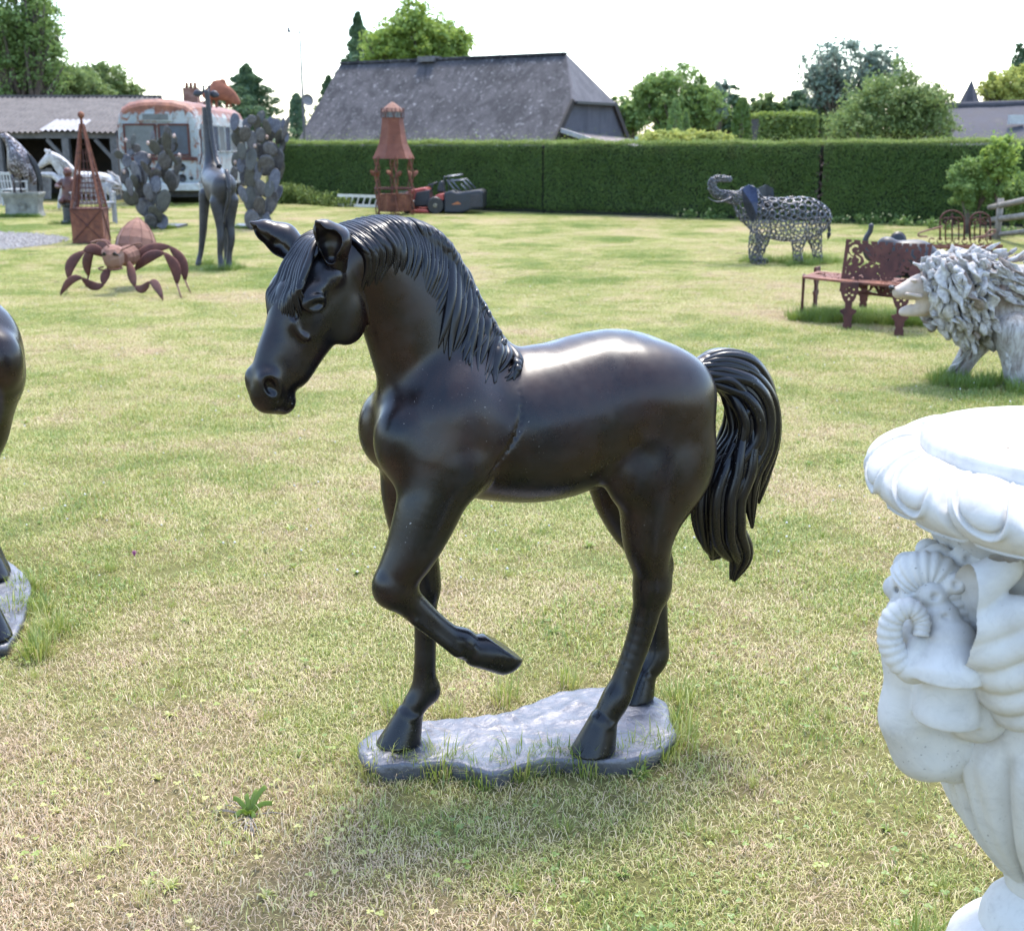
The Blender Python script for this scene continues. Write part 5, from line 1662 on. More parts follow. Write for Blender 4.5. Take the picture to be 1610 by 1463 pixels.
build_cactus('grey metal prickly pear sculpture standing right of the giraffe, the taller bushier one', 23.7, 405, 358, z5([
    (610, 450, 36, 78, 5), (520, 440, 48, 45, 20), (640, 380, 34, 48, 0), (700, 470, 40, 60, -15), (780, 460, 48, 62, 0), (870, 480, 24, 90, 20), (560, 600, 58, 82, 0), (690, 590, 50, 60, 30), (440, 600, 48, 75, -35), (430, 510, 45, 40, 0), (760, 540, 30, 78, -70), (840, 630, 32, 75, 8), (730, 670, 62, 62, -50), (555, 770, 62, 88, 5), (690, 820, 78, 82, 10), (815, 770, 52, 85, 10), (545, 940, 58, 90, 0), (770, 960, 52, 95, 10), (660, 1030, 46, 72, -30), (545, 1130, 62, 98, 5), (740, 1160, 62, 102, 18), (630, 1190, 48, 75, -20), (560, 1320, 70, 78, 0), (690, 1310, 42, 55, 0), (470, 690, 42, 65, 0), (465, 820, 45, 62, 10), (480, 920, 40, 60, 0), (610, 880, 60, 80, 0), (740, 880, 40, 70, 0), (640, 700, 50, 70, -20), (400, 420, 40, 70, 10), (500, 530, 50, 60, 0), (830, 870, 24, 70, 5), (610, 1060, 60, 80, 0), (480, 1090, 40, 70, -20), (800, 1080, 40, 70, 20), (640, 540, 45, 55, 0), (730, 420, 30, 40, 0), (880, 560, 22, 40, 0), (810, 560, 30, 60, 0), (560, 400, 40, 35, 10), (620, 1280, 60, 80, 10), (400, 900, 40, 60, 10), (620, 1360, 60, 50, 0), (420, 770, 50, 60, 20), (720, 1040, 50, 70, 10)]),
    [(300 + x / 5.85, 120 + y / 5.85) for x, y in ((700, 560), (590, 640), (410, 790))], 9)

# ------------------------------------------------------------------ rusty obelisk planter
def build_obelisk():
    g = ground(145, 382)
    t = thing('obelisk_planter', 'rusty square planter with tall lattice obelisk and ball finial', 'planter', tuple(g), R(6))
    s = 0.50
    mb = MB()
    mb.box((0, 0, 0.29), (s, s, 0.56)); o = mb.build('box', M_RUST, t)
    for a in range(4):
        M = Matrix.Rotation(a * math.pi / 2, 4, 'Z')
        mb = MB()
        for p, q in (((-s / 2 + 0.02, 0.06), (s / 2 - 0.02, 0.54)), ((s / 2 - 0.02, 0.06), (-s / 2 + 0.02, 0.54)), ((-s / 2, 0.56), (s / 2, 0.56)), ((-s / 2, 0.02), (s / 2, 0.02))):
            mb.bar(M @ Vector((p[0], -s / 2 - 0.004, p[1])), M @ Vector((q[0], -s / 2 - 0.004, q[1])), 0.018, 0.014)
        mb.lathe([(0.03, 0.0), (0.028, 0.012), (0.004, 0.022)], 10, M @ Vector((0, -s / 2, 0.30)), (M @ Matrix.Rotation(R(90), 4, 'X')).to_3x3())
        mb.build('side_trim', M_RUST_DARK, t)
    top = 1.90
    for sx in (-1, 1):
        for sy in (-1, 1):
            mb = MB(); mb.bar((sx * (s / 2 - 0.02), sy * (s / 2 - 0.02), 0.57), (sx * 0.018, sy * 0.018, top), 0.032); mb.build('corner_bar', M_RUST, t)
    for a in range(4):
        M = Matrix.Rotation(a * math.pi / 2, 4, 'Z')
        mb = MB()
        def pt(u, f): w = (s / 2 - 0.02) * (1 - f) + 0.018 * f; return M @ Vector((u * w, -w, 0.57 + (top - 0.57) * f))
        for f in (0.0, 0.06, 0.12, 0.18, 0.24, 0.30, 0.36, 0.46, 0.56, 0.66, 0.76, 0.85): mb.bar(pt(-1, f), pt(1, f), 0.011)
        for u in (-0.66, -0.33, 0.0, 0.33, 0.66): mb.bar(pt(u, 0), pt(u, 0.40 if u else 0.7), 0.010)
        mb.build('lattice', M_RUST_DARK, t)
    mb = MB(); mb.tube([(0, 0, top - 0.02), (0, 0, top + 0.10)], 0.022, 8); mb.ball((0, 0, top + 0.14), 0.055, 14); mb.build('finial', M_RUST, t, True)
build_obelisk()

# ------------------------------------------------------------------ white chairs and a garden bench near the shed
M_WHITE = mat_simple('white_plastic', (0.42, 0.42, 0.41), (0.34, 0.34, 0.33), 5, 0.5, 0, 0.03)
M_GREYWHITE = mat_simple('weathered_white_wood', (0.34, 0.33, 0.32), (0.22, 0.21, 0.20), 8, 0.8)
def chair(label, p, rot, mat, w=0.5, h=0.85, name='garden_chair', group=None):
    t = thing(name, label, 'chair' if name == 'garden_chair' else 'bench', p, rot, group)
    mb = MB(); mb.box((0, 0, 0.42), (w, 0.46, 0.04)); mb.build('seat', mat, t, bevel=0.008)
    for k in range(max(5, int(w / 0.09))):
        n = max(5, int(w / 0.09))
        mb = MB(); mb.box((-w / 2 + (k + 0.5) * w / n, 0.22, 0.64), (0.035, 0.022, 0.36), (R(-6), 0, 0)); mb.build('slat', mat, t)
    mb = MB(); mb.box((0, 0.245, h - 0.02), (w, 0.035, 0.07), (R(-6), 0, 0)); mb.build('top_rail', mat, t)
    for sx in (-1, 1):
        for sy in (-1, 1):
            mb = MB(); mb.box((sx * (w / 2 - 0.02), sy * 0.20, 0.2), (0.045, 0.045, 0.4)); mb.build('leg', mat, t)
        mb = MB(); mb.box((sx * (w / 2 - 0.01), 0, 0.63), (0.05, 0.48, 0.03)); mb.bar((sx * (w / 2 - 0.01), -0.2, 0.42), (sx * (w / 2 - 0.01), -0.2, 0.63), 0.035); mb.build('armrest', mat, t)
    return t
chair('white slatted garden bench partly hidden behind the rusty obelisk planter', tuple(ground(149, 352)), R(25), M_GREYWHITE, 0.85, 0.78, 'garden_bench')
chair('white plastic garden chair at the left edge of the row by the shed', (-14.0, 33.2, 0), R(20), M_WHITE, group='white chairs by the shed')
chair('white plastic garden chair behind the stone trough, second from the left edge', (-13.1, 32.6, 0), R(160), M_WHITE, group='white chairs by the shed')

# ------------------------------------------------------------------ cherub on a dark plinth
def build_cherub():
    g = ground(113, 352)
    t = thing('cherub_statue', 'small reddish bronze cherub statue on a dark round plinth', 'statue', tuple(g))
    ppm = 77.0
    mb = MB(); mb.lathe([(0.20, 0), (0.20, 0.05), (0.16, 0.08), (0.15, 0.34), (0.19, 0.38), (0.19, 0.42)], 16); mb.build('plinth', M_BLACK, t, True, sharp=R(40))
    S = Sculpt((-0.35, -0.3, 0.38), (0.4, 0.3, 1.15), 0.012)
    S.chain([(0, 0, 0.46, 0.15), (0, 0, 0.62, 0.14), (0.01, 0, 0.80, 0.125), (0.01, 0, 0.92, 0.06)], 0.05)
    S.ell((0.01, -0.01, 1.03), (0.088, 0.09, 0.10), 0.03)
    S.ell((0.01, -0.10, 1.01), (0.02, 0.02, 0.02), 0.02)
    S.chain([(-0.10, 0, 0.86, 0.055), (-0.22, -0.04, 0.76, 0.042), (-0.12, -0.16, 0.74, 0.034)], 0.03)
    S.chain([(0.11, 0, 0.86, 0.055), (0.24, -0.03, 0.84, 0.042), (0.20, -0.15, 0.92, 0.034)], 0.03)
    S.chain([(-0.08, -0.06, 0.50, 0.08), (-0.10, -0.20, 0.46, 0.06)], 0.03); S.chain([(0.08, -0.06, 0.50, 0.08), (0.11, -0.19, 0.48, 0.06)], 0.03)
    V, F = S.mesh(2)
    mesh_obj('body', V, F, mat_bronze('red_bronze', (0.05, 0.018, 0.012), (0.12, 0.04, 0.025), 0.4, 0.05), t, True)
    longer_grass(g.x, g.y - 0.1, 0.4, 25, True)
build_cherub()

# ------------------------------------------------------------------ stone trough with a mosaic bird statue on it
M_TROUGH = mat_simple('mossy_stone', (0.27, 0.26, 0.22), (0.13, 0.125, 0.10), 7, 0.9, 0, 0.5)
def build_trough():
    g = ground(40, 341)
    t = thing('stone_trough', 'grey stone trough planter with flared rim and a carved roundel', 'planter', tuple(g), R(4))
    prof = [(0.40, 0.0), (0.36, 0.12), (0.35, 0.28), (0.38, 0.42), (0.42, 0.50), (0.42, 0.54), (0.36, 0.54), (0.36, 0.46)]
    V, F = [], []
    for w, z in prof:
        for sx, sy in ((-1, -1), (1, -1), (1, 1), (-1, 1)): V.append((sx * w, sy * w * 0.62, z))
    for i in range(len(prof) - 1):
        for k in range(4):
            l = (k + 1) % 4
            F.append((i * 4 + k, i * 4 + l, (i + 1) * 4 + l, (i + 1) * 4 + k))
    F.append((0, 3, 2, 1)); F.append(tuple((len(prof) - 1) * 4 + k for k in range(4)))
    mb = MB(); mb.add(V, F); mb.build('trough', M_TROUGH, t, bevel=0.012)
    mb = MB()
    for r in (0.09, 0.05):
        mb.tube([Vector((0.03 + r * math.cos(a), -0.228, 0.25 + r * math.sin(a))) for a in np.linspace(0, 2 * math.pi, 14, endpoint=False)], 0.014, 5, closed=True)
    mb.build('roundel', M_TROUGH, t, True)
    for k in range(10): longer_grass(g.x - 0.5 + k * 0.1, g.y - 0.3, 0.12, 6, True)
    b = thing('bird_statue', 'dark long tailed bird statue with raised head standing on the stone trough', 'statue', (g.x - 0.02, g.y, 0.54))
    S = Sculpt((-0.5, -0.35, 0.1), (0.6, 0.35, 1.35), 0.013)
    S.chain([(-0.06, 0, 0.52, 0.20), (0.0, 0, 0.70, 0.24), (-0.06, 0, 0.92, 0.17), (-0.16, 0, 1.10, 0.105), (-0.24, 0, 1.19, 0.085)], 0.06, s=0.85)
    S.cone((-0.26, 0, 1.20), (-0.38, 0, 1.24), 0.05, 0.022, 0.03)
    S.chain([(0.10, 0, 0.72, 0.14), (0.22, 0, 0.45, 0.10), (0.28, 0, 0.22, 0.07)], 0.05, s=0.8)
    V, F = S.mesh(2)
    m, nt, N, L, B = new_mat('mosaic_dark')
    vo = N.new('ShaderNodeTexVoronoi'); vo.inputs['Scale'].default_value = 32
    L.new(n_coord(nt), vo.inputs['Vector'])
    L.new(n_ramp(nt, vo.outputs['Color'], [(0.3, (0.03, 0.025, 0.028)), (0.6, (0.09, 0.06, 0.055)), (0.85, (0.35, 0.32, 0.33))]).outputs[0], B.inputs['Base Color'])
    B.inputs['Roughness'].default_value = 0.35
    mesh_obj('body', V, F, m, b, True)
    mb = MB(); leaf_limb(mb, (0.22, -0.04, 0.85), (0.46, -0.02, 0.03), 0.07, (0.05, 0, 0.05)); mb.build('tail', M_GREYBRONZE, b, True)
    for s in (-1, 1):
        mb = MB(); mb.tube([(-0.08 + 0.04 * s, 0.07 * s, 0.5), (-0.1 + 0.04 * s, 0.08 * s, 0.25), (-0.09 + 0.04 * s, 0.08 * s, -0.06)], [0.055, 0.035, 0.045], 8); mb.build('leg', m, b, True)
        mb = MB(); leaf_limb(mb, (0.02, 0.19 * s, 0.92), (0.2, 0.17 * s, 0.30), 0.12, (0.03, 0.04 * s, 0)); mb.build('wing', m, b, True)
build_trough()

# ------------------------------------------------------------------ driftwood horse at the shed
def build_wood_horse():
    Y = 30.4
    t = thing('wooden_horse_statue', 'pale driftwood horse statue with raised foreleg in front of the shed', 'statue', (-10.6, Y, 0))
    S = Sculpt((-12.2, Y - 0.5, 0.0), (-9.5, Y + 0.5, 2.0), 0.02)
    limb(S, [(118, 287, Y, 17), (140, 288, Y, 17), (160, 288, Y, 16), (172, 288, Y, 13)], 64, 0.1, 0.8)
    limb(S, [(112, 282, Y, 15), (102, 267, Y, 13), (90, 253, Y, 10), (80, 246, Y, 7)], 64, 0.08, 0.7)
    limb(S, [(80, 247, Y, 8), (71, 254, Y, 6), (63, 261, Y, 4)], 64, 0.05, 0.8)
    limb(S, [(100, 290, Y - 0.2, 6), (84, 276, Y - 0.2, 4.5), (66, 274, Y - 0.2, 3.4)], 64, 0.05)
    for pts in ([(104, 290, Y + 0.2, 6), (96, 308, Y + 0.2, 3.6), (93, 326, Y + 0.2, 3)], [(104, 292, Y - 0.1, 5), (101, 312, Y - 0.1, 3.4), (101, 328, Y - 0.1, 3.2)], [(168, 295, Y - 0.2, 8), (176, 308, Y - 0.2, 3.6), (172, 326, Y - 0.2, 3)], [(160, 295, Y + 0.2, 7), (160, 312, Y + 0.2, 3.6), (158, 326, Y + 0.2, 3)]):
        limb(S, pts, 64, 0.06)
    V, F = S.mesh(2)
    mesh_obj('body', V, F, M_DRIFT2, t, True, world=True)
    rs = random.Random(2)
    for k in range(60):
        f = rs.random()
        px, py = 80 + 32 * f, 241 + 30 * f
        mb = MB()
        a = at(px, py, Y - 0.12); b = at(px + 22 + rs.uniform(-4, 10), py + 24 + rs.uniform(-4, 8), Y - 0.16)
        mb.tube([a, (a + b) / 2 + Vector((0.05, -0.05, 0.06)), b], [0.02, 0.04, 0.015], 6, flat=0.5); mb.build('mane_stick', (M_DRIFT, M_DRIFT2, M_DRIFT3)[k % 3], t, True, world=True)
    for k in range(40):
        px, py = 125 + rs.random() * 50, 274 + rs.random() * 28
        mb = MB(); a = at(px, py, Y - 0.22); b = at(px + 12 + rs.uniform(-3, 6), py + 4 + rs.uniform(-5, 9), Y - 0.2)
        mb.tube([a, (a + b) / 2, b], [0.02, 0.045, 0.02], 6, flat=0.5); mb.build('flank_stick', (M_DRIFT, M_DRIFT2, M_DRIFT3)[k % 3], t, True, world=True)
    for k in range(22):
        mb = MB(); a = at(172 + rs.uniform(-3, 3), 272 + rs.uniform(-3, 3), Y); b = at(188 + rs.uniform(-6, 4), 300 + rs.uniform(-6, 8), Y - 0.1)
        mb.tube([a, (a + b) / 2 + Vector((0.08, 0, 0.08)), b], [0.02, 0.035, 0.012], 6, flat=0.5); mb.build('tail_stick', (M_DRIFT, M_DRIFT2, M_DRIFT3)[k % 3], t, True, world=True)
    for dy in (-0.08, 0.1):
        mb = MB(); leaf_limb(mb, at(78, 241, Y + dy), at(70 if dy > 0 else 77, 235, Y + dy), 0.05, (0, 0, 0), flat=0.5); mb.build('ear', M_DRIFT2, t, True, world=True)
    for px in (98, 170, 135): g = ground(px, 329); longer_grass(g.x, g.y, 0.4, 12)
build_wood_horse()
# ------------------------------------------------------------------ gravel
def build_gravel():
    mb = MB()
    n = 48
    V = [(-10.6 + 3.1 * math.cos(2 * math.pi * k / n) * (1 + 0.03 * math.sin(5 * k)), 20.2 + 2.7 * math.sin(2 * math.pi * k / n) * (1 + 0.03 * math.cos(7 * k)), 0.012) for k in range(n)]
    mb.add(V, [tuple(range(n))])
    m, nt, N, L, B = new_mat('gravel_grey')
    g = N.new('ShaderNodeNewGeometry')
    vo = N.new('ShaderNodeTexVoronoi'); vo.inputs['Scale'].default_value = 38; L.new(g.outputs['Position'], vo.inputs['Vector'])
    L.new(n_ramp(nt, vo.outputs['Color'], [(0.1, (0.10, 0.095, 0.09)), (0.6, (0.19, 0.18, 0.175)), (0.9, (0.30, 0.29, 0.28))]).outputs[0], B.inputs['Base Color'])
    B.inputs['Roughness'].default_value = 0.9
    n_bump(nt, B, vo.outputs['Distance'], 0.8, 0.03)
    tag(mb.build('gravel_path', m), kind='structure')
    r = np.random.default_rng(5)
    cnt = 5000
    a = r.random(cnt) * 2 * np.pi; q = np.sqrt(r.random(cnt)) * 1.02
    P = np.stack([-10.6 + 3.1 * q * np.cos(a), 20.2 + 2.7 * q * np.sin(a), np.full(cnt, 0.014)], 1)
    sz = 0.012 + 0.018 * r.random(cnt)
    base = np.array([(1, 0, 0), (0, 1, 0), (-1, 0, 0), (0, -1, 0), (0.2, 0.1, 0.8)])
    V = (P[:, None, :] + base[None] * sz[:, None, None]).reshape(-1, 3)
    b = np.arange(cnt)[:, None] * 5
    F = np.concatenate([b + np.array(f) for f in ((0, 1, 4), (1, 2, 4), (2, 3, 4), (3, 0, 4))])
    tag(mesh_obj('gravel_stones', V, F, m), 'loose grey gravel stones on the path at the left edge', 'gravel', kind='stuff')
build_gravel()

# ------------------------------------------------------------------ open shed
M_CORR = mat_simple('fibre_cement_sheet', (0.125, 0.11, 0.10), (0.065, 0.056, 0.052), 2.5, 0.95, 0, 0.3)
M_TIMBER = mat_simple('grey_timber', (0.15, 0.14, 0.135), (0.09, 0.085, 0.08), 8, 0.9, 0, 0.3)
M_DARKWOOD = mat_simple('dark_boards', (0.045, 0.036, 0.03), (0.02, 0.017, 0.015), 5, 0.9)
M_OLDROOF = mat_simple('lichen_slates', (0.33, 0.31, 0.31), (0.10, 0.095, 0.10), 9, 0.9, 0, 0.5)
def corr_sheet(mb, p00, p10, p11, p01, amp, waves, nv=2):
    p00, p10, p11, p01 = (Vector(p) for p in (p00, p10, p11, p01))
    nrm = (p10 - p00).cross(p01 - p00).normalized()
    nu = waves * 6
    V = []
    for j in range(nv):
        for i in range(nu + 1):
            u, v = i / nu, j / (nv - 1)
            p = (p00 * (1 - u) + p10 * u) * (1 - v) + (p01 * (1 - u) + p11 * u) * v
            V.append(p + nrm * amp * math.sin(2 * math.pi * waves * u))
    w = nu + 1
    mb.add(V, [(j * w + i, j * w + i + 1, (j + 1) * w + i + 1, (j + 1) * w + i) for j in range(nv - 1) for i in range(nu)])
def build_shed():
    x0, x1, yf, yr = -21.0, -11.4, 36.0, 41.0
    ze, zr = 1.98, 3.05
    t = thing('open_shed', 'long open fronted shed with corrugated grey roof and timber posts', 'shed', ((x0 + x1) / 2, yf, 0))
    rows = 4
    for k in range(rows):
        f0, f1 = k / rows - (0.012 if k else 0.03), (k + 1) / rows + 0.015
        z = lambda f: ze + (zr - ze) * f
        y = lambda f: yf + (yr - yf) * f
        for c in range(9):
            u0, u1 = x0 + (x1 - x0) * c / 9, x0 + (x1 - x0) * (c + 1) / 9 + 0.04
            if k == 0 and c == 7: continue
            mb = MB(); corr_sheet(mb, (u0, y(f0), z(f0) - 0.012 * (rows - k) + 0.004 * (c % 2)), (u1, y(f0), z(f0) - 0.012 * (rows - k) + 0.004 * (c % 2)), (u1, y(f1), z(f1) + 0.0), (u0, y(f1), z(f1) + 0.0), 0.028, 7)
            mb.build('roof_sheet', M_CORR, t, True, world=True)
    mb = MB(); u0, u1 = x0 + (x1 - x0) * 7 / 9, x0 + (x1 - x0) * 8 / 9 + 0.04
    corr_sheet(mb, (u0, yf - 0.15, ze - 0.03), (u1, yf - 0.15, ze - 0.03), (u1, yf + 1.3, ze + 0.285), (u0, yf + 1.3, ze + 0.285), 0.028, 7)
    mb.build('roof_sheet', mat_simple('new_roof_sheet', (0.30, 0.29, 0.29), (0.2, 0.19, 0.19), 3, 0.8), t, True, world=True)
    mb = MB(); mb.add([(x0, yr, zr), (x1, yr, zr), (x1, yr + 5, ze), (x0, yr + 5, ze)], [(0, 1, 2, 3)]); mb.box(((x0 + x1) / 2, yr, zr + 0.02), (x1 - x0, 0.3, 0.06)); mb.build('rear_roof', M_CORR, t, world=True)
    mb = MB(); mb.box(((x0 + x1) / 2, yf + 0.1, ze - 0.16), (x1 - x0, 0.10, 0.18)); mb.build('beam', M_TIMBER, t, world=True)
    for px in (6, 111, -80, 186):
        a = at(px, 300, yf + 0.1)
        mb = MB(); mb.box((a.x, yf + 0.1, (ze - 0.25) / 2), (0.2, 0.2, ze - 0.25)); mb.build('post', M_TIMBER, t, world=True)
        mb = MB(); mb.bar((a.x - 0.55, yf + 0.12, ze - 0.28), (a.x - 0.05, yf + 0.12, ze - 0.85), 0.1); mb.build('brace', M_TIMBER, t, world=True)
    mb = MB(); mb.box(((x0 + x1) / 2, yr + 0.1, 1.5), (x1 - x0, 0.12, 3.0)); mb.build('rear_wall', M_DARKWOOD, t, world=True)
    for k in range(18):
        mb = MB(); mb.box((x1 - 0.02, yf + 0.15 + 0.27 * (k + 0.5), 0.95 + 0.10 * k / 3.4), (0.04, 0.255, 1.9 + 0.2 * k / 3.4)); mb.build('board', M_DARKWOOD, t, world=True)
    mb = MB(); mb.box((x0, yr - 2.4, 1.2), (0.1, 5.0, 2.4)); mb.build('side_wall', M_DARKWOOD, t, world=True)
    # crates and planks leaning inside
    o = thing('plank_stack', 'brown boards leaning against the inside of the shed', 'boards', (-14.6, yf + 0.7, 0))
    for k in range(5):
        mb = MB(); mb.box((k * 0.22, 0.12 * (k % 2), 0.42), (0.19, 0.04, 0.85 + 0.08 * (k % 3)), (R(-9), R(2 * k - 4), 0)); mb.build('board', M_OLDWOOD, o)
    # second roof behind
    b = thing('barn', 'barn behind the shed with pale lichen covered slate roof', 'building', (-13.2, 47, 0))
    r0, r1 = at(60, 157, 47), at(205, 164, 47)
    e0, e1 = at(60, 200, 44), at(222, 196, 44)
    mb = MB(); mb.add([e0, e1, r1, r0, e0 + Vector((0, 6.5, 0)), e1 + Vector((0, 6.5, 0))], [(0, 1, 2, 3), (3, 2, 5, 4)]); mb.build('roof', M_OLDROOF, b, world=True)
    mb = MB(); mb.box(((e0.x + e1.x) / 2, 47.2, 1.0), (e1.x - e0.x - 0.3, 5.9, 2.0)); mb.build('wall', M_TROUGH, b, world=True)
    mb = MB(); a = at(167, 170, 44.6); mb.tube([a - Vector((0, 0, 0.2)), a + Vector((0, 0, 0.36))], 0.07, 8); mb.build('flue', M_TIMBER, b, True, world=True)
    mb = MB(); a = at(226, 159, 47); mb.box(a, (0.45, 0.45, 0.12)); mb.build('vent_cap', M_DARKWOOD, b, world=True)
    c = thing('brick_house', 'distant red brick building with chimney pots showing above the bus roof', 'building', (-15.5, 62, 0))
    a = at(305, 160, 62)
    mb = MB(); mb.box((a.x, 62, 1.6), (1.2, 5, 3.2)); mb.build('wall', M_RUST_PALE, c, world=True)
    mb = MB(); mb.add([(a.x - 0.65, 59.3, 3.2), (a.x + 0.65, 59.3, 3.2), (a.x + 0.65, 62, 3.6), (a.x - 0.65, 62, 3.6), (a.x + 0.65, 64.7, 3.2), (a.x - 0.65, 64.7, 3.2)], [(0, 1, 2, 3), (3, 2, 4, 5)]); mb.build('roof', M_RUST_DARK, c, world=True)
    mb = MB(); mb.box((a.x, 61.6, 3.7), (0.7, 0.5, 1.0)); ch = mb.build('chimney', M_RUST_PALE, c, world=True)
    for k in (-1, 0, 1):
        mb = MB(); mb.lathe([(0.09, 0), (0.07, 0.25)], 10, (a.x + 0.2 * k, 61.6, 4.2)); mb.build('chimney_pot', M_RUST, ch, True, world=True)
build_shed()

# ------------------------------------------------------------------ old bus
def mat_bus():
    m, nt, N, L, B = new_mat('old_bus_paint')
    v = n_coord(nt)
    pale = n_noise(nt, 1.2, 4, 0.6, v)
    c = n_ramp(nt, pale.outputs[0], [(0.35, (0.20, 0.235, 0.24)), (0.6, (0.32, 0.34, 0.33))])
    sx = N.new('ShaderNodeSeparateXYZ'); L.new(v, sx.inputs[0])
    ru = n_noise(nt, 2.4, 8, 0.7, n_coord(nt, 'Object', (1.5, 0.5, 0.7)), 0.6)
    hi = n_math(nt, 'MULTIPLY', n_math(nt, 'SUBTRACT', sx.outputs[2], 2.28), 2.2, True)
    f = n_math(nt, 'ADD', n_ramp(nt, ru.outputs[0], [(0.52, 0), (0.62, 1)]).outputs[0], 0.0)
    roof = n_ramp(nt, n_math(nt, 'ADD', ru.outputs[0], n_math(nt, 'MULTIPLY', hi, 0.42)), [(0.56, 0), (0.61, 1)])
    lo = n_ramp(nt, n_noise(nt, 7, 7, 0.7, v).outputs[0], [(0.52, 0), (0.64, 0.9)])
    rc = n_ramp(nt, n_noise(nt, 5, 6, 0.6, v).outputs[0], [(0.3, (0.10, 0.030, 0.017)), (0.7, (0.26, 0.095, 0.045))])
    c2 = n_mix(nt, lo.outputs[0], c.outputs[0], (0.20, 0.10, 0.05))
    L.new(n_mix(nt, roof.outputs[0], c2, rc.outputs[0]), B.inputs['Base Color'])
    B.inputs['Roughness'].default_value = 0.6
    return m
def mat_glass(name, tint=(0.05, 0.06, 0.07), rough=0.08):
    m, nt, N, L, B = new_mat(name)
    v = n_coord(nt)
    n = n_noise(nt, 3, 5, 0.6, v)
    L.new(n_ramp(nt, n.outputs[0], [(0.3, tint), (0.8, tuple(min(1, x * 2.2) for x in tint))]).outputs[0], B.inputs['Base Color'])
    L.new(n_ramp(nt, n.outputs[0], [(0.3, rough), (0.8, rough + 0.25)]).outputs[0], B.inputs['Roughness'])
    B.inputs['Specular IOR Level'].default_value = 0.35
    return m
def build_bus():
    M_BUS = mat_bus(); M_GL = mat_glass('dusty_bus_glass', (0.025, 0.035, 0.05)); M_GLP = mat_glass('milky_bus_glass', (0.075, 0.08, 0.078), 0.25)
    t = thing('old_bus', 'abandoned old bus with flaking pale blue paint and rusty roof', 'bus', (-9.33, 33.0, 0), R(4))
    W, Lg, H = 2.16, 9.0, 2.74
    def sect(y, s=1.0, zt=H):
        pts = [(-1.0, 0.38), (-1.0, 1.2), (-0.985, 2.0), (-0.95, 2.32), (-0.86, 2.52), (-0.70, 2.64), (-0.4, 2.72), (0, 2.74), (0.4, 2.72), (0.70, 2.64), (0.86, 2.52), (0.95, 2.32), (0.985, 2.0), (1.0, 1.2), (1.0, 0.38)]
        return [(x * W / 2 * s, y, 0.38 + (z - 0.38) * (zt - 0.38) / (H - 0.38)) for x, z in pts]
    rings = [sect(0.0, 0.93, 2.56), sect(0.06, 0.97, 2.64), sect(0.25, 1.0, 2.72)] + [sect(y) for y in np.linspace(0.6, Lg - 0.4, 8)] + [sect(Lg - 0.1, 0.98, 2.68), sect(Lg, 0.93, 2.55)]
    V, F = [], []
    n = len(rings[0])
    for r in rings: V += r
    for i in range(len(rings) - 1):
        for k in range(n - 1): F.append((i * n + k, i * n + k + 1, (i + 1) * n + k + 1, (i + 1) * n + k))
    F.append(tuple(range(n))[::-1]); F.append(tuple((len(rings) - 1) * n + k for k in range(n)))
    mesh_obj('body', V, F, M_BUS, t, False)
    # front: two windscreens, corner lights
    for x0, x1, mt in ((-0.86, -0.06, M_GLP), (0.04, 0.80, M_GL)):
        mb = MB(); mb.box(((x0 + x1) / 2, -0.012, 1.68), (x1 - x0, 0.02, 0.78)); w = mb.build('windscreen', mt, t, bevel=0.008)
        mb = MB()
        for a, b in (((x0, 1.29), (x1, 1.29)), ((x0, 2.07), (x1, 2.07)), ((x0, 1.27), (x0, 2.09)), ((x1, 1.27), (x1, 2.09))):
            mb.bar((a[0], -0.02, a[1]), (b[0], -0.02, b[1]), 0.05, 0.05)
        mb.build('frame', M_RUST_DARK, w)
    mb = MB(); mb.box((-0.02, -0.03, 2.26), (0.88, 0.06, 0.24)); mb.build('destination_box', M_BUS, t, bevel=0.02)
    mb = MB(); mb.box((-0.02, -0.065, 2.26), (0.66, 0.012, 0.14)); mb.build('destination_glass', M_GLP, t)
    mb = MB(); mb.box((0, -0.03, 1.20), (1.96, 0.05, 0.09)); mb.build('front_band', M_RUST_DARK, t)
    for x in (-0.70, 0.56):
        for z, r in ((0.98, 0.085), (0.70, 0.085)):
            mb = MB(); mb.lathe([(r * 1.25, 0.0), (r * 1.25, 0.02), (r, 0.03), (r * 0.95, -0.02), (0.003, -0.03)], 18, (x, -0.005, z), Matrix.Rotation(R(90), 3, 'X'))
            mb.build('headlight', M_BLACK, t, True)
    mb = MB(); mb.lathe([(0.05, 0.0), (0.045, 0.02), (0.002, 0.02)], 12, (0.80, -0.01, 0.70), Matrix.Rotation(R(90), 3, 'X')); mb.build('indicator', M_BLACK, t, True)
    mb = MB(); mb.box((0, -0.06, 0.47), (2.02, 0.12, 0.20)); mb.build('bumper', mat_simple('chalky_white', (0.5, 0.52, 0.5), (0.35, 0.33, 0.3), 5, 0.7), t, bevel=0.03)
    for s in (-1, 1):
        y = 0.35
        k = 0
        while y < Lg - 0.7:
            L0 = 0.42 if k == 0 else 0.95
            mb = MB(); mb.box((s * (W / 2 - 0.012), y + L0 / 2, 1.72), (0.05, L0, 0.72)); w = mb.build('window', M_GLP if k % 2 else M_GL, t, bevel=0.02)
            mb = MB()
            for a, b in (((y, 1.36), (y + L0, 1.36)), ((y, 2.08), (y + L0, 2.08)), ((y, 1.36), (y, 2.08)), ((y + L0, 1.36), (y + L0, 2.08))):
                mb.bar((s * (W / 2 + 0.008), a[0], a[1]), (s * (W / 2 + 0.008), b[0], b[1]), 0.05, 0.04)
            mb.build('frame', M_BUS, w)
            y += L0 + 0.14; k += 1
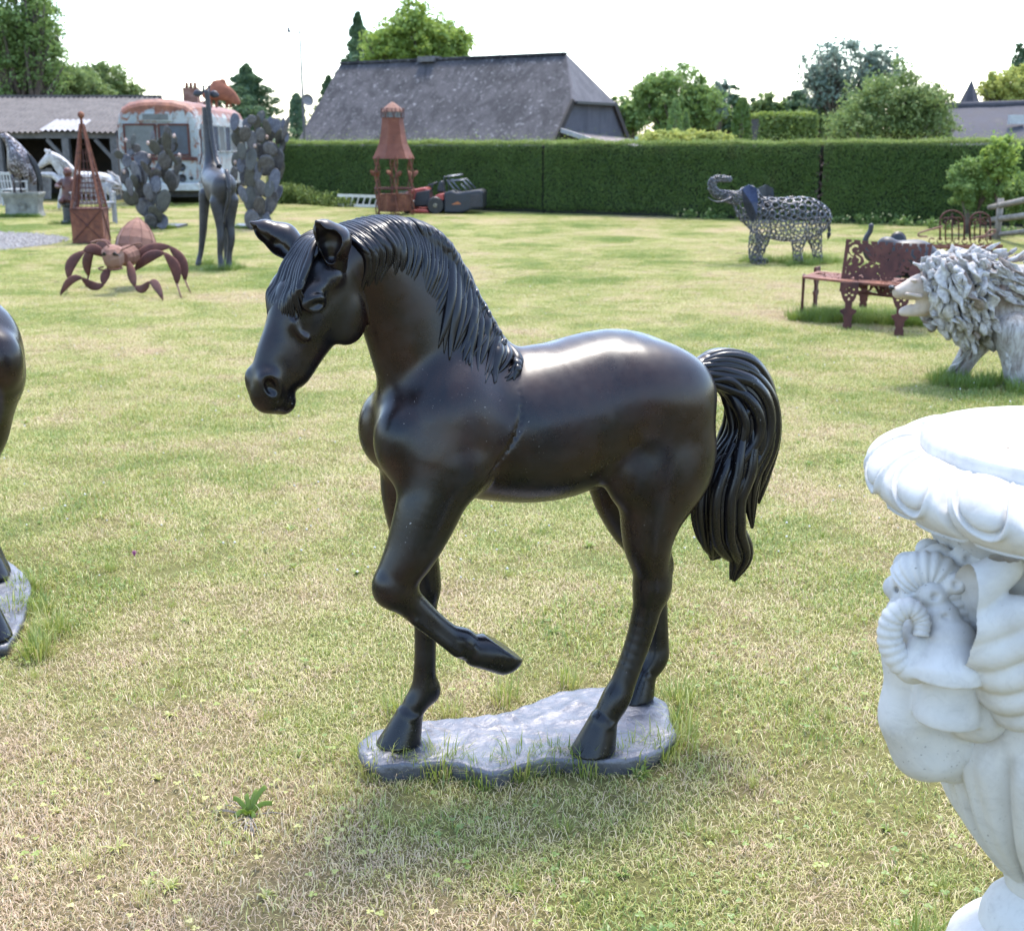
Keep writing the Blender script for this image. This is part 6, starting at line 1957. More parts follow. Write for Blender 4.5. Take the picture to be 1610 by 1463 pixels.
        for yy in (1.6, 6.9):
            mb = MB(); mb.lathe([(0.42, -0.12), (0.44, -0.08), (0.44, 0.08), (0.42, 0.12), (0.24, 0.13), (0.22, 0.08), (0.05, 0.10), (0.003, 0.10)], 20, (s * (W / 2 - 0.14), yy, 0.43), Matrix.Rotation(R(90 * s), 3, 'Y')); mb.build('wheel', M_BLACK, t, True, sharp=R(40))
    mb = MB(); mb.box((0, Lg / 2, 0.30), (1.95, Lg - 0.4, 0.2)); mb.build('underbody', M_BLACK, t)
    mb = MB(); mb.tube([(1.06, -0.12, 1.05), (1.14, -0.18, 1.3), (1.14, -0.18, 1.75)], 0.02, 6); mb.box((1.14, -0.2, 1.85), (0.05, 0.04, 0.2)); mb.build('mirror', M_RUST_DARK, t)
    for k in range(9):
        g = Vector((-10.6 + 0.3 * k, 32.6, 0)); longer_grass(g.x, g.y, 0.2, 8)
    # rusty cut-out creature on the bus roof
    Y = 35.5
    a = at(346, 170, Y)
    d = thing('roof_sculpture', 'rusty sheet metal animal sculpture perched on the bus roof', 'sculpture', (a.x, Y, 2.60))
    S = Sculpt((-0.8, -0.3, -0.05), (0.9, 0.3, 0.9), 0.02)
    S.chain([(-0.35, 0, 0.32, 0.14), (0.0, 0, 0.40, 0.24), (0.28, 0, 0.30, 0.18), (0.5, 0, 0.12, 0.09)], 0.08, s=0.6)
    S.chain([(0.0, 0, 0.55, 0.2), (0.12, 0, 0.66, 0.09)], 0.08, s=0.5)
    for x in (-0.25, -0.1, 0.2, 0.3): S.cone((x, 0.08, 0.25), (x - 0.02, 0.08, -0.02), 0.05, 0.035, 0.04)
    V, F = S.mesh(1)
    mesh_obj('body', V, F, mat_rust('orange_rust', (0.25, 0.085, 0.045), (0.13, 0.045, 0.025), (0.34, 0.14, 0.08), 4), d, False)
build_bus()

# ------------------------------------------------------------------ rusty pavilion well
def build_well():
    g = ground(621, 338)
    t = thing('fire_pavilion', 'rusty iron garden pavilion with tall hooded roof over a basin', 'garden ornament', tuple(g), R(12))
    ppm = 68.0
    def prof_obj(name, prof, n, mat, off=0):
        V, F = [], []
        for r, z in prof:
            for k in range(n):
                a = 2 * math.pi * (k + off) / n
                V.append((r * math.cos(a), r * math.sin(a), z))
        for i in range(len(prof) - 1):
            for k in range(n):
                l = (k + 1) % n
                F.append((i * n + k, i * n + l, (i + 1) * n + l, (i + 1) * n + k))
        F.append(tuple((len(prof) - 1) * n + k for k in range(n)))
        return mesh_obj(name, V, F, mat, t)
    prof_obj('hood', [(0.47, 1.28), (0.485, 1.26), (0.40, 1.42), (0.33, 1.58), (0.285, 1.78), (0.255, 1.98), (0.24, 2.14), (0.25, 2.155)], 6, mat_rust('hood_rust', (0.155, 0.050, 0.028), (0.09, 0.030, 0.018), (0.21, 0.08, 0.045), 3))
    prof_obj('cap_band', [(0.20, 2.15), (0.20, 2.30)], 12, M_STEEL)
    prof_obj('cap', [(0.25, 2.28), (0.20, 2.36), (0.10, 2.44), (0.01, 2.50)], 10, M_RUST_PALE)
    mb = MB()
    for k in range(8):
        a = 2 * math.pi * k / 8
        for s in (-1, 1):
            mb.tube([Vector((0.255 * math.cos(a + s * 0.18 * q), 0.255 * math.sin(a + s * 0.18 * q), 2.14 + 0.2 * q)) for q in np.linspace(0, 1.1, 5)], 0.011, 5)
    mb.build('crown', M_RUST_DARK, t, True)
    for k in range(6):
        a = 2 * math.pi * (k + 0.5) / 6
        mb = MB()
        for s in (0, 1):
            mb.tube([Vector(((0.44 + 0.035 * math.sin(q * 2.2 + s * 3.1)) * math.cos(a + 0.07 * math.cos(q * 2.2 + s * 3.1)), (0.44 + 0.035 * math.sin(q * 2.2 + s * 3.1)) * math.sin(a + 0.07 * math.cos(q * 2.2 + s * 3.1)), q / 5 * 1.32)) for q in np.linspace(0, 5, 22)], 0.017, 6)
        leaf_limb(mb, (0.46 * math.cos(a), 0.46 * math.sin(a), 0.85), (0.56 * math.cos(a + 0.2), 0.56 * math.sin(a + 0.2), 0.98), 0.05, (0, 0, 0.02))
        mb.build('post', M_RUST, t, True)
    prof_obj('basin', [(0.30, 0.08), (0.38, 0.10), (0.41, 0.25), (0.42, 0.46), (0.43, 0.47), (0.40, 0.46), (0.36, 0.2), (0.02, 0.18)], 6, M_RUST)
    mb = MB(); mb.tube([Vector((0.45 * math.cos(q), 0.45 * math.sin(q), 0.60)) for q in np.linspace(0, 2 * math.pi, 18, endpoint=False)], 0.02, 6, closed=True); mb.build('rail', M_RUST_DARK, t, True)
build_well()

# ------------------------------------------------------------------ riding mower with collector
def build_mower():
    M_RED = mat_simple('faded_red_paint', (0.36, 0.055, 0.040), (0.22, 0.035, 0.03), 4, 0.45)
    M_DK = mat_simple('dark_plastic', (0.022, 0.026, 0.034), (0.013, 0.015, 0.02), 5, 0.5)
    M_CREAM = mat_simple('cream_hub', (0.55, 0.50, 0.36), rough=0.5)
    g = ground(692, 335)
    t = thing('riding_mower', 'red riding lawn mower with raised dark grass collector parked by the hedge', 'lawn mower', tuple(g), R(-4))
    def pp(px, py): return ((px - 692) / 66.0, (335 - py) / 66.0)
    def pr(name, pts, d, mat, y=0.0, parent=None, bv=0.02):
        mb = MB(); mb.prism([pp(*q) for q in pts], d, Matrix.Translation((0, y, 0))); return mb.build(name, mat, parent or t, bevel=bv)
    pr('bonnet', [(641, 312), (640, 303), (650, 299), (672, 295), (678, 300), (676, 312), (660, 316)], 0.55, M_RED, bv=0.04)
    pr('engine_cover', [(655, 314), (658, 303), (678, 299), (680, 322), (655, 324)], 0.62, M_DK)
    pr('fender', [(678, 318), (684, 310), (694, 305), (702, 304), (702, 314), (690, 318), (684, 324), (674, 326)], 0.9, M_RED, bv=0.03)
    pr('chassis', [(640, 325), (640, 319), (700, 318), (700, 325)], 0.5, M_DK)
    pr('cutting_deck', [(646, 333), (648, 328), (676, 328), (680, 333)], 1.0, M_RED)
    pr('seat', [(690, 303), (690, 296), (694, 286), (698, 286), (700, 303)], 0.42, M_DK, bv=0.03)
    for k in range(5):
        mb = MB(); x, z = pp(632 + 3 * k, 305); mb.bar((x, -0.28, z - 0.07), (x, -0.28, z + 0.06), 0.02); mb.build('grille_bar', M_GREYWHITE, t)
    mb = MB(); x, z = pp(681, 291)
    mb.tube([Vector((x + 0.11 * math.cos(q), 0.16 * math.sin(q), z + 0.045 * math.cos(q))) for q in np.linspace(0, 2 * math.pi, 16, endpoint=False)], 0.016, 6, closed=True)
    mb.tube([(x, 0, z), (x - 0.08, 0, z - 0.25)], 0.018, 6); mb.bar((x - 0.1, 0, z), (x + 0.1, 0, z), 0.03, 0.02); mb.build('steering_wheel', M_DK, t, True)
    for s in (-1, 1):
        for px, r in ((689, 0.20), (646, 0.14)):
            x, _ = pp(px, 335)
            mb = MB(); mb.lathe([(r * 0.6, -0.10), (r * 0.9, -0.10), (r, -0.06), (r, 0.06), (r * 0.9, 0.10), (r * 0.6, 0.10)], 20, (x, s * 0.40, r), Matrix.Rotation(R(90), 3, 'X')); w = mb.build('wheel', M_BLACK, t, True, sharp=R(40))
            mb = MB(); mb.lathe([(r * 0.62, -0.085), (r * 0.55, -0.07), (r * 0.3, -0.07), (r * 0.25, -0.10), (0.003, -0.10)], 16, (x, s * 0.40, r), Matrix.Rotation(R(-90), 3, 'X') if s < 0 else Matrix.Rotation(R(90), 3, 'X')); mb.build('rim', M_CREAM, w, True)
    c = pr('collector', [(702, 333), (702, 303), (712, 300), (724, 303), (738, 301), (758, 298), (763, 302), (762, 326), (745, 328), (730, 333)], 0.95, M_DK, bv=0.04)
    pr('collector_bag', [(741, 325), (743, 305), (758, 304), (760, 324)], 0.97, mat_simple('mesh_bag', (0.06, 0.055, 0.055), rough=0.9), parent=c)
    mb = MB()
    for s in (-0.4, 0.4):
        def q(px, py): x, z = pp(px, py); return Vector((x, s, z))
        mb.tube([q(703, 330), q(703, 279), q(725, 277)], 0.022, 6); mb.tube([q(706, 284), q(722, 303)], 0.02, 6); mb.tube([q(707, 286), q(731, 284), q(745, 298)], 0.02, 6); mb.tube([q(728, 290), q(738, 300)], 0.02, 6)
    x, z = pp(725, 277); mb.tube([(x, -0.4, z), (x, 0.4, z)], 0.022, 6)
    mb.build('lift_frame', mat_simple('worn_steel', (0.20, 0.21, 0.23), (0.08, 0.085, 0.1), 12, 0.45, 0.5), t, True)
    mb = MB(); x, z = pp(720, 318); mb.add([(x - 0.1, -0.479, z - 0.04), (x + 0.13, -0.479, z - 0.03), (x + 0.06, -0.479, z + 0.03), (x - 0.02, -0.479, z)], [(0, 1, 2, 3)]); mb.build('decal', mat_simple('orange_decal', (0.5, 0.16, 0.05)), c)
build_mower()

def build_ladder():
    g = ground(560, 326)
    t = thing('ladder', 'aluminium ladder lying on its side on the grass by the hedge', 'ladder', tuple(g))
    M_AL = mat_simple('aluminium', (0.5, 0.5, 0.52), (0.4, 0.4, 0.42), 10, 0.35, 0.8)
    Y0, Y1 = g.y + 0.1, g.y - 0.5
    def q(px, py):
        f = (px - 530) / 110.0
        return at(px, py, Y0 + (Y1 - Y0) * f)
    for py in (307, 322):
        mb = MB(); mb.bar(q(531, py), q(650, py + 4), 0.03, 0.07); mb.build('rail', M_AL, t, world=True)
    for k in range(11):
        mb = MB(); mb.bar(q(548 + 9.5 * k - 2, 307.5 + 0.3 * k), q(542 + 9.5 * k, 321.5 + 0.3 * k), 0.03); mb.build('rung', M_AL, t, world=True)
build_ladder()

# ------------------------------------------------------------------ antenna mast
def build_antenna():
    a = at(480, 250, 46.0)
    t = thing('antenna_mast', 'thin television antenna mast with a small round dish', 'antenna', (a.x, 46.0, 0))
    top = at(477, 50, 46.0)
    M_MAST = mat_simple('dull_mast', (0.14, 0.13, 0.13), rough=0.6)
    mb = MB(); mb.tube([(0, 0, 0), (0, 0, top.z)], [0.06, 0.035], 6); mb.build('mast', M_MAST, t, True)
    mb = MB(); mb.bar((-0.42, 0, top.z + 0.02), (0.42, 0.1, top.z - 0.02), 0.035)
    for k in range(9): mb.bar((-0.4 + 0.1 * k, -0.28 + 0.02 * k, top.z + 0.01), (-0.4 + 0.1 * k, 0.28, top.z + 0.01), 0.022)
    mb.box((-0.40, 0, top.z + 0.06), (0.05, 0.3, 0.18)); mb.build('aerial', M_MAST, t)
    d = at(484, 158, 46.0)
    mb = MB(); mb.lathe([(0.002, 0.0), (0.12, 0.015), (0.22, 0.05), (0.225, 0.05), (0.12, 0.03), (0.002, 0.015)], 20, (d.x - a.x, -0.1, d.z), Matrix.Rotation(R(75), 3, 'X') @ Matrix.Rotation(R(35), 3, 'Y')); mb.tube([(d.x - a.x, 0, d.z), (0, 0, d.z - 0.1)], 0.02, 5)
    mb.build('dish', mat_simple('grey_dish', (0.16, 0.15, 0.15), rough=0.6), t, True)
build_antenna()

# ------------------------------------------------------------------ the big slate roofed house behind the hedge
def mat_slate(name, d, base=(0.066, 0.060, 0.063), lo=(0.017, 0.016, 0.019), pale=(0.36, 0.35, 0.34), lich=1.0, rows=5.2):
    m, nt, N, L, B = new_mat(name)
    v = n_coord(nt)
    st = n_noise(nt, 1.0, 8, 0.7, n_coord(nt, 'Object', (1.5, 1.5, 0.35)), 0.7)     # streaks running down the slope
    c = n_ramp(nt, st.outputs[0], [(0.40, lo), (0.58, base)])
    li = n_noise(nt, 5.5, 5, 0.7, v)
    c2 = n_mix(nt, n_ramp(nt, li.outputs[0], [(0.58, 0), (0.66, 0.6 * lich)]).outputs[0], c.outputs[0], pale)
    br = N.new('ShaderNodeTexBrick'); br.inputs['Scale'].default_value = rows
    br.inputs['Color1'].default_value = (1, 1, 1, 1); br.inputs['Color2'].default_value = (0.75, 0.75, 0.78, 1); br.inputs['Mortar'].default_value = (0.25, 0.25, 0.25, 1)
    br.inputs['Mortar Size'].default_value = 0.03
    mp = N.new('ShaderNodeMapping'); L.new(v, mp.inputs[0])
    sx = N.new('ShaderNodeSeparateXYZ'); L.new(v, sx.inputs[0])
    cb = N.new('ShaderNodeCombineXYZ')
    L.new(n_math(nt, 'ADD', n_math(nt, 'MULTIPLY', sx.outputs[0], d[0]), n_math(nt, 'MULTIPLY', sx.outputs[1], d[1])), cb.inputs[0]); L.new(sx.outputs[2], cb.inputs[1])
    L.new(cb.outputs[0], br.inputs['Vector'])
    L.new(n_mix(nt, 0.75, c2, br.outputs['Color'], 'MULTIPLY'), B.inputs['Base Color'])
    B.inputs['Roughness'].default_value = 0.8
    n_bump(nt, B, br.outputs['Fac'], 0.4, -0.02)
    return m
def build_house():
    d = Vector((-0.85, 0.53, 0)).normalized(); pp = Vector((-d.y, d.x, 0))
    if pp.y > 0: pp = -pp
    R1 = at(890, 85, 50.0); zr = R1.z
    L1 = R1 + d * 11.4
    ze = 1.25; run = 3.45
    t = thing('slate_house', 'house with a huge streaked slate roof and half hipped gable behind the hedge', 'building', (R1.x, R1.y, 0))
    MS = mat_slate('old_slates', d); MH = mat_slate('hip_slates', pp, (0.10, 0.095, 0.105), (0.06, 0.058, 0.066), (0.25, 0.25, 0.25), 0.3)
    off = -d * 1.25
    zh = 3.15; fr = (zr - zh) / (zr - ze)
    def dn(p, side, f): return Vector((p.x, p.y, 0)) + pp * (side * run * f) + Vector((0, 0, zr - (zr - ze) * f))
    # front slope, slightly sagging, in a fine grid
    nu, nv = 40, 16
    for side, nm in ((1, 'roof_slope'), (-1, 'roof_slope')):
        V, F = [], []
        for j in range(nv + 1):
            f = j / nv
            x_end = off * min(1.0, f / fr)
            for i in range(nu + 1):
                u = i / nu
                p = (R1 + x_end) * (1 - u) + L1 * u
                q = dn(p, side, f)
                q.z += (0.05 * mnoise.noise(Vector((u * 6, f * 3, side))) - 0.10 * math.sin(math.pi * u)) * math.sin(math.pi * f)
                V.append(q)
        w = nu + 1
        F = [(j * w + i, j * w + i + 1, (j + 1) * w + i + 1, (j + 1) * w + i) for j in range(nv) for i in range(nu)]
        mb = MB(); mb.add(V, F); mb.build(nm, MS, t, True, world=True)
    A, B_ = dn(R1 + off, 1, fr), dn(R1 + off, -1, fr)
    eo = off.normalized() * 0.18 + Vector((0, 0, -0.06))
    mb = MB(); mb.add([R1 + Vector((0, 0, 0.01)), A + eo, B_ + eo, A - off * 0.03, B_ - off * 0.03], [(0, 1, 2), (0, 3, 1), (0, 2, 4)]); mb.build('hip', MH, t, world=True)
    mb = MB(); mb.bar(A + eo, B_ + eo, 0.10, 0.10); mb.build('gutter', M_BLACK, t, world=True)
    a2, b2 = dn(R1 + off, 1, 0.97), dn(R1 + off, -1, 0.97)
    inn = off * -0.02
    mb = MB(); mb.add([A + inn - pp * 0.1, B_ + inn + pp * 0.1, b2 + inn + pp * 0.1, a2 + inn - pp * 0.1], [(0, 1, 2, 3)]); mb.build('gable', mat_slate('gable_slates', pp, (0.10, 0.10, 0.12), (0.06, 0.06, 0.075), (0.2, 0.2, 0.2), 0.2, 7), t, world=True)
    for s in (1, -1):
        mb = MB(); mb.bar(dn(R1 + off, s, fr) + off.normalized() * 0.05, dn(R1 + off, s, 1.0) + off.normalized() * 0.05, 0.10, 0.22); mb.build('bargeboard', M_DARKWOOD, t, world=True)
    c1, c2 = dn(R1 + off, 1, 0.78), dn(R1 + off, -1, 0.85)
    o1 = off.normalized() * 1.5 - Vector((0, 0, 0.42))
    mb = MB(); mb.add([c1, c2, c2 + o1, c1 + o1], [(0, 1, 2, 3)]); mb.build('lean_to_roof', mat_slate('leanto_tiles', pp, (0.24, 0.19, 0.18), (0.15, 0.13, 0.13), (0.4, 0.38, 0.36), 0.8), t, world=True)
    mb = MB(); mb.bar(c1 + Vector((0, 0, 0.02)), c1 + o1 + Vector((0, 0, 0.02)), 0.12, 0.16); mb.build('lean_to_edge', M_GREYWHITE, t, world=True)
    ctr = (R1 + L1) / 2 + off / 2
    ang = math.atan2(d.y, d.x)
    mb = MB(); mb.box((ctr.x, ctr.y, 0.65), (12.2, run * 2 - 0.6, 1.3), (0, 0, ang)); mb.box((ctr.x, ctr.y, 1.6), (12.0, run * 1.1, 0.7), (0, 0, ang)); mb.build('wall', M_TROUGH, t, world=True)
    mb = MB(); mb.bar(R1 + Vector((0, 0, 0.03)), L1 + Vector((0, 0, 0.03)), 0.22, 0.08); mb.build('ridge', MS, t, world=True)
    c = R1 + d * 6.6
    mb = MB(); mb.box((c.x, c.y, zr + 0.02), (0.8, 0.6, 0.22), (0, 0, ang)); mb.build('chimney', M_TIMBER, t, world=True)
    mb = MB(); v0, v1 = dn(L1, 1, 1.0), dn(L1, -1, 1.0); mb.add([L1, v1, v0], [(0, 1, 2)]); mb.build('far_gable', M_TROUGH, t, world=True)
build_house()

def build_far_house():
    t = thing('thatched_house', 'grey roofed house with smooth ridge at the far right behind the hedge', 'building', (24, 52, 0))
    a, b = at(1478, 168, 52), at(1720, 160, 50)
    e0, e1 = at(1470, 236, 48.5), at(1720, 236, 46.5)
    MS = mat_simple('grey_thatch', (0.065, 0.062, 0.070), (0.032, 0.030, 0.036), 2.0, 0.9, 0, 0.4)
    n = 12
    V, F = [], []
    for j in range(n + 1):
        f = j / n
        for i in range(13):
            u = i / 12
            p = (a * (1 - u) + b * u) * (1 - f) + (e0 * (1 - u) + e1 * u) * f
            p.z += 0.25 * math.sin(math.pi * f) ** 2 * 0.3 + 0.05 * mnoise.noise(Vector((u * 7, f * 4, 2)))
            V.append(p)
    F = [(j * 13 + i, j * 13 + i + 1, (j + 1) * 13 + i + 1, (j + 1) * 13 + i) for j in range(n) for i in range(12)]
    mb = MB(); mb.add(V, F); mb.build('roof', MS, t, True, world=True)
    mb = MB(); mb.tube([a + Vector((-0.1, 0, 0)), b], 0.16, 10); mb.build('ridge', MS, t, True, world=True)
    off = Vector((0.5, 4.5, 0))
    mb = MB(); mb.add([a, b, e1 + off * 1.7, e0 + off * 1.7], [(0, 1, 2, 3)]); mb.build('roof', MS, t, world=True)
    mb = MB(); mb.add([e0 + Vector((0.2, 0.3, 0)), a, e0 + off * 1.7], [(0, 1, 2)]); mb.box((23, 51.5, 0.7), (8, 4.5, 1.4)); mb.build('wall', M_TROUGH, t, world=True)
    mb = MB(); c = at(1598, 188, 49); mb.box(c, (0.6, 0.2, 0.35)); mb.build('rooflight', M_WHITE, t, world=True)
    s = thing('spire', 'small pointed slate spire above the grey roof at right', 'building', (22.9, 60, 0))
    c = at(1524, 166, 60)
    mb = MB(); mb.lathe([(0.42, 0), (0.42, c.z - 0.1), (0.55, c.z), (0.22, c.z + 0.7), (0.02, c.z + 1.15)], 8, (c.x, 60, 0)); mb.build('turret', MS, s, world=True)
    mb = MB(); mb.tube([(c.x, 60, c.z + 1.1), (c.x, 60, c.z + 1.55)], 0.03, 5); mb.build('finial', M_BLACK, s, world=True)
build_far_house()
# ------------------------------------------------------------------ foliage
def mat_leaf(name, dark, light, trans=0.35, scale=1.2, brown=0.0):
    m, nt, N, L, B = new_mat(name)
    N.remove(B)
    g = N.new('ShaderNodeNewGeometry')
    a = N.new('ShaderNodeAttribute'); a.attribute_name = 'tone'
    nz = n_noise(nt, scale, 3, 0.6, g.outputs['Position'])
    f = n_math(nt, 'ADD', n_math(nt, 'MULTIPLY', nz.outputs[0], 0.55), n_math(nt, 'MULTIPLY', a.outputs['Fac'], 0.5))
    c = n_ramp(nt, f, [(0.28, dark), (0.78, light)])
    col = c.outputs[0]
    if brown:                                             # withered patches
        bz = n_noise(nt, 0.9, 5, 0.65, g.outputs['Position'], 0.4)
        col = n_mix(nt, n_ramp(nt, bz.outputs[0], [(0.60, 0), (0.74, brown)]).outputs[0], col, (0.10, 0.075, 0.03))
        vz = n_noise(nt, 0.35, 3, 0.5, g.outputs['Position'])
        col = n_mix(nt, n_ramp(nt, vz.outputs[0], [(0.4, 0), (0.65, 0.4)]).outputs[0], col, light)
    d = N.new('ShaderNodeBsdfDiffuse'); t = N.new('ShaderNodeBsdfTranslucent'); gl = N.new('ShaderNodeBsdfGlossy'); gl.inputs['Roughness'].default_value = 0.5
    L.new(col, d.inputs[0]); L.new(n_mix(nt, 0.5, col, tuple(min(1, x * 1.3) for x in light)), t.inputs[0])
    m1 = N.new('ShaderNodeMixShader'); m1.inputs[0].default_value = trans
    m2 = N.new('ShaderNodeMixShader'); m2.inputs[0].default_value = 0.025
    L.new(d.outputs[0], m1.inputs[1]); L.new(t.outputs[0], m1.inputs[2])
    L.new(m1.outputs[0], m2.inputs[1]); L.new(gl.outputs[0], m2.inputs[2])
    L.new(m2.outputs[0], N['Material Output'].inputs[0])
    return m
L_MID = mat_leaf('leaf_mid', (0.0612, 0.1094, 0.0306), (0.2296, 0.3281, 0.0875))  # raised to put some distance haze into the leaf colour
L_BRIGHT = mat_leaf('leaf_bright', (0.0867, 0.1444, 0.0288), (0.3177, 0.4138, 0.0867), 0.42)
L_DARK = mat_leaf('leaf_dark', (0.0380, 0.0760, 0.0380), (0.1356, 0.2035, 0.0950), 0.25)  # lightened most: haze over the far trees is put into this colour
L_BLUE = mat_leaf('leaf_bluish', (0.0736, 0.1156, 0.0882), (0.2310, 0.2940, 0.2204), 0.3)  # haze of distant crowns painted in as a lighter leaf colour
L_OLIVE = mat_leaf('leaf_olive', (0.0715, 0.1100, 0.0330), (0.2200, 0.2915, 0.0935), 0.4)
L_YELLOW = mat_leaf('leaf_yellow', (0.1750, 0.2100, 0.0438), (0.4725, 0.4900, 0.1313), 0.4)
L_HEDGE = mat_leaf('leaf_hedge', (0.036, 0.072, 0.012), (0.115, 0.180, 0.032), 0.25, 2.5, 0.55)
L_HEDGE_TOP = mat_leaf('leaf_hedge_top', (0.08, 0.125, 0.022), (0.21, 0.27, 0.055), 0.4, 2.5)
M_BARK = mat_simple('bark', (0.13, 0.10, 0.075), (0.06, 0.045, 0.035), 9, 0.95, 0, 0.6)

def leaf_cloud(P, D, size, r, aspect=0.55, up=0.35, tone=None):
    """one bent leaf per point; P positions, D outward directions"""
    n = len(P)
    nr = D + up * np.array([0, 0, 1.0]) + r.normal(0, 0.55, (n, 3))
    nr /= np.linalg.norm(nr, axis=1)[:, None] + 1e-9
    t = np.cross(nr, r.normal(0, 1, (n, 3))); t /= np.linalg.norm(t, axis=1)[:, None] + 1e-9
    b = np.cross(nr, t)
    s = (size * (0.6 + 0.8 * r.random(n)))[:, None]
    V = np.stack([P - t * s, P + b * s * aspect + nr * s * 0.12, P + t * s, P - b * s * aspect + nr * s * 0.12], 1).reshape(-1, 3)
    i = np.arange(n)[:, None] * 4
    F = i + np.array([0, 1, 2, 3])
    tn = r.random(n) if tone is None else tone
    return V, F, np.repeat(tn, 4)

def crown_points(c, rad, n, clumps, r, spread=0.34, hollow=0.35):
    clumps = int(clumps * 1.9); spread *= 0.66
    """points gathered in clumps over an uneven ellipsoid"""
    c = np.array(c, float); rad = np.array(rad, float)
    u = r.normal(0, 1, (clumps, 3)); u /= np.linalg.norm(u, axis=1)[:, None]
    cc = u * rad * (hollow + (1 - hollow) * r.random((clumps, 1)) ** 0.5) * (0.72 + 0.5 * r.random((clumps, 1)))
    w = r.random(clumps) + 0.3; w /= w.sum()
    k = r.choice(clumps, n, p=w)
    o = r.normal(0, 1, (n, 3)); o /= np.linalg.norm(o, axis=1)[:, None]
    cr = rad.mean() * spread * (0.6 + 0.8 * r.random(clumps))
    off = o * (cr[k] * r.random(n) ** 0.4)[:, None]
    off[:, 2] *= 0.75
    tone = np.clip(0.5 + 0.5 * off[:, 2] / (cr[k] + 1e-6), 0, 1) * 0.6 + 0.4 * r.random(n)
    P = c + cc[k] + off
    m = int(n * 0.28)                                   # looser leaves between the clumps
    q = r.normal(0, 1, (m, 3)); q /= np.linalg.norm(q, axis=1)[:, None]
    wob = 0.86 + 0.16 * np.sin(q[:, 0] * 7 + q[:, 2] * 5) + 0.10 * np.sin(q[:, 1] * 11 + q[:, 2] * 9)
    P[:m] = c + q * rad * (wob * (0.45 + 0.62 * r.random(m) ** 0.6))[:, None]
    return P, o, cc + c, tone

def tree(name, label, cat, base, crowns, mat, size, n, seed, trunk=0.16, group=None, clumps=36, spread=0.34, cards=None):
    """crowns: (centre, radii, share)"""
    r = np.random.default_rng(seed)
    base = Vector(base)
    t = thing(name, label, cat, tuple(base), group=group)
    Vs, Fs, Ts, off = [], [], [], 0
    limbs = MB()
    top = max((Vector(c) for c, _, _ in crowns), key=lambda v: v.z)
    mid = base.lerp(Vector((top.x, top.y, top.z)), 0.55)
    limbs.tube([base - Vector((0, 0, 0.1)), base.lerp(mid, 0.5) + Vector((0.05, 0, 0)), mid, Vector(top)], [trunk * 1.25, trunk, trunk * 0.75, trunk * 0.2], 8)
    for c, rad, share in crowns:
        P, D, cc, tn = crown_points(c, rad, int(n * share * 3.0), clumps, r, spread)
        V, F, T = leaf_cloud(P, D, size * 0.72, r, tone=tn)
        Vs.append(V); Fs.append(F + off); Ts.append(T); off += len(V)
        for q in cc[:: max(1, clumps // 12)]:
            q = Vector(q); a = base.lerp(Vector(c), 0.45 + 0.3 * random.random())
            limbs.tube([a, a.lerp(q, 0.5) + Vector((0, 0, 0.1)), q], [trunk * 0.4, trunk * 0.22, trunk * 0.06], 5)
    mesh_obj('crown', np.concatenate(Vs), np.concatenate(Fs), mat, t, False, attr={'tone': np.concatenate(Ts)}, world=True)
    limbs.build('trunk', M_BARK, t, True, world=True)
    return t

def ptree(name, label, px, py_top, Y, half_px, mat, size, n, seed, py_bot=215, trunk=0.16, group=None, lobes=1, cat='tree', clumps=36, spread=0.34):
    """broadleaf tree whose crown spans px +- half_px and py_top..py_bot in the photo at distance Y"""
    a, b = at(px, py_top, Y), at(px, py_bot, Y)
    rx = half_px / 1900 * Y * 0.97
    rz = (a.z - b.z) / 2
    c = (a + b) / 2
    crowns = [(tuple(c), (rx, rx * 0.85, rz), 1.0)]
    if lobes > 1:
        crowns = [(tuple(c), (rx * 0.75, rx * 0.65, rz * 0.95), 0.5)]
        rs = random.Random(seed)
        for k in range(lobes - 1):
            s = -1 if k % 2 else 1
            crowns.append(((c.x + s * rx * rs.uniform(0.35, 0.6), c.y + rs.uniform(-0.4, 0.4), c.z + rz * rs.uniform(-0.45, 0.25)), (rx * 0.45, rx * 0.45, rz * 0.5), 0.5 / (lobes - 1)))
    return tree(name, label, cat, (c.x, Y, 0), crowns, mat, size, n, seed, trunk, group, clumps, spread)

def conifer(name, label, px, py_top, Y, half_px, mat, size, n, seed, py_bot=225, group=None, tight=False, ragged=0.35):
    r = np.random.default_rng(seed)
    a, b = at(px, py_top, Y), at(px, py_bot, Y)
    H = a.z - 0.1; z0 = max(0.15, b.z - 1.5)
    rx = half_px / 1900 * Y * 0.97
    t = thing(name, label, 'tree', (a.x, Y, 0), group=group)
    f = r.random(n) ** 0.75
    if tight:
        prof = np.sin(np.clip(f * 0.93 + 0.10, 0, 1) * np.pi) ** 0.6
        prof = np.where(f > 0.5, np.sqrt(np.clip(1 - ((f - 0.45) / 0.56) ** 2, 0, 1)), 1.0)
    else:
        prof = (1 - f) ** 0.8 * (1 - ragged + ragged * np.abs(np.sin(f * 26 + r.random() * 6)))
    an = r.random(n) * 2 * np.pi
    rr = rx * prof * (0.55 + 0.45 * r.random(n) ** 0.5)
    if not tight: rr *= 0.75 + 0.35 * np.sin(an * 3 + f * 11)
    P = np.stack([a.x + rr * np.cos(an), Y + rr * np.sin(an), z0 + (H - z0) * f], 1)
    D = np.stack([np.cos(an), np.sin(an), np.full(n, -0.2 if not tight else 0.6)], 1)
    V, F, T = leaf_cloud(P, D, size, r, 0.35, 0.1)
    mesh_obj('crown', V, F, mat, t, False, attr={'tone': T}, world=True)
    mb = MB(); mb.tube([(a.x, Y, -0.1), (a.x, Y, H * 0.97)], [0.14 + H * 0.012, 0.02], 7); mb.build('trunk', M_BARK, t, True, world=True)
    return t

